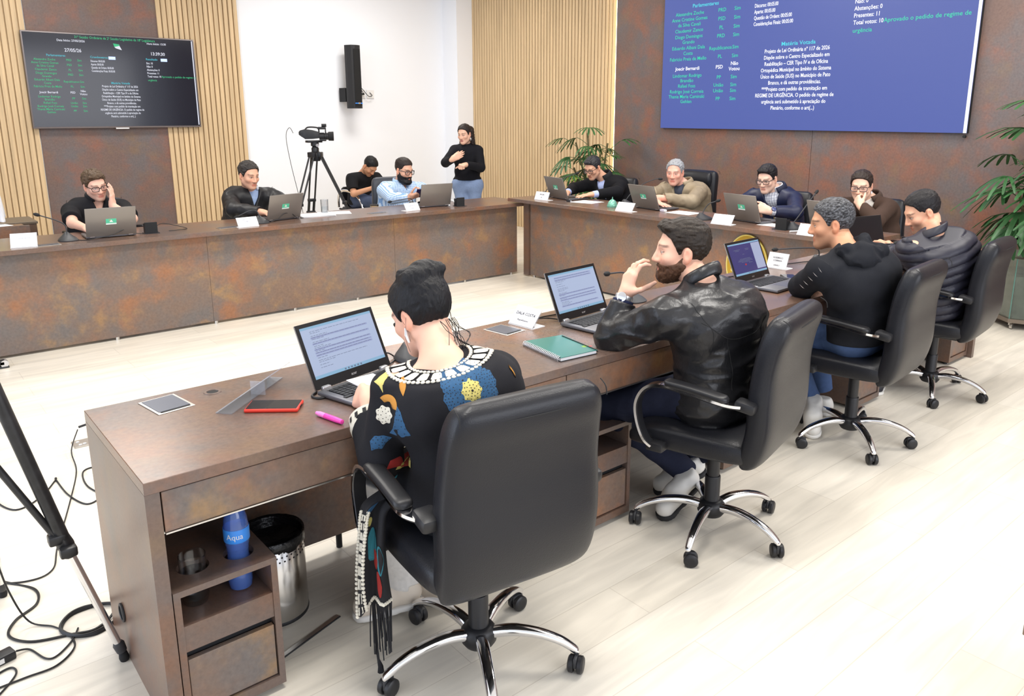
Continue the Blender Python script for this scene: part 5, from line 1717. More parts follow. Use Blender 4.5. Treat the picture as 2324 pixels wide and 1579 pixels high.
def vnoise(P, seed=0):
    """value noise, about -1..1"""
    Q = P.astype(np.float64)
    I = np.floor(Q).astype(np.int64)
    F = Q - I
    F = F * F * (3 - 2 * F)
    out = 0
    for dx in (0, 1):
        for dy in (0, 1):
            for dz in (0, 1):
                h = ((I[:, 0] + dx) * 374761393 + (I[:, 1] + dy) * 668265263 + (I[:, 2] + dz) * 2147483647 + seed * 974634777) & 0xffffffff
                h = ((h ^ (h >> 13)) * 1274126177) & 0xffffffff
                h = (h ^ (h >> 16)) & 0xffff
                w = (F[:, 0] if dx else 1 - F[:, 0]) * (F[:, 1] if dy else 1 - F[:, 1]) * (F[:, 2] if dz else 1 - F[:, 2])
                out = out + w * (h / 32767.5 - 1)
    return out.astype(f32)


def ev(prims, P):
    """prims: ('c', a, b, ra, rb, k) or ('e', c, r, M, k), or ('g', centre, radius, prims, k) for a group seen only near its centre"""
    d = np.full(len(P), 1.0, dtype=f32)
    for p in prims:
        if p[0] == 'c':
            v = d_cone(P, *p[1:5])
        elif p[0] == 'e':
            v = d_ell(P, *p[1:4])
        elif p[0] == 'g':
            c = P - A3(p[1])
            m = np.einsum('ij,ij->i', c, c) < (p[2] + 0.05) ** 2
            v = np.full(len(P), 1.0, dtype=f32)
            if m.any():
                v[m] = ev(p[3], P[m])
        d = smin(d, v, p[-1])
    return d


def polygonize(fn, lo, hi, h):
    """surface nets over a narrow band found on a 4x coarser grid"""
    h *= VQ
    C = 4
    lo = np.asarray(lo, float)
    nc = np.ceil((np.asarray(hi, float) - lo) / (h * C)).astype(int) + 1
    ax = [lo[i] + np.arange(nc[i] + 1) * h * C for i in range(3)]
    G = np.stack(np.meshgrid(*ax, indexing='ij'), -1).reshape(-1, 3).astype(f32)
    dc = fn(G).reshape(nc + 1)
    act = np.zeros(nc, bool)
    m = np.full(nc, 9.0, f32)
    for i in (0, 1):
        for j in (0, 1):
            for k in (0, 1):
                s = dc[i:nc[0] + i, j:nc[1] + j, k:nc[2] + k]
                m = np.minimum(m, np.abs(s))
    act = m < h * C * 1.35
    n = nc * C
    val = np.where(np.repeat(np.repeat(np.repeat(dc[:-1, :-1, :-1], C, 0), C, 1), C, 2) < 0, f32(-.05), f32(.05))
    msk = np.repeat(np.repeat(np.repeat(act, C, 0), C, 1), C, 2)
    ids = np.argwhere(msk)
    for s in range(0, len(ids), 400000):
        ii = ids[s:s + 400000]
        val[ii[:, 0], ii[:, 1], ii[:, 2]] = fn((lo + ii * h).astype(f32))
    sg = val < 0
    cnt = np.zeros(n - 1, np.int8)
    for i in (0, 1):
        for j in (0, 1):
            for k in (0, 1):
                cnt += sg[i:n[0] - 1 + i, j:n[1] - 1 + j, k:n[2] - 1 + k]
    cells = np.argwhere((cnt > 0) & (cnt < 8))
    vid = np.full(n - 1, -1, np.int32)
    vid[cells[:, 0], cells[:, 1], cells[:, 2]] = np.arange(len(cells))
    acc = np.zeros((len(cells), 3))
    num = np.zeros(len(cells))
    corners = [(i, j, k) for i in (0, 1) for j in (0, 1) for k in (0, 1)]
    cv = {c: val[cells[:, 0] + c[0], cells[:, 1] + c[1], cells[:, 2] + c[2]] for c in corners}
    for a in corners:
        for ax_ in range(3):
            if a[ax_] == 0:
                b = list(a)
                b[ax_] = 1
                b = tuple(b)
                va, vb = cv[a], cv[b]
                cr = (va < 0) != (vb < 0)
                t = np.where(cr, va / np.where(cr, va - vb, 1), 0)
                p = np.array(a, float)[None] + t[:, None] * np.eye(3)[ax_][None]
                acc += np.where(cr[:, None], p, 0)
                num += cr
    V = lo + (cells + acc / num[:, None]) * h
    quads = []
    for ax_ in range(3):
        o1, o2 = [(1, 2), (2, 0), (0, 1)][ax_]
        sl0 = [slice(None)] * 3
        sl1 = [slice(None)] * 3
        sl0[ax_] = slice(0, -1)
        sl1[ax_] = slice(1, None)
        s0, s1 = sg[tuple(sl0)], sg[tuple(sl1)]
        e = np.argwhere(s0 != s1)
        ok = (e[:, o1] > 0) & (e[:, o2] > 0) & (e[:, o1] < n[o1] - 1) & (e[:, o2] < n[o2] - 1) & (e[:, ax_] < n[ax_] - 1)
        e = e[ok]

        def g(d1, d2):
            q = e.copy()
            q[:, o1] -= d1
            q[:, o2] -= d2
            return vid[q[:, 0], q[:, 1], q[:, 2]]
        Q = np.stack([g(1, 1), g(0, 1), g(0, 0), g(1, 0)], 1)
        inside = s0[e[:, 0], e[:, 1], e[:, 2]]
        Q[~inside] = Q[~inside][:, ::-1]
        quads.append(Q[(Q >= 0).all(1)])
    return V, np.concatenate(quads)


def sstep(a, b, x):
    t = np.clip((x - a) / (b - a), 0, 1)
    return t * t * (3 - 2 * t)


# ---------------------------------------------------------------- head, in its own frame: x = the person's left, y = forward, z = up
CRAN = ('e', (0, -.012, .033), (.0745, .094, .083), None, .02)


def head_prims():
    E, c = 'e', 'c'
    p = [CRAN, (E, (0, .022, -.035), (.0605, .068, .084), None, .03),
         (c, (-.05, -.002, -.058), (-.012, .060, -.098), .020, .020, .03), (c, (.05, -.002, -.058), (.012, .060, -.098), .020, .020, .03),
         (E, (0, .070, -.100), (.022, .018, .016), None, .02),
         (E, (-.040, .056, -.026), (.024, .024, .022), None, .02), (E, (.040, .056, -.026), (.024, .024, .022), None, .02),
         (c, (-.034, .0755, .020), (.034, .0755, .020), .0115, .0115, .022),
         (c, (0, .086, .010), (0, .104, -.034), .0075, .0115, .012),
         (E, (-.0125, .094, -.038), (.009, .012, .008), None, .008), (E, (.0125, .094, -.038), (.009, .012, .008), None, .008),
         (c, (-.017, .083, -.064), (.017, .083, -.064), .0065, .0065, .008), (c, (-.013, .083, -.075), (.013, .083, -.075), .0075, .0075, .006)]
    ears = []
    for s in (-1, 1):
        a = R(-18) * s
        M = np.array([[math.cos(a), math.sin(a), 0], [-math.sin(a), math.cos(a), 0], [0, 0, 1]])
        ears += [(E, (s * .0765, -.012, -.008), (.010, .019, .031), M, .006), (c, (s * .073, -.004, -.036), (s * .073, -.002, -.03), .008, .008, .008)]
    return p, ears


def face_sdf(L):
    p, ears = head_prims()
    d = ev(p, L)
    for s in (-1, 1):
        d = smax(d, -d_ell(L, (s * .031, .094, .0005), (.0165, .014, .0105)), .012)
        d = smin(d, d_ell(L, (s * .031, .0735, -.0005), (.0135, .0125, .0125)), .003)
    d = smin(d, ev(ears, L), .006)
    for s in (-1, 1):
        d = smax(d, -d_ell(L, (s * .089, -.008, -.004), (.009, .010, .018)), .004)
    return d


class Head:
    def __init__(s, c, yaw, pitch, roll=0.0, scale=1.0):
        y, p, r = R(yaw), R(pitch), R(roll)
        f = np.array([math.cos(y) * math.cos(p), math.sin(y) * math.cos(p), math.sin(p)])
        l = np.array([-math.sin(y), math.cos(y), 0.0])
        u = np.cross(f, l)
        l, u = l * math.cos(r) + u * math.sin(r), u * math.cos(r) - l * math.sin(r)
        s.M = np.array([l, f, u])
        s.c = np.array(c, float)
        s.k = scale

    def loc(s, P):
        return ((P - A3(s.c)) @ A3(s.M).T / f32(s.k)).astype(f32)

    def w(s, p):
        return s.c + (np.array(p, float) * s.k) @ s.M


# ---------------------------------------------------------------- hands
def hand_prims(wr, f, n, side, curl, scale=1.0, thumb=(35, 25, 15), spread=4):
    """wr wrist, f direction of the fingers, n way the palm faces, side +1 left / -1 right"""
    f = unit(f)
    n = np.asarray(n, float)
    n = unit(n - f * (n @ f))
    t = np.cross(n, f) * side            # towards the thumb
    W_ = np.asarray(wr, float)
    o = lambda x, y, z: W_ + (f * x + t * y + n * z) * scale
    k = scale
    out = [('c', o(-.02, 0, 0), o(.025, .004, 0), .024 * k, .026 * k, .02)]
    mcp = [(.088, .030), (.092, .010), (.087, -.011), (.078, -.030)]
    for x, y in mcp:
        out.append(('c', o(.018, y * .55, 0), o(x, y, -.002), .0155 * k, .0125 * k, .016))
    out.append(('e', o(.03, .022, .008), (.026 * k, .026 * k, .018 * k), None, .015))
    lens = [(.042, .026, .021), (.046, .030, .022), (.042, .028, .021), (.033, .021, .019)]
    if not isinstance(curl[0], (tuple, list)):
        curl = [curl] * 4
    for i, (x, y) in enumerate(mcp):
        p = np.array([x, y, -.002])
        a = 0.0
        sp = R(spread * (1.5 - i))
        for j, L in enumerate(lens[i]):
            a += R(curl[i][j])
            dv = np.array([math.cos(a) * math.cos(sp), math.cos(a) * math.sin(sp), math.sin(a)])
            q = p + dv * L
            r0, r1 = (.0098, .0088) if j == 0 else (.0088, .0080) if j == 1 else (.0080, .0066)
            if i == 3:
                r0, r1 = r0 * .88, r1 * .88
            out.append(('c', o(*p), o(*q), r0 * k, r1 * k, .007 if j == 0 else .004))
            p = q
    p = np.array([.022, .028, .006])
    az, el = R(thumb[0]), R(thumb[1])
    for j, L in enumerate((.042, .034, .028)):
        dv = np.array([math.cos(az) * math.cos(el), math.sin(az) * math.cos(el), math.sin(el)])
        q = p + dv * L
        out.append(('c', o(*p), o(*q), (.0125, .0108, .0098)[j] * k, (.0108, .0098, .0080)[j] * k, .010 if j == 0 else .004))
        p = q
        az -= R(thumb[2])
    return ('g', o(.07, 0, .02), .15 * k, out, .012)


FLAT, RELAX, HALF, FIST = (4, 8, 5), (22, 30, 18), (45, 60, 35), (78, 95, 62)


def lerp(a, b, t):
    return np.asarray(a, float) * (1 - t) + np.asarray(b, float) * t


class Fig:
    """skeleton of one person; joints in world metres"""

    def __init__(s, **k):
        s.b = k.get('b', 1.0)
        for n in ('pel', 'nb', 'shL', 'shR', 'elL', 'elR', 'wrL', 'wrR', 'knL', 'knR', 'anL', 'anR'):
            if n in k:
                setattr(s, n, np.array(k[n], float))
        s.lat = unit(s.shL - s.shR)
        up = unit(s.nb - s.pel)
        s.lat = unit(s.lat - up * (s.lat @ up))
        s.up = up
        s.fw = np.cross(s.lat, up)          # left x up = forward
        s.hipyaw = k.get('hipyaw')
        if s.hipyaw is not None:
            hf = np.array([math.cos(R(s.hipyaw)), math.sin(R(s.hipyaw)), 0])
        else:
            hf = unit([s.fw[0], s.fw[1], 0])
        s.hf = hf
        s.hl = np.array([-hf[1], hf[0], 0])
        s.hipL, s.hipR = s.pel + s.hl * .085, s.pel - s.hl * .085
        if not hasattr(s, 'knL'):
            s.knL = s.hipL + hf * .40 + s.hl * .05 + np.array([0, 0, -.01])
            s.knR = s.hipR + hf * .40 - s.hl * .05 + np.array([0, 0, -.01])
        if not hasattr(s, 'anL'):
            s.anL = np.array([s.knL[0], s.knL[1], .09]) + hf * .02
            s.anR = np.array([s.knR[0], s.knR[1], .09]) + hf * .02
        s.head = Head(k['hd'], k['hyaw'], k.get('hpitch', 0), k.get('hroll', 0), k.get('hs', 1.0))
        s.slouch = k.get('slouch', .03)
        s.belly = k.get('belly', 0)

    def torso(s, g=0.0, k=.05):
        b = s.b
        s1 = lerp(s.pel, s.nb, .34) - s.fw * s.slouch * .8
        s2 = lerp(s.pel, s.nb, .68) - s.fw * s.slouch
        L = s.lat
        ms = (s.shL + s.shR) / 2
        o = [('c', s.hipL, s.hipR, .108 * b + g, .108 * b + g, k), ('c', s1 + L * .062 * b, s1 - L * .062 * b, .098 * b + g, .098 * b + g, k),
             ('c', s2 + L * .082 * b, s2 - L * .082 * b, .100 * b + g, .100 * b + g, k), ('c', s.pel, s2, .10 * b + g, .10 * b + g, k),
             ('c', s.shL - L * .02 - s.up * .012, s.shR + L * .02 - s.up * .012, .046 + g, .046 + g, k), ('c', s2, ms - s.up * .02, .10 * b + g, .062 + g, k),
             ('c', s.nb - s.up * .01, lerp(s.nb, s.shL, .75) - s.up * .018, .046 + g * .8, .036 + g * .8, .04), ('c', s.nb - s.up * .01, lerp(s.nb, s.shR, .75) - s.up * .018, .046 + g * .8, .036 + g * .8, .04)]
        if s.belly:
            o.append(('e', s1 + s.fw * .05, (.12 * b + g + s.belly, .11 * b + g + s.belly, .13 * b + g), None, .06))
        return o

    def arm(s, side, g=0.0, g2=None, t1=1.0, k=.035):
        sh, el, wr = (s.shL, s.elL, s.wrL) if side > 0 else (s.shR, s.elR, s.wrR)
        g2 = g if g2 is None else g2
        ub = 1 + (s.b - 1) * .6
        sh = sh - s.up * .012
        o = [('c', sh, el, .047 * ub + g, .040 * ub + g, k)]
        if t1 > 1:
            o.append(('c', el, lerp(el, wr, t1 - 1), .040 * ub + g, (.040 * ub + (.028 - .040 * ub) * (t1 - 1)) + g2, .02))
        return o

    def legs(s, g=0.0, k=.04):
        b = 1 + (s.b - 1) * .7
        o = [('c', s.hipL, s.hipR, .108 * s.b + g, .108 * s.b + g, k)]
        for h, kn, an in ((s.hipL, s.knL, s.anL), (s.hipR, s.knR, s.anR)):
            o += [('c', h, kn, .088 * b + g, .060 * b + g, k), ('c', kn, lerp(kn, an, .35), .058 * b + g, .056 * b + g, .02), ('c', lerp(kn, an, .35), an, .056 * b + g, .038 * b + g, .02)]
        return o


def bounds(prims, pad):
    lo, hi = np.full(3, 9e9), np.full(3, -9e9)
    for p in prims:
        if p[0] == 'c':
            for q, r in ((p[1], p[3]), (p[2], p[4])):
                lo = np.minimum(lo, np.asarray(q) - r)
                hi = np.maximum(hi, np.asarray(q) + r)
        elif p[0] == 'e':
            r = max(p[2])
            lo = np.minimum(lo, np.asarray(p[1]) - r)
            hi = np.maximum(hi, np.asarray(p[1]) + r)
        else:
            lo = np.minimum(lo, np.asarray(p[1]) - p[2])
            hi = np.maximum(hi, np.asarray(p[1]) + p[2])
    return lo - pad, hi + pad


M_SKIN = mat('skin', rough=0.5, vcol=True, spec=0.35)
M_HAIR = mat('hair', rough=0.5, vcol=True, spec=0.3, bump=(1.0, 0.35, (170, 170, 60)))
M_FABRIC = mat('woven_fabric', rough=0.85, vcol=True, spec=0.25, bump=(420, 0.12))
M_JEANS = mat('denim', rough=0.85, vcol=True, spec=0.2, bump=(600, 0.2))
M_SATIN = mat('smooth_jacket_fabric', rough=0.48, vcol=True, spec=0.45)
M_LJACK = mat('jacket_leather', (0.013, 0.013, 0.015), 0.33, spec=0.5, bump=(90, 0.12))
M_TAN = mat('tan_suede', srgb(140, 126, 104), 0.5, spec=0.4, bump=(120, 0.1))
M_SHOEW = mat('white_shoe', srgb(225, 222, 216), 0.5)
M_SOLE = mat('dark_sole', (0.02, 0.02, 0.022), 0.7)
M_FRAME = mat('glasses_frame', (0.012, 0.012, 0.016), 0.25)
M_LENS = bpy.data.materials.new('glasses_lens')
M_LENS.use_nodes = True
_nt = M_LENS.node_tree
_nt.nodes.remove(_nt.nodes['Principled BSDF'])
_tr, _gl, _mx = _nt.nodes.new('ShaderNodeBsdfTransparent'), _nt.nodes.new('ShaderNodeBsdfGlossy'), _nt.nodes.new('ShaderNodeMixShader')
_gl.inputs['Roughness'].default_value = 0.03
_gl.inputs['Color'].default_value = (0.75, 0.75, 1.0, 1)
_mx.inputs[0].default_value = 0.13
_nt.links.new(_tr.outputs[0], _mx.inputs[1])
_nt.links.new(_gl.outputs[0], _mx.inputs[2])
_nt.links.new(_mx.outputs[0], _nt.nodes['Material Output'].inputs['Surface'])


def skin_colors(V, hd, base, brow, stubble=0.0, lip=None, eyes=True, browz=.021, look=0.0):
    base = np.array(base)
    L = hd.loc(np.asarray(V, f32))
    n = len(L)
    C = np.tile(base, (n, 1))
    pat = vnoise(np.asarray(V, f32) * 45, 3)[:, None]
    C = C * (1 + .035 * pat)
    near = (np.abs(L) < .16).all(1)
    x, y, z = np.abs(L[:, 0]), L[:, 1], L[:, 2]

    def blend(w, col):
        nonlocal C
        w = (w * near)[:, None]
        C = C * (1 - w) + np.array(col) * w
    red = base * np.array([1.06, .80, .74])
    blend(.45 * np.exp(-(((x - .042) / .02) ** 2 + ((z + .035) / .02) ** 2)) * (y > .02), red)
    blend(.55 * np.exp(-((x / .016) ** 2 + ((z + .036) / .014) ** 2)) * (y > .08), red)
    blend(.6 * sstep(.070, .078, x) * (np.abs(z + .01) < .045) * (np.abs(y + .01) < .04), red)
    if stubble:
        w = stubble * sstep(-.035, -.06, z + .25 * np.maximum(0, .02 - y)) * sstep(-.03, .02, y) * sstep(-.14, -.115, z)
        blend(w, np.array(brow) * .6 + base * .25)
    lipc = lip if lip is not None else base * np.array([.86, .56, .55])
    blend(sstep(.024, .018, x) * sstep(-.083, -.078, z) * sstep(-.056, -.060, z) * (y > .07), lipc)
    blend(.75 * sstep(.022, .019, x) * np.exp(-((z + .0695) / .0022) ** 2) * (y > .07), base * .3)
    arch = browz + .004 * np.cos((x - .034) / .024 * 1.5)
    blend(.7 * sstep(.009, .013, x) * sstep(.056, .050, x) * sstep(.0055, .0025, np.abs(z - arch)) * (y > .05), brow)
    if eyes:
        ex, ez = (L[:, 0] - np.sign(L[:, 0]) * .031), z + .0008
        open_ = .0052 * (1 - (ex / .0155) ** 2)
        inn = (np.abs(ex) < .0148) & (np.abs(ez) < open_) & (y > .06)
        blend(inn * .95, (.62, .58, .55))
        ir = (ex - look) ** 2 + (ez) ** 2 < .0055 ** 2
        blend((inn & ir) * 1.0, (.03, .02, .015))
        lid = (np.abs(ex) < .017) & (np.abs(np.abs(ez) - np.maximum(open_, 0)) < .0014) & (ez > -.001) & (y > .06)
        blend(lid * .85, np.array(brow) * .6)
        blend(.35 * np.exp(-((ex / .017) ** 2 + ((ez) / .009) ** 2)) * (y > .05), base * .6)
    return np.clip(C, 0, 1)


def build_hair(fig, root, color, kind='short', side=.006, top=.014, front=.082, nape=-.062, temple=.05, noise=.004, grey=0.0, extra=None, freq=(95, 38, 95), name='hair', seed=1, brt=1.0):
    hd = fig.head
    tab_f = [-.13, -.09, -.05, -.018, .006, .022, .034, .052, .072, .10]
    tab_u = [nape - .002, nape, nape + .012, -.030 if kind != 'fade' else .0, -.002, -.012 if kind != 'fade' else .02, .02, temple, front - .006, front + .004]

    def fn(L):
        d = d_ell(L, CRAN[1], CRAN[2])
        t = side + (top - side) * sstep(.03, .10, L[:, 2]) + (.004 * sstep(.04, .09, L[:, 1]) * sstep(.06, .10, L[:, 2]) if kind == 'quiff' else 0)
        if kind == 'quiff':
            t = t + .016 * sstep(.035, .075, L[:, 1]) * sstep(.07, .10, L[:, 2])
        nn = vnoise(L * np.array(freq, f32), seed) * noise + vnoise(L * np.array(freq, f32) * 2.3, seed + 5) * noise * .5
        hl = np.interp(L[:, 1], tab_f, tab_u)
        g = (hl - L[:, 2]) * .8 + nn * .5
        d = smax(d - t - nn, g, .006)
        # leave the ears free
        d = smax(d, -np.minimum(d_ell(L, (.079, -.006, -.012), (.016, .022, .036)), d_ell(L, (-.079, -.006, -.012), (.016, .022, .036))), .004)
        if extra is not None:
            e = ev(extra, L)
            d = smin(d, e - nn * 1.2, .012)
        return d
    lo, hi = np.array([-.13, -.16, -.13]), np.array([.13, .14, .17])
    if extra is not None:
        l2, h2 = bounds(extra, .02)
        lo, hi = np.minimum(lo, l2), np.maximum(hi, h2)
    V, F = polygonize(fn, lo, hi, .0036)
    st = vnoise(V.astype(f32) * np.array([260, 60, 260], f32), 9)
    col = np.array(color)[None] * (1 + .35 * st[:, None]) * brt
    if grey:
        gmask = sstep(-.6, .8, vnoise(V.astype(f32) * np.array([420, 120, 420], f32), 12)) * grey
        col = col * (1 - gmask[:, None]) + np.array([.16, .165, .18]) * gmask[:, None]
    Wd = hd.c + (V * hd.k) @ hd.M
    return from_arrays(name, Wd, F[:, ::-1], M_HAIR, root, True, np.clip(col, 0, 1), root.location)


def build_beard(fig, root, color, thick=.009, line=-.03, side_line=-.005, noise=.003, must=True, chin_low=0.0):
    hd = fig.head

    def fn(L):
        d = ev(head_prims()[0], L)
        nn = vnoise(L * f32(130), 4) * noise
        hl = np.interp(L[:, 1], [-.02, .005, .03, .06, .075, .09], [-.06, side_line, -.034 + line * .2, -.050, -.052, -.050])
        g = L[:, 2] - hl
        dd = smax(d - thick * sstep(.0, -.06, L[:, 2]) - chin_low * sstep(-.07, -.11, L[:, 2]) - nn, g, .005)
        dd = smax(dd, -.135 - L[:, 2], .006)
        dd = smax(dd, -(L[:, 1] + .012), .006)
        lips = d_ell(L, (0, .09, -.069), (.021, .02, .0105 if must else .03))
        return smax(dd, -lips, .003)
    V, F = polygonize(fn, (-.1, -.05, -.15), (.1, .13, .02), .0036)
    st = vnoise(V.astype(f32) * f32(300), 2)
    col = np.clip(np.array(color)[None] * (1 + .4 * st[:, None]), 0, 1)
    return from_arrays('beard', hd.c + (V * hd.k) @ hd.M, F[:, ::-1], M_HAIR, root, True, col, root.location)


def build_glasses(fig, root, hw=.027, hh=.019, r=.0026, material=None, lens=True):
    hd = fig.head
    t = MB()
    off = Vector(root.location)
    W_ = lambda p: Vector(hd.w(p)) - off
    cen = lambda s: np.array([s * .0335, .1005, -.002])
    for s in (-1, 1):
        ring = []
        for k in range(24):
            a = 2 * PI * k / 24
            ring.append(W_(cen(s) + np.array([math.copysign(abs(math.cos(a)) ** .6, math.cos(a)) * hw, -.012 * abs(math.cos(a)) * (1 if math.cos(a) * s > 0 else .15), math.copysign(abs(math.sin(a)) ** .6, math.sin(a)) * hh])))
        t.tube(ring, r * hd.k, 6, True)
        t.tube([W_((s * (.0335 + hw), .089, .006)), W_((s * .074, .04, .008)), W_((s * .078, .0, .008)), W_((s * .077, -.02, -.004))], r * hd.k, 6)
    t.tube([W_((-.0075, .1005, .002)), W_((0, .104, .004)), W_((.0075, .1005, .002))], r * hd.k, 6)
    g = t.build('glasses', material or M_FRAME, root, True)
    if lens:
        for s in (-1, 1):
            mb = MB()
            mb.poly([W_(cen(s) + np.array([math.copysign(abs(math.cos(a)) ** .6, math.cos(a)) * hw * .96, 0.0 - .010 * abs(math.cos(a)) * (1 if math.cos(a) * s > 0 else .15), math.copysign(abs(math.sin(a)) ** .6, math.sin(a)) * hh * .95])) for a in [2 * PI * k / 20 for k in range(20)]])
            mb.build('lens', M_LENS, g)
    return g


def build_body(fig, root, skin, brow, handL=None, handR=None, armt=(2, 2), stubble=0.0, lip=None, eyes=True, h=.005, look=0.0):
    hd = fig.head
    P = fig.torso(-.012)
    P += fig.arm(1, -.002 if armt[0] < 2 else 0, None, 2.0) + fig.arm(-1, -.002 if armt[1] < 2 else 0, None, 2.0)
    nk = hd.w((0, -.022, -.055))
    P.append(('c', fig.nb - fig.up * .03, nk, .056, .054, .03))
    P.append(('c', nk, hd.w((0, .005, -.075)), .05, .042, .02))
    for hnd, wr, side in ((handL, fig.wrL, 1), (handR, fig.wrR, -1)):
        if hnd:
            P.append(hand_prims(wr, hnd[0], hnd[1], side, hnd[2], *hnd[3:]))

    def fn(Q):
        d = ev(P, Q)
        c = Q - A3(hd.c)
        m = np.einsum('ij,ij->i', c, c) < .19 ** 2
        if m.any():
            d[m] = smin(d[m], face_sdf(hd.loc(Q[m])) * f32(hd.k), .012)
        return d
    lo, hi = bounds(P, .02)
    lo, hi = np.minimum(lo, hd.c - .15), np.maximum(hi, hd.c + .15)
    V, F = polygonize(fn, lo, hi, h)
    return from_arrays('body', V, F, M_SKIN, root, True, skin_colors(V, hd, skin, brow, stubble, lip, eyes, look=look), root.location)


def build_top(fig, root, name, material, color=(.02, .02, .02), g=.014, sleeves=2.0, sg=None, cuff=None, hem=0.0, neck=.012, vneck=None, wr=.006, wfreq=11, ridged=False, extra=(), quilt=None, pattern=None, h=.0055,
              seed=1, body_g=None, neckr=None, stretch=None):
    """jacket, shirt or jumper: torso and sleeves in one smooth skin. sleeves 1.x ends on the upper arm (0.5 of it at 1.5 => t), 2.0 at the wrist"""
    T = fig.torso(g if body_g is None else body_g)
    arms = []
    cuts = []
    for side in (1, -1):
        sh, el, w = (fig.shL, fig.elL, fig.wrL) if side > 0 else (fig.shR, fig.elR, fig.wrR)
        sl = sleeves if not isinstance(sleeves, tuple) else sleeves[0 if side > 0 else 1]
        if sl <= 1.0:
            e = lerp(sh, el, sl)
            ub = 1 + (fig.b - 1) * .6
            arms.append(('c', sh - fig.up * .012, e, .048 * ub + g + .003, (.048 + (.041 - .048) * sl) * ub + g + .007, .035))
            cuts.append((e, unit(e - sh), sh))
        else:
            arms += fig.arm(side, g, sg if sg is not None else g, sl)
            e = lerp(el, w, sl - 1)
            cuts.append((e, unit(w - el), el))
    A = T + arms + list(extra)
    cn = fig.nb + fig.up * neck
    ndir = unit(fig.up * .9 - fig.fw * .28)
    hd = fig.head
    spine_base = fig.pel

    def fn(Q):
        d = ev(A, Q)
        big = np.abs(d) < .12
        if wr and big.any():
            q = Q[big] * f32(wfreq)
            if stretch is not None:
                q = q * A3(stretch)
            w_ = vnoise(q + vnoise(q * .6, seed + 7)[:, None] * .9, seed)
            w2 = vnoise(q * 2.3 + 5, seed + 3)
            if ridged:
                w_ = 1 - 2 * np.abs(w_)
                w2 = 1 - 2 * np.abs(w2)
            d[big] = d[big] - f32(wr) * (w_ * .7 + w2 * .35)
        if quilt and big.any():
            Qb = Q[big]
            ht = (Qb - A3(fig.pel)) @ A3(fig.up)
            dt = ev(T, Qb)
            best = dt.copy()
            co = ht.copy()
            for side in (1, -1):
                sh, el, w = (fig.shL, fig.elL, fig.wrL) if side > 0 else (fig.shR, fig.elR, fig.wrR)
                L1 = np.linalg.norm(el - sh)
                for a, b, o_ in ((sh, el, 0.0), (el, w, L1)):
                    da = d_cone(Qb, a, b, .05, .045)
                    tt = np.clip(((Qb - A3(a)) @ A3(b - a)) / ((b - a) @ (b - a)), 0, 1) * np.linalg.norm(b - a) + o_
                    m = da < best - .012
                    best[m] = da[m]
                    co[m] = tt[m]
            d[big] = d[big] - f32(quilt[1]) * (np.abs(np.sin(co * PI / quilt[0])) ** .55 - .5)
        for e, dv, root_ in cuts:
            c = (Q - A3(e)) @ A3(dv)
            m = np.einsum('ij,ij->i', Q - A3(e), Q - A3(e)) < .12 ** 2
            d[m] = smax(d[m], c[m], .006)
        if hem is not None:
            z0 = fig.pel[2] + hem
            d = smax(d, f32(z0) - Q[:, 2], .012)
        rel = Q - A3(cn)
        m = np.einsum('ij,ij->i', rel, rel) < .2 ** 2
        if m.any():
            d[m] = smax(d[m], rel[m] @ A3(ndir), .008)
            if neckr:
                hole = d_cone(Q[m], fig.nb - fig.up * .02 + fig.fw * neckr[1], hd.c, neckr[0], neckr[0] * .95)
                d[m] = smax(d[m], -hole, .008)
        if vneck:
            w0, dep = vneck
            rel = Q - A3(fig.nb + fig.up * .02)
            a, hh, c = np.abs(rel @ A3(fig.lat)), rel @ A3(fig.up), rel @ A3(fig.fw)
            wd = np.maximum(np.maximum((a - w0 * (hh + dep) / dep) * .85, -(hh + dep)), .005 - c)
            d = smax(d, -wd, .006)
        return d
    lo, hi = bounds(A, .03)
    V, F = polygonize(fn, lo, hi, h)
    if pattern:
        cols = pattern(V, fig)
    else:
        cols = np.tile(np.array(color), (len(V), 1)) * (1 + .10 * vnoise(V.astype(f32) * 30, 2)[:, None])
    return from_arrays(name, V, F, material, root, True, np.clip(cols, 0, 1), root.location)


def build_trousers(fig, root, material, color, g=.012, h=.007, wr=.006, name='trousers', topz=.13):
    A = fig.legs(g)
    ends = [(fig.anL, unit(fig.anL - fig.knL)), (fig.anR, unit(fig.anR - fig.knR))]

    def fn(Q):
        d = ev(A, Q)
        q = Q * f32(14)
        d = d - f32(wr) * (vnoise(q, 4) * .7 + vnoise(q * 2.1, 8) * .3)
        for e, dv in ends:
            m = np.einsum('ij,ij->i', Q - A3(e), Q - A3(e)) < .12 ** 2
            d[m] = smax(d[m], ((Q - A3(e)) @ A3(dv))[m], .008)
        return smax(d, Q[:, 2] - f32(fig.pel[2] + topz), .01)
    lo, hi = bounds(A, .03)
    V, F = polygonize(fn, lo, hi, h)
    n1 = vnoise(V.astype(f32) * 9, 5)[:, None]
    n2 = vnoise(V.astype(f32) * 120, 6)[:, None]
    cols = np.array(color)[None] * (1 + .16 * n1 + .10 * n2)
    return from_arrays(name, V, F, material, root, True, np.clip(cols, 0, 1), root.location)


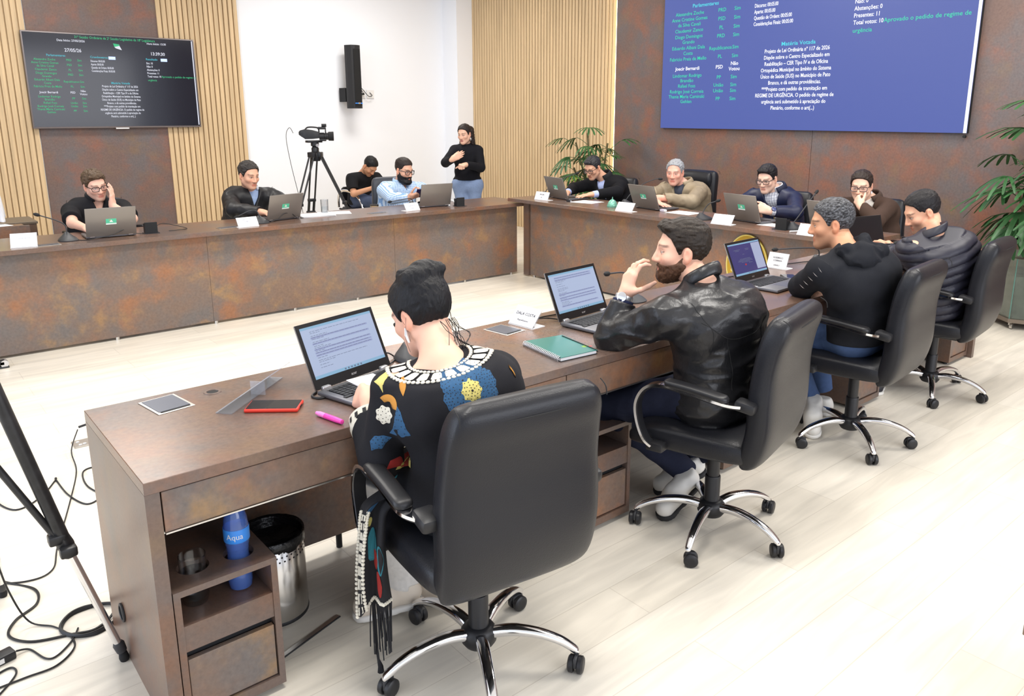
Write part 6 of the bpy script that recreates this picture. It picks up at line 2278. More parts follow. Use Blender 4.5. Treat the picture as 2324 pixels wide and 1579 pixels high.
def build_shoe(fig, root, ankle, toe_yaw, material, sole=None, pitch=0.0, length=.255, name='shoe'):
    """heel under the ankle, toe along toe_yaw, sole on the floor (or tipped by pitch about the toe)"""
    a = R(toe_yaw)
    f = np.array([math.cos(a), math.sin(a), 0])
    l = np.array([-f[1], f[0], 0])
    base = np.array([ankle[0], ankle[1], 0.0]) - f * .045
    p = R(pitch)
    toe = base + f * length
    fr = f * math.cos(p) - np.array([0, 0, 1]) * math.sin(p) * -1 * -1 if False else f * math.cos(p) - np.array([0, 0, math.sin(p)])
    ur = np.array([0, 0, math.cos(p)]) + f * math.sin(p)
    W_ = lambda x, y, z: toe - fr * (length - x) + l * y + ur * z
    hip = []
    up_ = [('c', W_(.035, 0, .05), W_(.14, 0, .045), .038, .040, .03), ('c', W_(.14, 0, .045), W_(length - .045, .004, .036), .042, .040, .03), ('c', W_(.04, 0, .055), W_(.045, 0, .075), .038, .036, .02), ('c', W_(.05, 0, .075), W_(.15, 0, .055), .033, .03, .03)]

    def fn(Q):
        d = ev(up_, Q)
        zz = (Q - A3(toe)) @ A3(ur)
        d = smax(d, f32(.018) - zz, .004)
        d = smax(d, zz - f32(.098), .006)
        return d - .0012 * vnoise(Q * f32(60), 2)
    lo, hi = bounds(up_, .02)
    V, F = polygonize(fn, lo, hi, .006)
    o = from_arrays(name, V, F, material, root, True, None, root.location)

    def fs(Q):
        q = Q - A3(toe)
        zz = q @ A3(ur)
        flat = Q - zz[:, None] * A3(ur)
        t2 = [('c', W_(.04, 0, 0), W_(.12, 0, 0), .042, .040, .03), ('c', W_(.12, 0, 0), W_(length - .045, .004, 0), .040, .046, .03)]
        d = ev(t2, flat.astype(f32))
        return smax(d, np.abs(zz - f32(.011)) - f32(.011), .004)
    V, F = polygonize(fs, lo - .02, hi + .02, .006)
    from_arrays('sole', V, F, sole or M_SHOEW, o, True, None, root.location)
    return o


def person(label, fig):
    return thing('person', label, 'person', (float(fig.pel[0]), float(fig.pel[1]), 0.0))


def surf(o, root):
    """ray caster for a garment, in world metres"""
    me = o.data
    n = len(me.vertices)
    co = np.empty(n * 3, f32)
    me.vertices.foreach_get('co', co)
    co = co.reshape(-1, 3) + np.array(root.location, f32)
    return BVHTree.FromPolygons([tuple(v) for v in co.tolist()], [tuple(p.vertices) for p in me.polygons])


def lay(bvh, p, d, lift=.001):
    """drop a point onto a surface along d"""
    h, nrm, i, dist = bvh.ray_cast(Vector(p), Vector(d).normalized())
    if h is None:
        return None
    if nrm.dot(Vector(d)) > 0:
        nrm = -nrm
    return h + nrm * lift, nrm


def seam(bvh, root, pts, d, r=.0016, mat_=None, name='seam', n=6):
    out = []
    off = Vector(root.location)
    for p in spline(pts, n):
        q = lay(bvh, p, d, .0004)
        if q:
            out.append(q[0] - off)
    if len(out) > 2:
        MB().tube(out, r, 5).build(name, mat_ or M_MATTEBLK, root, True)


def cuff_ring(fig, root, side, t0, t1, r, material, name='cuff'):
    el, wr = (fig.elL, fig.wrL) if side > 0 else (fig.elR, fig.wrR)
    a, b = lerp(el, wr, t0), lerp(el, wr, t1)
    d = unit(b - a)
    off = np.array(root.location)
    MB().tube([Vector(a - off), Vector(a - off + d * .004), Vector(b - off - d * .003), Vector(b - off)], [r * .95, r, r * 1.02, r * .96], 24).build(name, material, root, True, 50)


def watch(fig, root, side, t, r, strap, face, out):
    el, wr = (fig.elL, fig.wrL) if side > 0 else (fig.elR, fig.wrR)
    c = lerp(el, wr, t)
    d = unit(wr - el)
    off = np.array(root.location)
    MB().tube([Vector(c - d * .011 - off), Vector(c - d * .008 - off), Vector(c + d * .008 - off), Vector(c + d * .011 - off)], [r * .97, r, r, r * .97], 24).build('watch', strap, root, True, 50)
    o_ = unit(np.asarray(out, float) - d * (np.asarray(out, float) @ d))
    rot = Vector(o_).to_track_quat('Z', 'Y').to_matrix().to_4x4()
    MB().lathe([(0, 0), (.019, 0), (.020, .003), (.019, .008), (.016, .0085), (0, .0085)], Vector(c + o_ * r * .93 - off), 24, rot).build('watch_case', face, root, True, 50)
# ================================================================ the people
SK_LIGHT, SK_MID, SK_TAN = srgb(226, 178, 154), srgb(214, 164, 136), srgb(198, 146, 114)
BLK, BROWN, DKBROWN = (.008, .007, .008), srgb(74, 56, 42), srgb(38, 30, 26)
UP, DOWN = (0, 0, 1), (0, 0, -1)


def ring_collar(fig, root, material, r=.068, tube=.014, lift=.02, tilt=.35, name='collar', stretch=1.5, open_=0.0):
    """soft band round the neck"""
    c = fig.nb + fig.up * lift
    nd = unit(fig.head.w((0, -.03, -.06)) - fig.nb)
    ax = unit(.45 * unit(fig.up - fig.fw * tilt) + .55 * nd)
    l = fig.lat
    f = unit(np.cross(l, ax))
    off = np.array(root.location)
    n = 30
    rings = []
    a0, a1 = (0, 2 * PI) if not open_ else (PI / 2 + open_, PI / 2 + 2 * PI - open_)
    m = n if not open_ else n + 1
    for k in range(m):
        a = a0 + (a1 - a0) * k / n
        rad = l * math.cos(a) + f * math.sin(a)
        cc = c + rad * r * (1.0 if abs(math.sin(a)) < .7 else 1.02)
        rings.append([Vector(cc + rad * tube * .55 * math.cos(b) + ax * tube * stretch * math.sin(b) - off) for b in [2 * PI * j / 10 for j in range(10)]])
    mb = MB()
    if open_:
        mb.loft(rings)
    else:
        V = [[mb.bm.verts.new(p) for p in rg_] for rg_ in rings]
        for A, B in zip(V, V[1:] + V[:1]):
            for k in range(10):
                mb.bm.faces.new((A[k], A[(k + 1) % 10], B[(k + 1) % 10], B[k]))
    return mb.build(name, material, root, True, 180)


def solid(name, c, rough=.7, **k):
    return mat(name, c, rough, **k)


# ---- near side: the bearded man in the leather jacket
fg = Fig(pel=(2.45, 1.735, .59), nb=(2.405, 1.80, 1.02), hd=(2.43, 1.93, 1.127), hyaw=137, hpitch=0, shL=(2.185, 1.80, .935), shR=(2.585, 1.76, .945), elL=(2.155, 2.035, .80), wrL=(2.215, 2.03, .955),
         elR=(2.70, 1.99, .80), wrR=(2.50, 2.14, .80), hipyaw=97, knL=(2.255, 2.13, .47), knR=(2.62, 2.14, .50), anL=(2.535, 1.93, .14), anR=(2.66, 1.95, .14), b=1.08, slouch=.045, hs=1.02)
p = person('bearded man in a black leather jacket, chin on his hand', fg)
build_body(fg, p, SK_LIGHT, DKBROWN, ((.30, -.05, .9), (.75, -.25, -.25), ((12, 45, 30), (10, 42, 30), (14, 45, 30), (20, 50, 35)), 1.0, (55, 30, 12), 5), ((-.8, .4, 0), DOWN, RELAX), stubble=.6)
build_hair(fg, p, srgb(52, 42, 34), 'quiff', .007, .015, .074, -.070, .052, .0030, freq=(120, 40, 120), brt=.55)
build_beard(fg, p, srgb(84, 58, 42), .004, -.04, -.012, .0025)
jk = build_top(fg, p, 'leather_jacket', M_LJACK, g=.020, sleeves=1.86, sg=.018, hem=-.125, neck=.022, wr=.0085, wfreq=10, ridged=True, seed=2, stretch=(.8, .8, 1.5))
bv = surf(jk, p)
nb, fwv, lt, upv = fg.nb, fg.fw, fg.lat, fg.up
bk = lambda a, hgt: nb + lt * a + upv * hgt - fwv * .5
fdir = fg.fw
seam(bv, p, [bk(.175, -.10), bk(.10, -.175), bk(0, -.19), bk(-.10, -.175), bk(-.165, -.11)], fdir)
seam(bv, p, [bk(.10, -.175), bk(.085, -.28), bk(.09, -.38)], fdir)
seam(bv, p, [bk(-.10, -.175), bk(-.085, -.28), bk(-.09, -.38)], fdir)
seam(bv, p, [bk(.165, -.035), bk(.165, -.09), bk(.15, -.15), bk(.155, -.21)], fdir)
ring_collar(fg, p, M_LJACK, .070, .016, .030, .30, stretch=1.6)
cuff_ring(fg, p, 1, .82, .92, .041, solid('navy_knit', srgb(22, 30, 62), .9))
cuff_ring(fg, p, -1, .82, .92, .041, MATS['navy_knit'])
watch(fg, p, 1, .97, .035, M_SILVER, M_CHROME, (-.8, -.4, .2))
build_trousers(fg, p, M_JEANS, srgb(34, 38, 56), .012)
build_shoe(fg, p, (2.545, 1.90), 178, M_SHOEW, M_SOLE, 24)
build_shoe(fg, p, (2.68, 1.97), 150, M_SHOEW, M_SOLE, 20)

# ---- near side: the man in the hoodie
fg = Fig(pel=(3.70, 1.80, .59), nb=(3.565, 1.82, 1.012), hd=(3.632, 1.965, 1.125), hyaw=124, hpitch=-8, shL=(3.385, 1.87, .935), shR=(3.775, 1.79, .945), elL=(3.515, 2.035, .808), wrL=(3.755, 2.105, .815),
         elR=(3.93, 1.99, .81), wrR=(3.80, 2.045, .80), hipyaw=95, knL=(3.60, 2.18, .50), knR=(3.88, 2.18, .54), anL=(3.755, 2.06, .15), anR=(3.95, 2.10, .14), b=1.05, slouch=.045)
p = person('man in a black hoodie with folded arms on the desk', fg)
build_body(fg, p, SK_TAN, BLK, ((.9, .2, 0), DOWN, RELAX), ((-1, .02, -.12), (0, .7, -.6), RELAX), stubble=.35)
build_hair(fg, p, BLK, 'short', .006, .012, .076, -.068, .050, .0028, freq=(130, 60, 130), grey=.8)
hc = fg.nb - fg.fw * .035
build_top(fg, p, 'hoodie', M_FABRIC, (.010, .011, .015), g=.020, sleeves=2.0, sg=.018, hem=-.03, neck=.022, wr=.008, wfreq=8, seed=5,
)
hood = [('c', fg.nb + fg.lat * .07 + fg.fw * .045 + fg.up * .005, fg.nb + fg.lat * .065 - fg.fw * .03 + fg.up * .035, .020, .024, .03), ('c', fg.nb - fg.lat * .07 + fg.fw * .045 + fg.up * .005, fg.nb - fg.lat * .065 - fg.fw * .03 + fg.up * .035, .020, .024, .03),
        ('c', fg.nb + fg.lat * .065 - fg.fw * .03 + fg.up * .035, fg.nb - fg.fw * .075 + fg.up * .02, .024, .030, .03), ('c', fg.nb - fg.lat * .065 - fg.fw * .03 + fg.up * .035, fg.nb - fg.fw * .075 + fg.up * .02, .024, .030, .03),
        ('e', fg.nb - fg.fw * .085 - fg.up * .035 - fg.lat * .02, (.105, .055, .058), None, .03), ('c', fg.nb + fg.lat * .08 - fg.fw * .07 - fg.up * .0, fg.nb - fg.lat * .09 - fg.fw * .09 - fg.up * .02, .030, .036, .02)]


def hood_fn(Q):
    d = ev(hood, Q)
    q = Q * f32(22)
    return d - f32(.007) * (1 - 2 * np.abs(vnoise(q + vnoise(q * .5, 3)[:, None] * .8, 6)))


lo_, hi_ = bounds(hood, .03)
V_, F_ = polygonize(hood_fn, lo_, hi_, .005)
from_arrays('hood', V_, F_, M_FABRIC, p, True, np.tile(np.array((.010, .011, .015)), (len(V_), 1)), p.location)
o_ = [c for c in p.children if c.name.startswith('hoodie')][0]
bv = surf(o_, p)
mk = MB()
for t_ in (.02, .28, .52, .76, .97):                       # small pale ticks down the sleeve
    c = lerp(fg.shL, fg.elL, t_) + np.array([-.5, -.3, .12])
    q = lay(bv, c, np.array([.5, .3, -.12]), .0016)
    if q:
        h_, nn = q
        a_ = nn.orthogonal().normalized()
        ar = Vector(unit(fg.elL - fg.shL))
        s1_ = (ar.cross(nn)).normalized()
        off = Vector(p.location)
        mk.poly([h_ - off + s1_ * .016 + ar * .002, h_ - off - s1_ * .016 - ar * .006, h_ - off - s1_ * .004 + ar * .002])
mk.build('sleeve_marks', M_WHITEPL, p)
build_trousers(fg, p, M_JEANS, srgb(66, 86, 124), .012)
build_shoe(fg, p, (3.765, 2.045), 208, M_SHOEW, None, 26)
build_shoe(fg, p, (3.96, 2.09), 100, M_SHOEW, None, 0)

# ---- near side: the man in the quilted jacket
fg = Fig(pel=(4.74, 1.85, .59), nb=(4.615, 1.875, .985), hd=(4.705, 1.99, 1.095), hyaw=134, hpitch=-26, shL=(4.455, 1.925, .915), shR=(4.80, 1.825, .925), elL=(4.66, 2.06, .81), wrL=(4.82, 2.22, .815),
         elR=(5.0, 2.02, .81), wrR=(4.94, 2.24, .82), hipyaw=100, b=1.08, slouch=.05)
p = person('man in a dark quilted jacket bending over his hands', fg)
build_body(fg, p, SK_MID, BLK, ((.4, .8, .15), (.6, -.3, -.4), HALF), ((-.2, .9, .15), (-.7, 0, -.4), HALF), stubble=.55)
build_hair(fg, p, BLK, 'fade', .0045, .013, .082, -.058, .060, .0025, brt=1.3)
build_top(fg, p, 'quilted_jacket', M_SATIN, srgb(34, 34, 46), g=.024, sleeves=1.95, sg=.020, hem=-.10, neck=.02, wr=.004, wfreq=16, quilt=(.056, .016), seed=4)
ring_collar(fg, p, solid('quilted_collar', srgb(32, 32, 44), .5), .066, .017, .022, .4, stretch=1.7)
build_trousers(fg, p, M_FABRIC, srgb(30, 31, 38), .014)
build_shoe(fg, p, (4.66, 2.12), 200, solid('dark_shoe', (.02, .02, .025), .6), M_SHOEW, 0)
build_shoe(fg, p, (4.92, 2.24), 100, MATS['dark_shoe'], M_SHOEW, 0)

# ---- head desk: the man in the overcoat
fg = Fig(pel=(6.22, 5.84, .59), nb=(6.085, 5.91, .985), hd=(5.925, 5.935, 1.10), hyaw=188, hpitch=-26, shL=(6.09, 5.71, .915), shR=(6.04, 6.10, .915), elL=(5.93, 5.585, .865), wrL=(5.64, 5.65, .855),
         elR=(5.86, 6.16, .865), wrR=(5.60, 5.98, .85), b=1.06, slouch=.04, hs=.97)
p = person('man in a black overcoat and glasses speaking over his laptop', fg)
build_body(fg, p, SK_MID, BLK, ((-1, .22, -.08), DOWN, FLAT), ((-1, -.1, -.05), DOWN, RELAX), h=.0055)
build_hair(fg, p, BLK, 'quiff', .006, .012, .076, -.062, .055, .003, grey=.25, brt=1.4)
build_glasses(fg, p)
build_top(fg, p, 'dress_shirt', M_FABRIC, srgb(170, 182, 222), g=.004, sleeves=1.98, sg=.006, hem=0.0, neck=.022, wr=.002, h=.0065)
build_top(fg, p, 'overcoat', M_FABRIC, (.006, .006, .008), g=.019, sleeves=1.80, sg=.016, hem=-.06, neck=.03, vneck=(.060, .26), wr=.006, wfreq=8, seed=6, h=.006)
ring_collar(fg, p, solid('coat_collar', (.006, .006, .008), .85), .080, .020, .022, .35, stretch=1.7, open_=.55)
build_trousers(fg, p, M_FABRIC, (.01, .01, .012), .012, .009)
build_shoe(fg, p, (5.80, 5.75), 180, MATS['dark_shoe'], M_SOLE)
build_shoe(fg, p, (5.80, 5.98), 180, MATS['dark_shoe'], M_SOLE)

# ---- head desk: the grey-haired man
fg = Fig(pel=(6.24, 4.80, .59), nb=(6.11, 4.86, .985), hd=(6.02, 4.907, 1.102), hyaw=203, hpitch=-8, shL=(6.09, 4.665, .925), shR=(6.06, 5.07, .93), elL=(5.78, 4.50, .868), wrL=(5.61, 4.735, .895),
         elR=(5.80, 5.06, .868), wrR=(5.57, 4.75, .852), b=1.08, slouch=.03, belly=.02, hs=1.0)
p = person('grey-haired man in a tan jacket with folded arms', fg)
build_body(fg, p, srgb(226, 170, 150), srgb(120, 112, 106), ((-.35, .75, -.05), (.3, .1, -.8), FIST), ((-.1, -1, -.12), DOWN, FLAT), h=.0055)
build_hair(fg, p, srgb(150, 152, 156), 'short', .007, .010, .090, -.060, .066, .006, freq=(75, 60, 75), grey=.4)
build_top(fg, p, 'undershirt', M_FABRIC, srgb(62, 66, 78), g=.004, sleeves=1.3, hem=0, neck=.008, wr=.002, h=.0065)
tj = build_top(fg, p, 'tan_jacket', M_TAN, g=.019, sleeves=1.94, sg=.016, hem=-.08, neck=.028, vneck=(.066, .19), wr=.009, wfreq=9, ridged=True, seed=3, h=.006)
ring_collar(fg, p, M_TAN, .084, .016, .022, .35, stretch=1.5, open_=.6)
watch(fg, p, -1, .93, .034, M_MATTEBLK, M_DARKPL, (0, 0, 1))
build_trousers(fg, p, M_JEANS, srgb(40, 44, 60), .012, .009)
build_shoe(fg, p, (5.82, 4.70), 180, MATS['dark_shoe'], M_SOLE)
build_shoe(fg, p, (5.82, 4.92), 180, MATS['dark_shoe'], M_SOLE)


# ---- head desk: the man in the navy jacket
def checks(c0, c1, pitch, thin=False):
    def pat(V, fig):
        q = np.asarray(V)
        a = (q - fig.nb) @ fig.lat
        hh = (q - fig.nb) @ fig.up
        for sh, el, w in ((fig.shL, fig.elL, fig.wrL), (fig.shR, fig.elR, fig.wrR)):
            for s_, e_ in ((sh, el), (el, w)):
                dv = unit(e_ - s_)
                t_ = (q - s_) @ dv
                L = np.linalg.norm(e_ - s_)
                dist = np.linalg.norm(q - s_ - np.clip(t_, 0, L)[:, None] * dv, axis=1)
                m = (dist < .085) & (np.abs(a) > .15)
                sd = unit(np.cross(dv, fig.fw + .01))
                a = np.where(m, (q - s_) @ sd, a)
                hh = np.where(m, t_, hh)
        A_ = sstep(.28, .6, np.sin(a * 2 * PI / pitch))
        B_ = sstep(.28, .6, np.sin(hh * 2 * PI / pitch)) * (.45 if thin else .8)
        w = np.clip(A_ * .75 + B_ * .6, 0, 1)[:, None]
        return np.array(c0) * (1 - w) + np.array(c1) * w
    return pat


fg = Fig(pel=(6.22, 3.79, .59), nb=(6.105, 3.845, 1.0), hd=(6.0, 3.875, 1.105), hyaw=187, hpitch=-16, shL=(6.09, 3.655, .945), shR=(6.06, 4.045, .95), elL=(5.76, 3.44, .868), wrL=(5.56, 3.545, .885),
         elR=(5.82, 4.06, .868), wrR=(5.58, 3.86, .86), b=1.0, slouch=.03, hs=.97)
p = person('young man in a navy jacket and glasses, fist on the head desk', fg)
build_body(fg, p, srgb(232, 190, 168), BLK, ((-.6, .6, .25), (.5, .5, -.3), FIST), ((-1, -.2, -.05), DOWN, RELAX), h=.0055)
build_hair(fg, p, BLK, 'quiff', .006, .016, .080, -.062, .054, .003, brt=1.6)
build_glasses(fg, p, .028, .018)
build_top(fg, p, 'checked_shirt', M_FABRIC, g=.004, sleeves=1.97, sg=.008, hem=0, neck=.024, wr=.002, h=.006, pattern=checks(srgb(216, 218, 226), srgb(140, 144, 166), .022))
build_top(fg, p, 'navy_jacket', M_SATIN, srgb(24, 30, 58), g=.019, sleeves=1.84, sg=.016, hem=-.07, neck=.03, vneck=(.075, .27), wr=.008, wfreq=9, seed=8, h=.006,
          extra=[('e', fg.nb - fg.fw * .06 - fg.up * .02, (.07, .12, .05), None, .03)])
ring_collar(fg, p, solid('navy_collar', srgb(22, 28, 54), .6), .084, .020, .02, .35, stretch=1.5, open_=.62)
ring_collar(fg, p, solid('shirt_collar', srgb(216, 218, 226), .8), .064, .008, .028, .4, name='shirt_collar', stretch=2.6, open_=.35)
watch(fg, p, 1, .93, .034, M_SILVER, solid('watch_blue', srgb(50, 60, 110), .3), (-.4, -.6, .6))
off = np.array(p.location)
MB().tube([Vector(fg.nb + fg.fw * .13 - fg.up * .20 + fg.lat * .01 - off), Vector(fg.nb + fg.fw * .15 - fg.up * .25 + fg.lat * .012 - off)], .004, 8).build('zip_pull', solid('gold_zip', (.7, .5, .2), .3, metal=1.0), p, True)
build_trousers(fg, p, M_FABRIC, (.02, .02, .025), .012, .009)
build_shoe(fg, p, (5.80, 3.70), 180, MATS['dark_shoe'], M_SOLE)
build_shoe(fg, p, (5.80, 3.92), 180, MATS['dark_shoe'], M_SOLE)

# ---- head desk: the woman in the brown coat
fg = Fig(pel=(6.22, 2.94, .59), nb=(6.095, 2.99, .995), hd=(6.0, 3.027, 1.102), hyaw=196, hpitch=-12, shL=(6.08, 2.835, .95), shR=(6.06, 3.16, .95), elL=(5.74, 2.76, .868), wrL=(5.815, 2.925, .965),
         elR=(5.82, 3.22, .868), wrR=(5.62, 3.06, .86), b=.97, slouch=.03, hs=.97)
p = person('woman in a brown coat and glasses with her hand at her mouth', fg)
build_body(fg, p, srgb(228, 184, 160), DKBROWN, ((.45, .62, .55), (.85, -.1, .1), ((50, 70, 40),) * 4, .9), ((-1, -.2, 0), DOWN, RELAX, .9), h=.0055, lip=srgb(170, 96, 92))
build_hair(fg, p, srgb(44, 34, 30), 'short', .010, .013, .084, -.060, .060, .0035, extra=[('c', (0, -.10, .03), (0, -.125, -.02), .035, .034, .03), ('c', (0, -.125, -.02), (0, -.11, -.13), .034, .022, .02)])
build_glasses(fg, p, .029, .020)
build_top(fg, p, 'blouse', M_FABRIC, srgb(214, 210, 204), g=.004, sleeves=1.6, hem=0, neck=.016, wr=.003, h=.0065)
build_top(fg, p, 'brown_coat', M_FABRIC, srgb(66, 50, 42), g=.019, sleeves=1.90, sg=.017, hem=-.07, neck=.026, vneck=(.07, .26), wr=.006, wfreq=8, seed=9, h=.006)
ring_collar(fg, p, solid('brown_collar', srgb(66, 50, 42), .9), .080, .018, .018, .35, stretch=1.6, open_=.6)
off = np.array(p.location)
MB().tube([Vector(fg.head.w((.078, -.004, -.045)) - off), Vector(fg.head.w((.080, -.002, -.062)) - off)], [.006, .009], 10).build('earring', M_SILVER, p, True)
build_trousers(fg, p, M_FABRIC, (.02, .018, .016), .012, .009)
build_shoe(fg, p, (5.80, 2.86), 180, MATS['dark_shoe'], M_SOLE)
build_shoe(fg, p, (5.80, 3.04), 180, MATS['dark_shoe'], M_SOLE)

# ---- far desk: the man in the polo shirt
fg = Fig(pel=(1.42, 7.34, .59), nb=(1.475, 7.29, .965), hd=(1.460, 7.20, 1.085), hyaw=280, hpitch=-14, hroll=9, shL=(1.665, 7.28, .885), shR=(1.270, 7.25, .885), elL=(1.645, 6.93, .82), wrL=(1.54, 7.06, .925),
         elR=(1.225, 6.98, .815), wrR=(1.262, 6.69, .80), b=1.06, slouch=.04, belly=.02, hs=1.0)
p = person('man in a black polo shirt and glasses resting his cheek on his hand', fg)
build_body(fg, p, srgb(234, 186, 164), srgb(70, 54, 44), ((.06, .02, 1), (-.85, .5, 0), (6, 14, 10), .95, (60, 10, 10)), ((.12, -1, -.08), DOWN, FLAT, 1.0, (45, 5, 10), 7), armt=(1, 1), h=.0055, stubble=.3)
build_hair(fg, p, srgb(88, 70, 54), 'quiff', .008, .016, .076, -.055, .055, .007, freq=(70, 60, 70))
build_glasses(fg, p, .027, .019)
build_top(fg, p, 'polo_shirt', M_FABRIC, (.010, .010, .013), g=.018, sleeves=.72, hem=-.05, neck=.012, vneck=(.055, .15), wr=.007, wfreq=9, seed=11, h=.006)
ring_collar(fg, p, solid('polo_collar', (.012, .012, .015), .85), .078, .016, .012, .4, stretch=1.4, open_=.45)
build_trousers(fg, p, M_JEANS, srgb(36, 42, 60), .012, .009)
build_shoe(fg, p, (1.33, 6.92), 270, MATS['dark_shoe'], M_SOLE)
build_shoe(fg, p, (1.52, 6.92), 270, MATS['dark_shoe'], M_SOLE)

# ---- far desk: the man in the black pullover
fg = Fig(pel=(2.72, 7.38, .59), nb=(2.78, 7.31, .97), hd=(2.740, 7.21, 1.103), hyaw=283, hpitch=-13, shL=(2.99, 7.30, .895), shR=(2.575, 7.27, .90), elL=(3.03, 6.99, .82), wrL=(2.86, 6.76, .81),
         elR=(2.50, 6.99, .82), wrR=(2.65, 6.745, .81), b=1.10, slouch=.04, belly=.02, hs=1.02)
p = person('dark-haired man in a black V-neck pullover typing on a laptop', fg)
build_body(fg, p, srgb(224, 172, 144), BLK, ((-.3, -1, -.1), DOWN, RELAX), ((.35, -1, -.08), DOWN, RELAX), h=.0055, stubble=.15)
build_hair(fg, p, srgb(44, 38, 34), 'short', .009, .014, .082, -.075, .062, .005, grey=.15)
build_top(fg, p, 'dress_shirt', M_FABRIC, srgb(150, 170, 206), g=.004, sleeves=1.5, hem=0, neck=.018, wr=.002, h=.0065)
build_top(fg, p, 'pullover', M_SATIN, (.013, .013, .015), g=.019, sleeves=1.92, sg=.016, hem=-.06, neck=.02, vneck=(.060, .16), wr=.010, wfreq=8, ridged=True, seed=12, h=.006)
ring_collar(fg, p, solid('white_collar', srgb(214, 218, 228), .8), .072, .008, .022, .45, name='shirt_collar', stretch=2.4, open_=.35)
build_trousers(fg, p, M_JEANS, (.02, .022, .03), .012, .009)
build_shoe(fg, p, (2.63, 6.95), 270, MATS['dark_shoe'], M_SOLE)
build_shoe(fg, p, (2.83, 6.95), 270, MATS['dark_shoe'], M_SOLE)

# ---- far desk: the bearded man in the checked shirt
fg = Fig(pel=(4.40, 7.42, .59), nb=(4.425, 7.34, .935), hd=(4.420, 7.255, 1.068), hyaw=283, hpitch=-12, shL=(4.66, 7.31, .865), shR=(4.185, 7.29, .875), elL=(4.62, 6.98, .82), wrL=(4.46, 6.82, .825),
         elR=(4.11, 6.99, .815), wrR=(4.225, 6.84, .825), b=1.14, slouch=.03, belly=.03, hs=1.03)
p = person('bearded man in a blue checked shirt and round glasses holding a phone', fg)
build_body(fg, p, srgb(216, 166, 140), BLK, ((-.55, -.5, .35), (-.3, .1, .6), HALF), ((.55, -.55, .30), (.3, .2, .6), HALF), h=.0055, stubble=.3)
build_hair(fg, p, srgb(42, 34, 32), 'fade', .003, .017, .078, -.03, .066, .002)
build_beard(fg, p, BLK, .008, -.03, -.006, .002, chin_low=.012)
build_glasses(fg, p, .027, .021, .0032)
build_top(fg, p, 'checked_shirt', M_FABRIC, g=.020, sleeves=1.94, sg=.016, hem=-.05, neck=.014, vneck=(.045, .07), wr=.007, wfreq=8, seed=13, h=.0048, pattern=checks(srgb(206, 224, 244), srgb(96, 142, 200), .0165, True))
ring_collar(fg, p, solid('blue_collar', srgb(178, 206, 236), .85), .080, .013, .010, .5, stretch=2.0, open_=.4)
build_trousers(fg, p, M_JEANS, (.03, .035, .05), .012, .009)
build_shoe(fg, p, (4.30, 6.98), 270, MATS['dark_shoe'], M_SOLE)
build_shoe(fg, p, (4.52, 6.98), 270, MATS['dark_shoe'], M_SOLE)
t = thing('smartphone', 'dark phone held by the man in the checked shirt', 'phone', (4.295, 6.765, .870))
t.rotation_euler = (R(-38), 0, R(-20))
MB().b2((-.036, -.075, -.004), (.036, .075, .004), .003, 2).build('case', solid('phone_case', srgb(40, 38, 90), .35), t, True)
MB().b2((-.033, -.071, .0035), (.033, .071, .0048)).build('screen', M_PHONE, t)

# ---- by the wall: the seated man with bowed head
fg = Fig(pel=(5.00, 9.27, .56), nb=(5.02, 9.25, .908), hd=(5.045, 9.105, .995), hyaw=285, hpitch=-48, shL=(5.215, 9.25, .845), shR=(4.835, 9.22, .845), elL=(5.27, 9.08, .665), wrL=(5.10, 8.90, .745),
         elR=(4.79, 9.10, .655), wrR=(4.985, 8.925, .735), hipyaw=282, b=1.02, slouch=.06)
p = person('young man in a black T-shirt bent over a phone by the white wall', fg)
build_body(fg, p, SK_TAN, BLK, ((-.55, -.5, .2), (-.3, -.1, .7), HALF), ((.6, -.5, .2), (.3, -.1, .7), HALF), armt=(1, 1), h=.006, stubble=.4)
build_hair(fg, p, BLK, 'fade', .005, .015, .080, -.045, .056, .003)
build_top(fg, p, 't_shirt', M_FABRIC, (.008, .008, .010), g=.016, sleeves=.74, hem=-.06, neck=.004, wr=.008, wfreq=8, seed=14, h=.0065)
build_trousers(fg, p, M_JEANS, srgb(66, 76, 100), .012, .008)
build_shoe(fg, p, (4.97, 8.83), 280, M_SHOEW)
build_shoe(fg, p, (5.20, 8.86), 285, M_SHOEW)
t = thing('smartphone', 'pale phone held by the seated man in the T-shirt', 'phone', (5.055, 8.855, .785))
t.rotation_euler = (R(-30), 0, R(8))
MB().b2((-.036, -.075, -.004), (.036, .075, .004), .003, 2).build('case', M_WHITEPL, t, True)
MB().b2((-.033, -.071, .0035), (.033, .071, .0048)).build('screen', M_PHONE, t)

# ---- standing in the corner: the interpreter
fg = Fig(pel=(5.60, 7.74, .815), nb=(5.605, 7.745, 1.290), hd=(5.535, 7.695, 1.420), hyaw=203, hpitch=-12, shL=(5.67, 7.61, 1.235), shR=(5.465, 7.815, 1.235), elL=(5.64, 7.53, 1.03), wrL=(5.385, 7.47, 1.075),
         elR=(5.29, 7.745, 1.09), wrR=(5.255, 7.56, 1.135), hipyaw=226, knL=(5.625, 7.645, .43), knR=(5.53, 7.745, .43), anL=(5.64, 7.66, .09), anR=(5.54, 7.76, .09), b=.90, slouch=.0, hs=.93)
p = person('woman in a black sweater and jeans signing with her hands in the corner', fg)
build_body(fg, p, srgb(226, 180, 154), DKBROWN, ((-.8, -.25, -.05), (.15, .3, -.85), FIST, .95), ((.66, -.40, .42), (.6, .75, .0), (10, 15, 10), .92, (15, 10, 5), 1), h=.0055, lip=srgb(176, 100, 96))
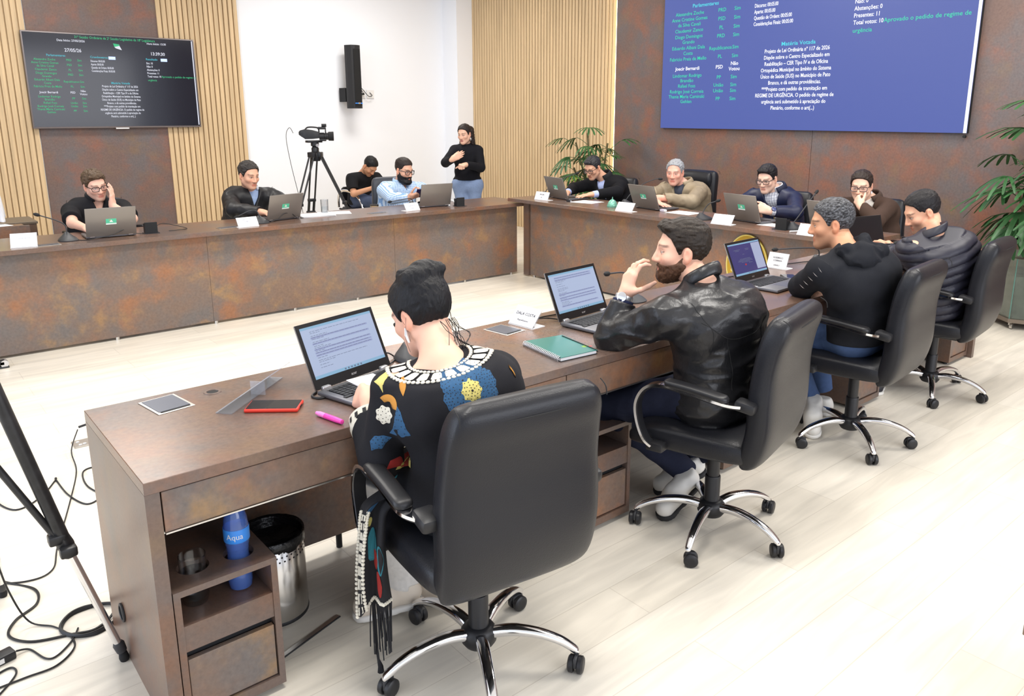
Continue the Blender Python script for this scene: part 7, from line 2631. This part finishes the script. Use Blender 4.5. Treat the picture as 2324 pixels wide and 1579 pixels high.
build_hair(fg, p, srgb(40, 32, 30), 'short', .010, .012, .080, -.070, .058, .003,
           extra=[('c', (.035, -.09, .03), (.045, -.105, -.20), .05, .030, .03), ('c', (-.035, -.09, .03), (-.03, -.10, -.18), .045, .030, .03), ('c', (.075, -.045, .03), (.085, -.03, -.13), .026, .020, .02), ('c', (-.075, -.04, .03), (-.080, -.01, -.13), .024, .016, .02)])
build_top(fg, p, 'sweater', M_FABRIC, (.008, .008, .011), g=.015, sleeves=1.97, sg=.014, hem=.06, neck=.03, wr=.007, wfreq=8, seed=15, h=.006)
off = np.array(p.location)
MB().tube([Vector(fg.head.w((.080, -.004, -.045)) - off), Vector(fg.head.w((.084, 0, -.065)) - off), Vector(fg.head.w((.082, 0, -.085)) - off)], [.004, .012, .004], 10).build('earring', M_SILVER, p, True)
build_trousers(fg, p, M_JEANS, srgb(124, 142, 174), .008, .007)
build_shoe(fg, p, (5.64, 7.66), 226, M_SHOEW)
build_shoe(fg, p, (5.54, 7.76), 226, M_SHOEW)
# ---- near side: the woman in the embroidered tunic
fg = Fig(pel=(1.25, 1.70, .59), nb=(1.190, 1.795, .975), hd=(1.218, 1.93, 1.072), hyaw=103, hpitch=-24, shL=(1.055, 1.835, .905), shR=(1.375, 1.765, .905), elL=(1.015, 1.85, .70), wrL=(1.080, 2.02, .800),
         elR=(1.465, 1.88, .72), wrR=(1.41, 2.10, .80), hipyaw=88, knL=(1.17, 2.09, .55), knR=(1.37, 2.10, .55), anL=(1.21, 2.08, .10), anR=(1.31, 2.03, .10), b=1.02, slouch=.045, hs=.97)
p = person('woman in a black embroidered tunic with her hair in a bun', fg)
build_body(fg, p, SK_LIGHT, BLK, ((.12, .95, -.05), (.85, -.1, -.5), ((55, 70, 45), (50, 70, 45), (50, 70, 40), (48, 65, 40)), .95, (15, 20, 20)), ((-.1, 1, -.05), DOWN, RELAX, .95))
HK = (.006, .006, .008)
build_hair(fg, p, HK, 'short', .011, .017, .080, -.084, .058, .0022, freq=(160, 30, 60), brt=.9,
           extra=[('e', (.008, -.050, .108), (.062, .052, .036), None, .02), ('e', (-.008, -.055, .128), (.042, .038, .026), None, .012), ('c', (.05, -.05, .10), (-.04, -.09, .11), .026, .024, .02),
                  ('c', (-.045, -.02, .115), (.04, -.015, .125), .022, .020, .015)])
mb = MB()
rg = random.Random(12)
off = Vector(p.location)
for k in range(17):                                       # loose strands at the nape and beside the ears
    if k < 12:
        a = Vector((rg.uniform(-.035, .035), -.095, -.045))
        pts = [a, a + Vector((rg.uniform(-.01, .01), -.012, -.03)), a + Vector((rg.uniform(-.03, .03), -.02 + rg.uniform(-.01, .01), -.065)), a + Vector((rg.uniform(-.05, .05), -.01, -.10))]
    else:
        s_ = 1 if k % 2 else -1
        a = Vector((s_ * .078, .0 + rg.uniform(-.03, .03), .02 + rg.uniform(-.03, .03)))
        pts = [a, a + Vector((s_ * .014, 0, -.03)), a + Vector((s_ * rg.uniform(.0, .03), rg.uniform(-.02, .02), -.07)), a + Vector((s_ * rg.uniform(-.01, .04), rg.uniform(-.02, .02), -.11))]
    mb.tube([Vector(fg.head.w(q)) - off for q in spline(pts, 5)], .0005 if k >= 12 else .0012, 4)
mb.build('loose_strands', solid('black_hair', (.008, .008, .01), .45), p, True)
MB().tube([Vector(fg.head.w(q)) - off for q in ((.081, .0, -.03), (.085, .002, -.05), (.083, .002, -.075))], [.003, .005, .003], 8).build('earring', M_SILVER, p, True)
TUN = (.011, .011, .014)
tu = build_top(fg, p, 'tunic', M_FABRIC, TUN, g=.016, sleeves=1.62, sg=.034, hem=-.13, neck=-.004, wr=.007, wfreq=8, seed=21, h=.005,
               extra=[('c', fg.elL + np.array([.0, -.01, -.015]), lerp(fg.elL, fg.wrL, .5) + np.array([0, 0, -.02]), .052, .060, .03), ('c', fg.pel + fg.hl * .09, fg.knL + np.array([.02, -.12, .02]), .112, .085, .04), ('c', fg.pel - fg.hl * .09, fg.knR + np.array([0, -.12, .02]), .112, .085, .04)])
bv = surf(tu, p)
CRW, CRB, CRY, CRO, CRT, CRR = (solid('crochet_white', srgb(226, 220, 204), .85, bump=(700, .5)), solid('crochet_blue', srgb(48, 92, 132), .85, bump=(700, .6)), solid('crochet_yellow', srgb(222, 208, 122), .85, bump=(700, .6)),
                                solid('crochet_orange', srgb(204, 142, 62), .85, bump=(700, .6)), solid('crochet_teal', srgb(48, 124, 138), .85, bump=(700, .6)), solid('crochet_red', srgb(168, 44, 38), .85, bump=(700, .6)))


def applique(name, material, origin, d, xdir, shape, lift=.0022, thick=.0016, parent=None, holes=0, hole_mat=None):
    """lay a flat outline (2D points about origin, x along xdir) onto the tunic, following its surface"""
    d = Vector(d).normalized()
    x = Vector(xdir)
    x = (x - d * x.dot(d)).normalized()
    y = d.cross(x)
    if y.z < 0:
        y = -y
    o = Vector(origin) - d * .25
    cx_ = sum(q[0] for q in shape) / len(shape)
    cy_ = sum(q[1] for q in shape) / len(shape)
    rings = []
    for f in (0.0, .35, .7, 1.0):
        ring = []
        for q in ([(cx_, cy_)] if f == 0 else [(cx_ + (a - cx_) * f, cy_ + (b - cy_) * f) for a, b in shape]):
            h_ = lay(bv, o + x * q[0] + y * q[1], d, lift * (1 if f < 1 else .35))
            ring.append((h_[0] - off) if h_ else None)
        rings.append(ring)
    if any(r_ is None for rr in rings for r_ in rr):
        return None
    m = MB()
    V = [[m.bm.verts.new(q) for q in rr] for rr in rings]
    n = len(shape)
    for k in range(n):
        m.bm.faces.new((V[0][0], V[1][k], V[1][(k + 1) % n]))
        for A, B in zip(V[1:], V[2:]):
            m.bm.faces.new((A[k], B[k], B[(k + 1) % n], A[(k + 1) % n]))
    ob = m.build(name, material, parent or tu, True, 180)
    if holes:
        hm = MB()
        g_ = random.Random(5)
        for ring in range(1, holes + 1):
            f = ring / (holes + .6)
            cnt = 5 * ring
            for k in range(cnt):
                i0 = (k + .5 * (ring % 2)) / cnt * n
                a, b = shape[int(i0) % n], shape[(int(i0) + 1) % n]
                t_ = i0 - int(i0)
                qx, qy = cx_ + (a[0] * (1 - t_) + b[0] * t_ - cx_) * f, cy_ + (a[1] * (1 - t_) + b[1] * t_ - cy_) * f
                h_ = lay(bv, o + x * qx + y * qy, d, lift + .0003)
                if h_:
                    c_, nn = h_
                    u_ = nn.orthogonal().normalized() * .0016
                    w_ = nn.cross(u_)
                    hm.poly([c_ - off + u_ * math.cos(e) + w_ * math.sin(e) for e in (0, 1.05, 2.1, 3.14, 4.19, 5.24)])
        hm.build('stitch_holes', hole_mat or M_MATTEBLK, ob)
    return ob


def disc(cx_, cy_, r, n=16, wob=0.0, k=0):
    return [(cx_ + r * (1 + wob * math.cos(k * a)) * math.cos(a), cy_ + r * (1 + wob * math.cos(k * a)) * math.sin(a)) for a in [2 * PI * i / n for i in range(n)]]


def crescent(cx_, cy_, r, r2, a0, a1, n=12):
    A = [a0 + (a1 - a0) * i / n for i in range(n + 1)]
    out = [(cx_ + r * math.cos(a), cy_ + r * math.sin(a)) for a in A]
    inn = [(cx_ + r2 * math.cos(a) + 0.0, cy_ - .006 + r2 * math.sin(a)) for a in A]
    return out + inn[::-1][1:-1]


bd, bx_ = np.array([.30, .93, -.20]), np.array([.93, -.30, 0])
FC0 = np.array([1.172, 1.63, .925])
for k in range(8):                                        # eight rounded petals, then the pale centre
    a = R(22.5 + 45 * k)
    dx, dy = math.cos(a), math.sin(a)
    pet = []
    for r_, w_ in ((.016, .012), (.035, .021), (.055, .029), (.070, .026), (.079, .014), (.077, 0), (.079, -.014), (.070, -.026), (.055, -.029), (.035, -.021), (.016, -.012)):
        pet.append((dx * r_ - dy * w_, dy * r_ + dx * w_))
    applique('flower_petal', CRB, FC0, bd, bx_, pet, .0020 + .0006 * (k % 2), holes=3)
applique('flower_centre', CRY, FC0, bd, bx_, disc(0, 0, .0285, 48, .10, 8), .0052, holes=3)
applique('flower_eye', M_MATTEBLK, FC0, bd, bx_, disc(0, 0, .004, 10), .0066)
applique('crescent', CRO, FC0, bd, bx_, crescent(-.040, .062, .038, .022, R(20), R(185)), .0024, holes=0)
applique('crescent', CRO, FC0, bd, bx_, crescent(.036, .070, .038, .022, R(-5), R(165)), .0024, holes=0)

# yoke round the neck: two rows of beads and white tiles between them
cN = fg.nb - fg.up * .0
ax = unit(fg.up - fg.fw * .42)
lx = fg.lat
fx = unit(np.cross(lx, ax))


def yoke(rad, a, lift=.003):
    q = cN + (lx * math.cos(a) * 1.12 + fx * math.sin(a)) * rad + ax * .14
    return lay(bv, q, -ax, lift)


bm_ = MB()
for rad, n, rb in ((.082, 46, .0062), (.136, 66, .0072)):
    for k in range(n):
        h_ = yoke(rad, 2 * PI * k / n, .0015)
        if h_:
            c_, nn = h_
            rot = nn.to_track_quat('Z', 'Y').to_matrix().to_4x4()
            bm_.lathe([(0, -.001), (rb, 0), (rb * .75, rb * .45), (0, rb * .6)], c_ - off, 9, rot)
bm_.build('bead_rows', CRW, tu, True, 180)
for k in range(20):
    a0, a1 = 2 * PI * (k + .13) / 20, 2 * PI * (k + .87) / 20
    grid = []
    for rad in (.090, .098, .106, .114, .122, .127):
        sh_ = .14 if rad in (.090, .127) else 0
        grid.append([yoke(rad, a0 + (a1 - a0) * (sh_ + (1 - 2 * sh_) * t_), .0028) for t_ in (0, .25, .5, .75, 1)])
    if all(q for r_ in grid for q in r_):
        m = MB()
        V = [[m.bm.verts.new(q[0] - off) for q in r_] for r_ in grid]
        for A, B in zip(V, V[1:]):
            for i in range(4):
                m.bm.faces.new((A[i], A[i + 1], B[i + 1], B[i]))
        m.build('yoke_tile', CRW, tu, True, 180)

# motifs down the near sleeve and on the far shoulder
sd, sx = np.array([.62, .74, -.26]), np.array([.763, -.647, 0])
leaf = lambda L, w, n=7: [(w * math.sin(PI * i / n), -L / 2 + L * i / n) for i in range(n + 1)] + [(-w * .8 * math.sin(PI * i / n), -L / 2 + L * i / n) for i in range(n - 1, 0, -1)]
rotp = lambda pts, a: [(x * math.cos(a) - y * math.sin(a), x * math.sin(a) + y * math.cos(a)) for x, y in pts]
for nm, m_, px_, shp, lf in (
        ('yellow_tip', CRY, (1.030, 1.84, .925), [(-.022, .0), (-.008, .014), (.006, .026), (.016, .016), (.008, -.004), (.008, -.028), (-.004, -.010)], .003),
        ('crescent', CRO, (1.028, 1.81, .872), crescent(.004, -.004, .030, .017, R(-20), R(140)), .003),
        ('orange_leaf', CRO, (1.078, 1.80, .917), rotp(leaf(.055, .011), R(14)), .003),
        ('white_flower', CRW, (1.010, 1.80, .845), disc(0, 0, .025, 40, .10, 7), .0032),
        ('blue_leaf', CRB, (1.072, 1.80, .812), [(-.036, -.030), (-.020, -.012), (-.012, .022), (-.006, .050), (.006, .034), (.014, .010), (.034, -.026), (.008, -.034)], .003),
        ('blue_leaf', CRB, (.990, 1.80, .765), [(-.026, -.022), (-.030, .004), (-.016, .020), (.010, .022), (.032, .016), (.014, .000), (.004, -.016)], .003),
        ('teal_fan', CRT, (1.045, 1.80, .712), [(-.052, -.022), (-.040, .004), (-.018, .020), (.010, .026), (.034, .022), (.046, .006), (.046, -.018), (.01, -.012), (-.02, -.018)], .003),
        ('red_fan', CRR, (1.048, 1.80, .700), [(-.030, -.022), (-.020, .002), (.002, .010), (.026, .008), (.036, -.004), (.030, -.020), (.0, -.020)], .0042),
        ('yellow_fan', CRY, (1.055, 1.80, .690), [(-.014, -.018), (-.004, .000), (.014, .002), (.032, .008), (.030, -.014), (.008, -.022)], .0052),
        ('orange_leaf', CRO, (1.46, 1.80, .870), rotp(leaf(.070, .013), R(12)), .003),
        ('blue_leaf', CRB, (1.49, 1.83, .815), rotp(leaf(.075, .018), R(10)), .003),
        ('teal_leaf', CRT, (1.00, 1.80, .640), rotp(leaf(.05, .014), R(-20)), .003)):
    applique(nm, m_, px_, sd, sx, shp, lf, holes=2 if m_ in (CRB, CRW, CRT) else 0)
# white lace cuff of the near sleeve
e0 = lerp(fg.elL, fg.wrL, .58) + np.array([0, 0, -.012])
e1 = lerp(fg.elL, fg.wrL, .76) + np.array([0, 0, -.012])
dc_ = unit(e1 - e0)
MB().tube([Vector(e0 - dc_ * .01) - off, Vector(e0) - off, Vector(e1) - off, Vector(e1 + dc_ * .003) - off], [.066, .071, .069, .060], 28).build('lace_cuff', CRW, tu, True, 60)
mb = MB()
u0 = unit(np.cross(dc_, [0, 0, 1]))
v0 = np.cross(dc_, u0)
for k in range(16):
    a = 2 * PI * k / 16
    rd = u0 * math.cos(a) + v0 * math.sin(a)
    tn = np.cross(dc_, rd) * .0055
    c0, c1 = e0 + rd * .0725 + dc_ * .008, e1 + rd * .0705 - dc_ * .010
    mb.poly([Vector(c0 - tn) - off, Vector(c0 + tn) - off, Vector(c1 + tn) - off, Vector(c1 - tn) - off])
mb.build('cuff_slots', M_MATTEBLK, tu)

# embroidered tail of the tunic hanging beside the seat, with a lace edge and a fringe
nu_, nv_ = 10, 22
pth = spline([(1.03, 1.79, .605), (.965, 1.80, .585), (.945, 1.79, .52), (.938, 1.785, .42), (.940, 1.785, .30)], 6)
pl = [Vector(q) for q in pth]
rows_ = []
for i, q in enumerate(pl):
    f = i / (len(pl) - 1)
    wv = Vector((.62, -.62, 0)).normalized() * (.052 - .012 * math.sin(f * 3))
    ln = []
    for k in range(nu_ + 1):
        t_ = k / nu_ * 2 - 1
        ln.append(q + wv * t_ + Vector((.012, .016, 0)) * math.sin(t_ * 5 + f * 2) - Vector((0, 0, .05 * max(0, -t_) * f)) - off)
    rows_.append(ln)
mb = MB()
V = [[mb.bm.verts.new(q) for q in r_] for r_ in rows_]
for A, B in zip(V, V[1:]):
    for k in range(nu_):
        mb.bm.faces.new((A[k], A[k + 1], B[k + 1], B[k]))
tail = mb.build('hanging_tail', solid('tunic_black', TUN, .85), p, True, 180)
md = tail.modifiers.new('thick', 'SOLIDIFY')
md.thickness = .003


def on_tail(t_, f):
    i = min(len(rows_) - 2, int(f * (len(rows_) - 1)))
    g_ = f * (len(rows_) - 1) - i
    k = min(nu_ - 1, max(0, int((t_ + 1) / 2 * nu_)))
    h_ = (t_ + 1) / 2 * nu_ - k
    a = rows_[i][k].lerp(rows_[i][k + 1], h_)
    b = rows_[i + 1][k].lerp(rows_[i + 1][k + 1], h_)
    return a.lerp(b, g_)


nrm = Vector((-.62, -.62, .2)).normalized() * .0035
lt_ = MB()
bd_ = MB()
for k in range(30):
    f = .30 + .70 * k / 29
    for t_ in (-.97, -.42):
        q = on_tail(t_ + .15 * math.sin(f * 6), f) + nrm
        bd_.lathe([(0, -.003), (.0058, 0), (.004, .003), (0, .004)], q, 8, nrm.to_track_quat('Z', 'Y').to_matrix().to_4x4())
for k in range(9):
    f0, f1 = .30 + .70 * (k + .12) / 9, .30 + .70 * (k + .86) / 9
    lt_.poly([on_tail(-.86 + .15 * math.sin(f0 * 6), f0) + nrm, on_tail(-.54 + .15 * math.sin(f0 * 6), f0) + nrm, on_tail(-.54 + .15 * math.sin(f1 * 6), f1) + nrm, on_tail(-.86 + .15 * math.sin(f1 * 6), f1) + nrm])
for k in range(16):
    q = on_tail(-.4 + 1.36 * k / 15, .985) + nrm
    bd_.lathe([(0, -.003), (.0055, 0), (.004, .003), (0, .004)], q, 8, nrm.to_track_quat('Z', 'Y').to_matrix().to_4x4())
lt_.build('lace_tiles', CRW, tail)
bd_.build('lace_beads', CRW, tail, True)
for m_, cc, rr_, n_ in ((CRT, (.02, .62), .30, 9), (CRR, (.25, .72), .16, 7), (CRT, (.60, .70), .24, 8), (CRR, (.42, .86), .18, 8), (CRB, (-.2, .25), .2, 8), (CRY, (-.12, .42), .10, 6)):
    MB().poly([on_tail(max(-.98, min(.98, cc[0] + rr_ * math.cos(a) * (1 + .15 * math.cos(3 * a)))), max(0.01, min(.99, cc[1] + rr_ * .42 * math.sin(a)))) + nrm for a in [2 * PI * i / 18 for i in range(18)]]).build('motif', m_, tail)
fr = MB()
for k in range(26):
    q = on_tail(-.25 + 1.2 * k / 25, 1.0)
    L = .155 + rg.uniform(-.03, .03) + (.02 if k < 8 else -.02)
    sw = Vector((rg.uniform(-.012, .012), rg.uniform(-.012, .012), 0))
    fr.tube(spline([q, q + Vector((0, 0, -L * .4)) + sw * .6, q + Vector((0, 0, -L)) + sw], 3), .0019, 5)
q = on_tail(-.15, 1.0)
fr.tube([q, q + Vector((.002, 0, -.12)), q + Vector((.008, 0, -.20)), q + Vector((.014, 0, -.225)), q + Vector((.014, 0, -.245))], [.004, .004, .004, .008, .010], 7)
setp(fr.build('fringe', solid('tunic_black', TUN), tail, True), kind='stuff')
build_trousers(fg, p, M_FABRIC, srgb(222, 218, 212), .024, .007, .008, topz=-.09)
sh1 = build_shoe(fg, p, (1.215, 2.055), 150, solid('cream_shoe', srgb(214, 202, 186), .55), None, 8, .235)
build_shoe(fg, p, (1.315, 2.01), 120, MATS['cream_shoe'], None, 8, .235)
# paper held between the fingers
t = thing('folded_paper', 'small white paper held in the hand of the woman in the tunic', 'paper', (1.135, 2.125, .80))
mb = MB()
mb.poly([(-.045, .060, .022), (.035, .030, .035), (.050, -.030, .025), (-.005, -.045, .002), (-.020, .0, .004)], .0012)
mb.build('sheet', M_PAPER, t)
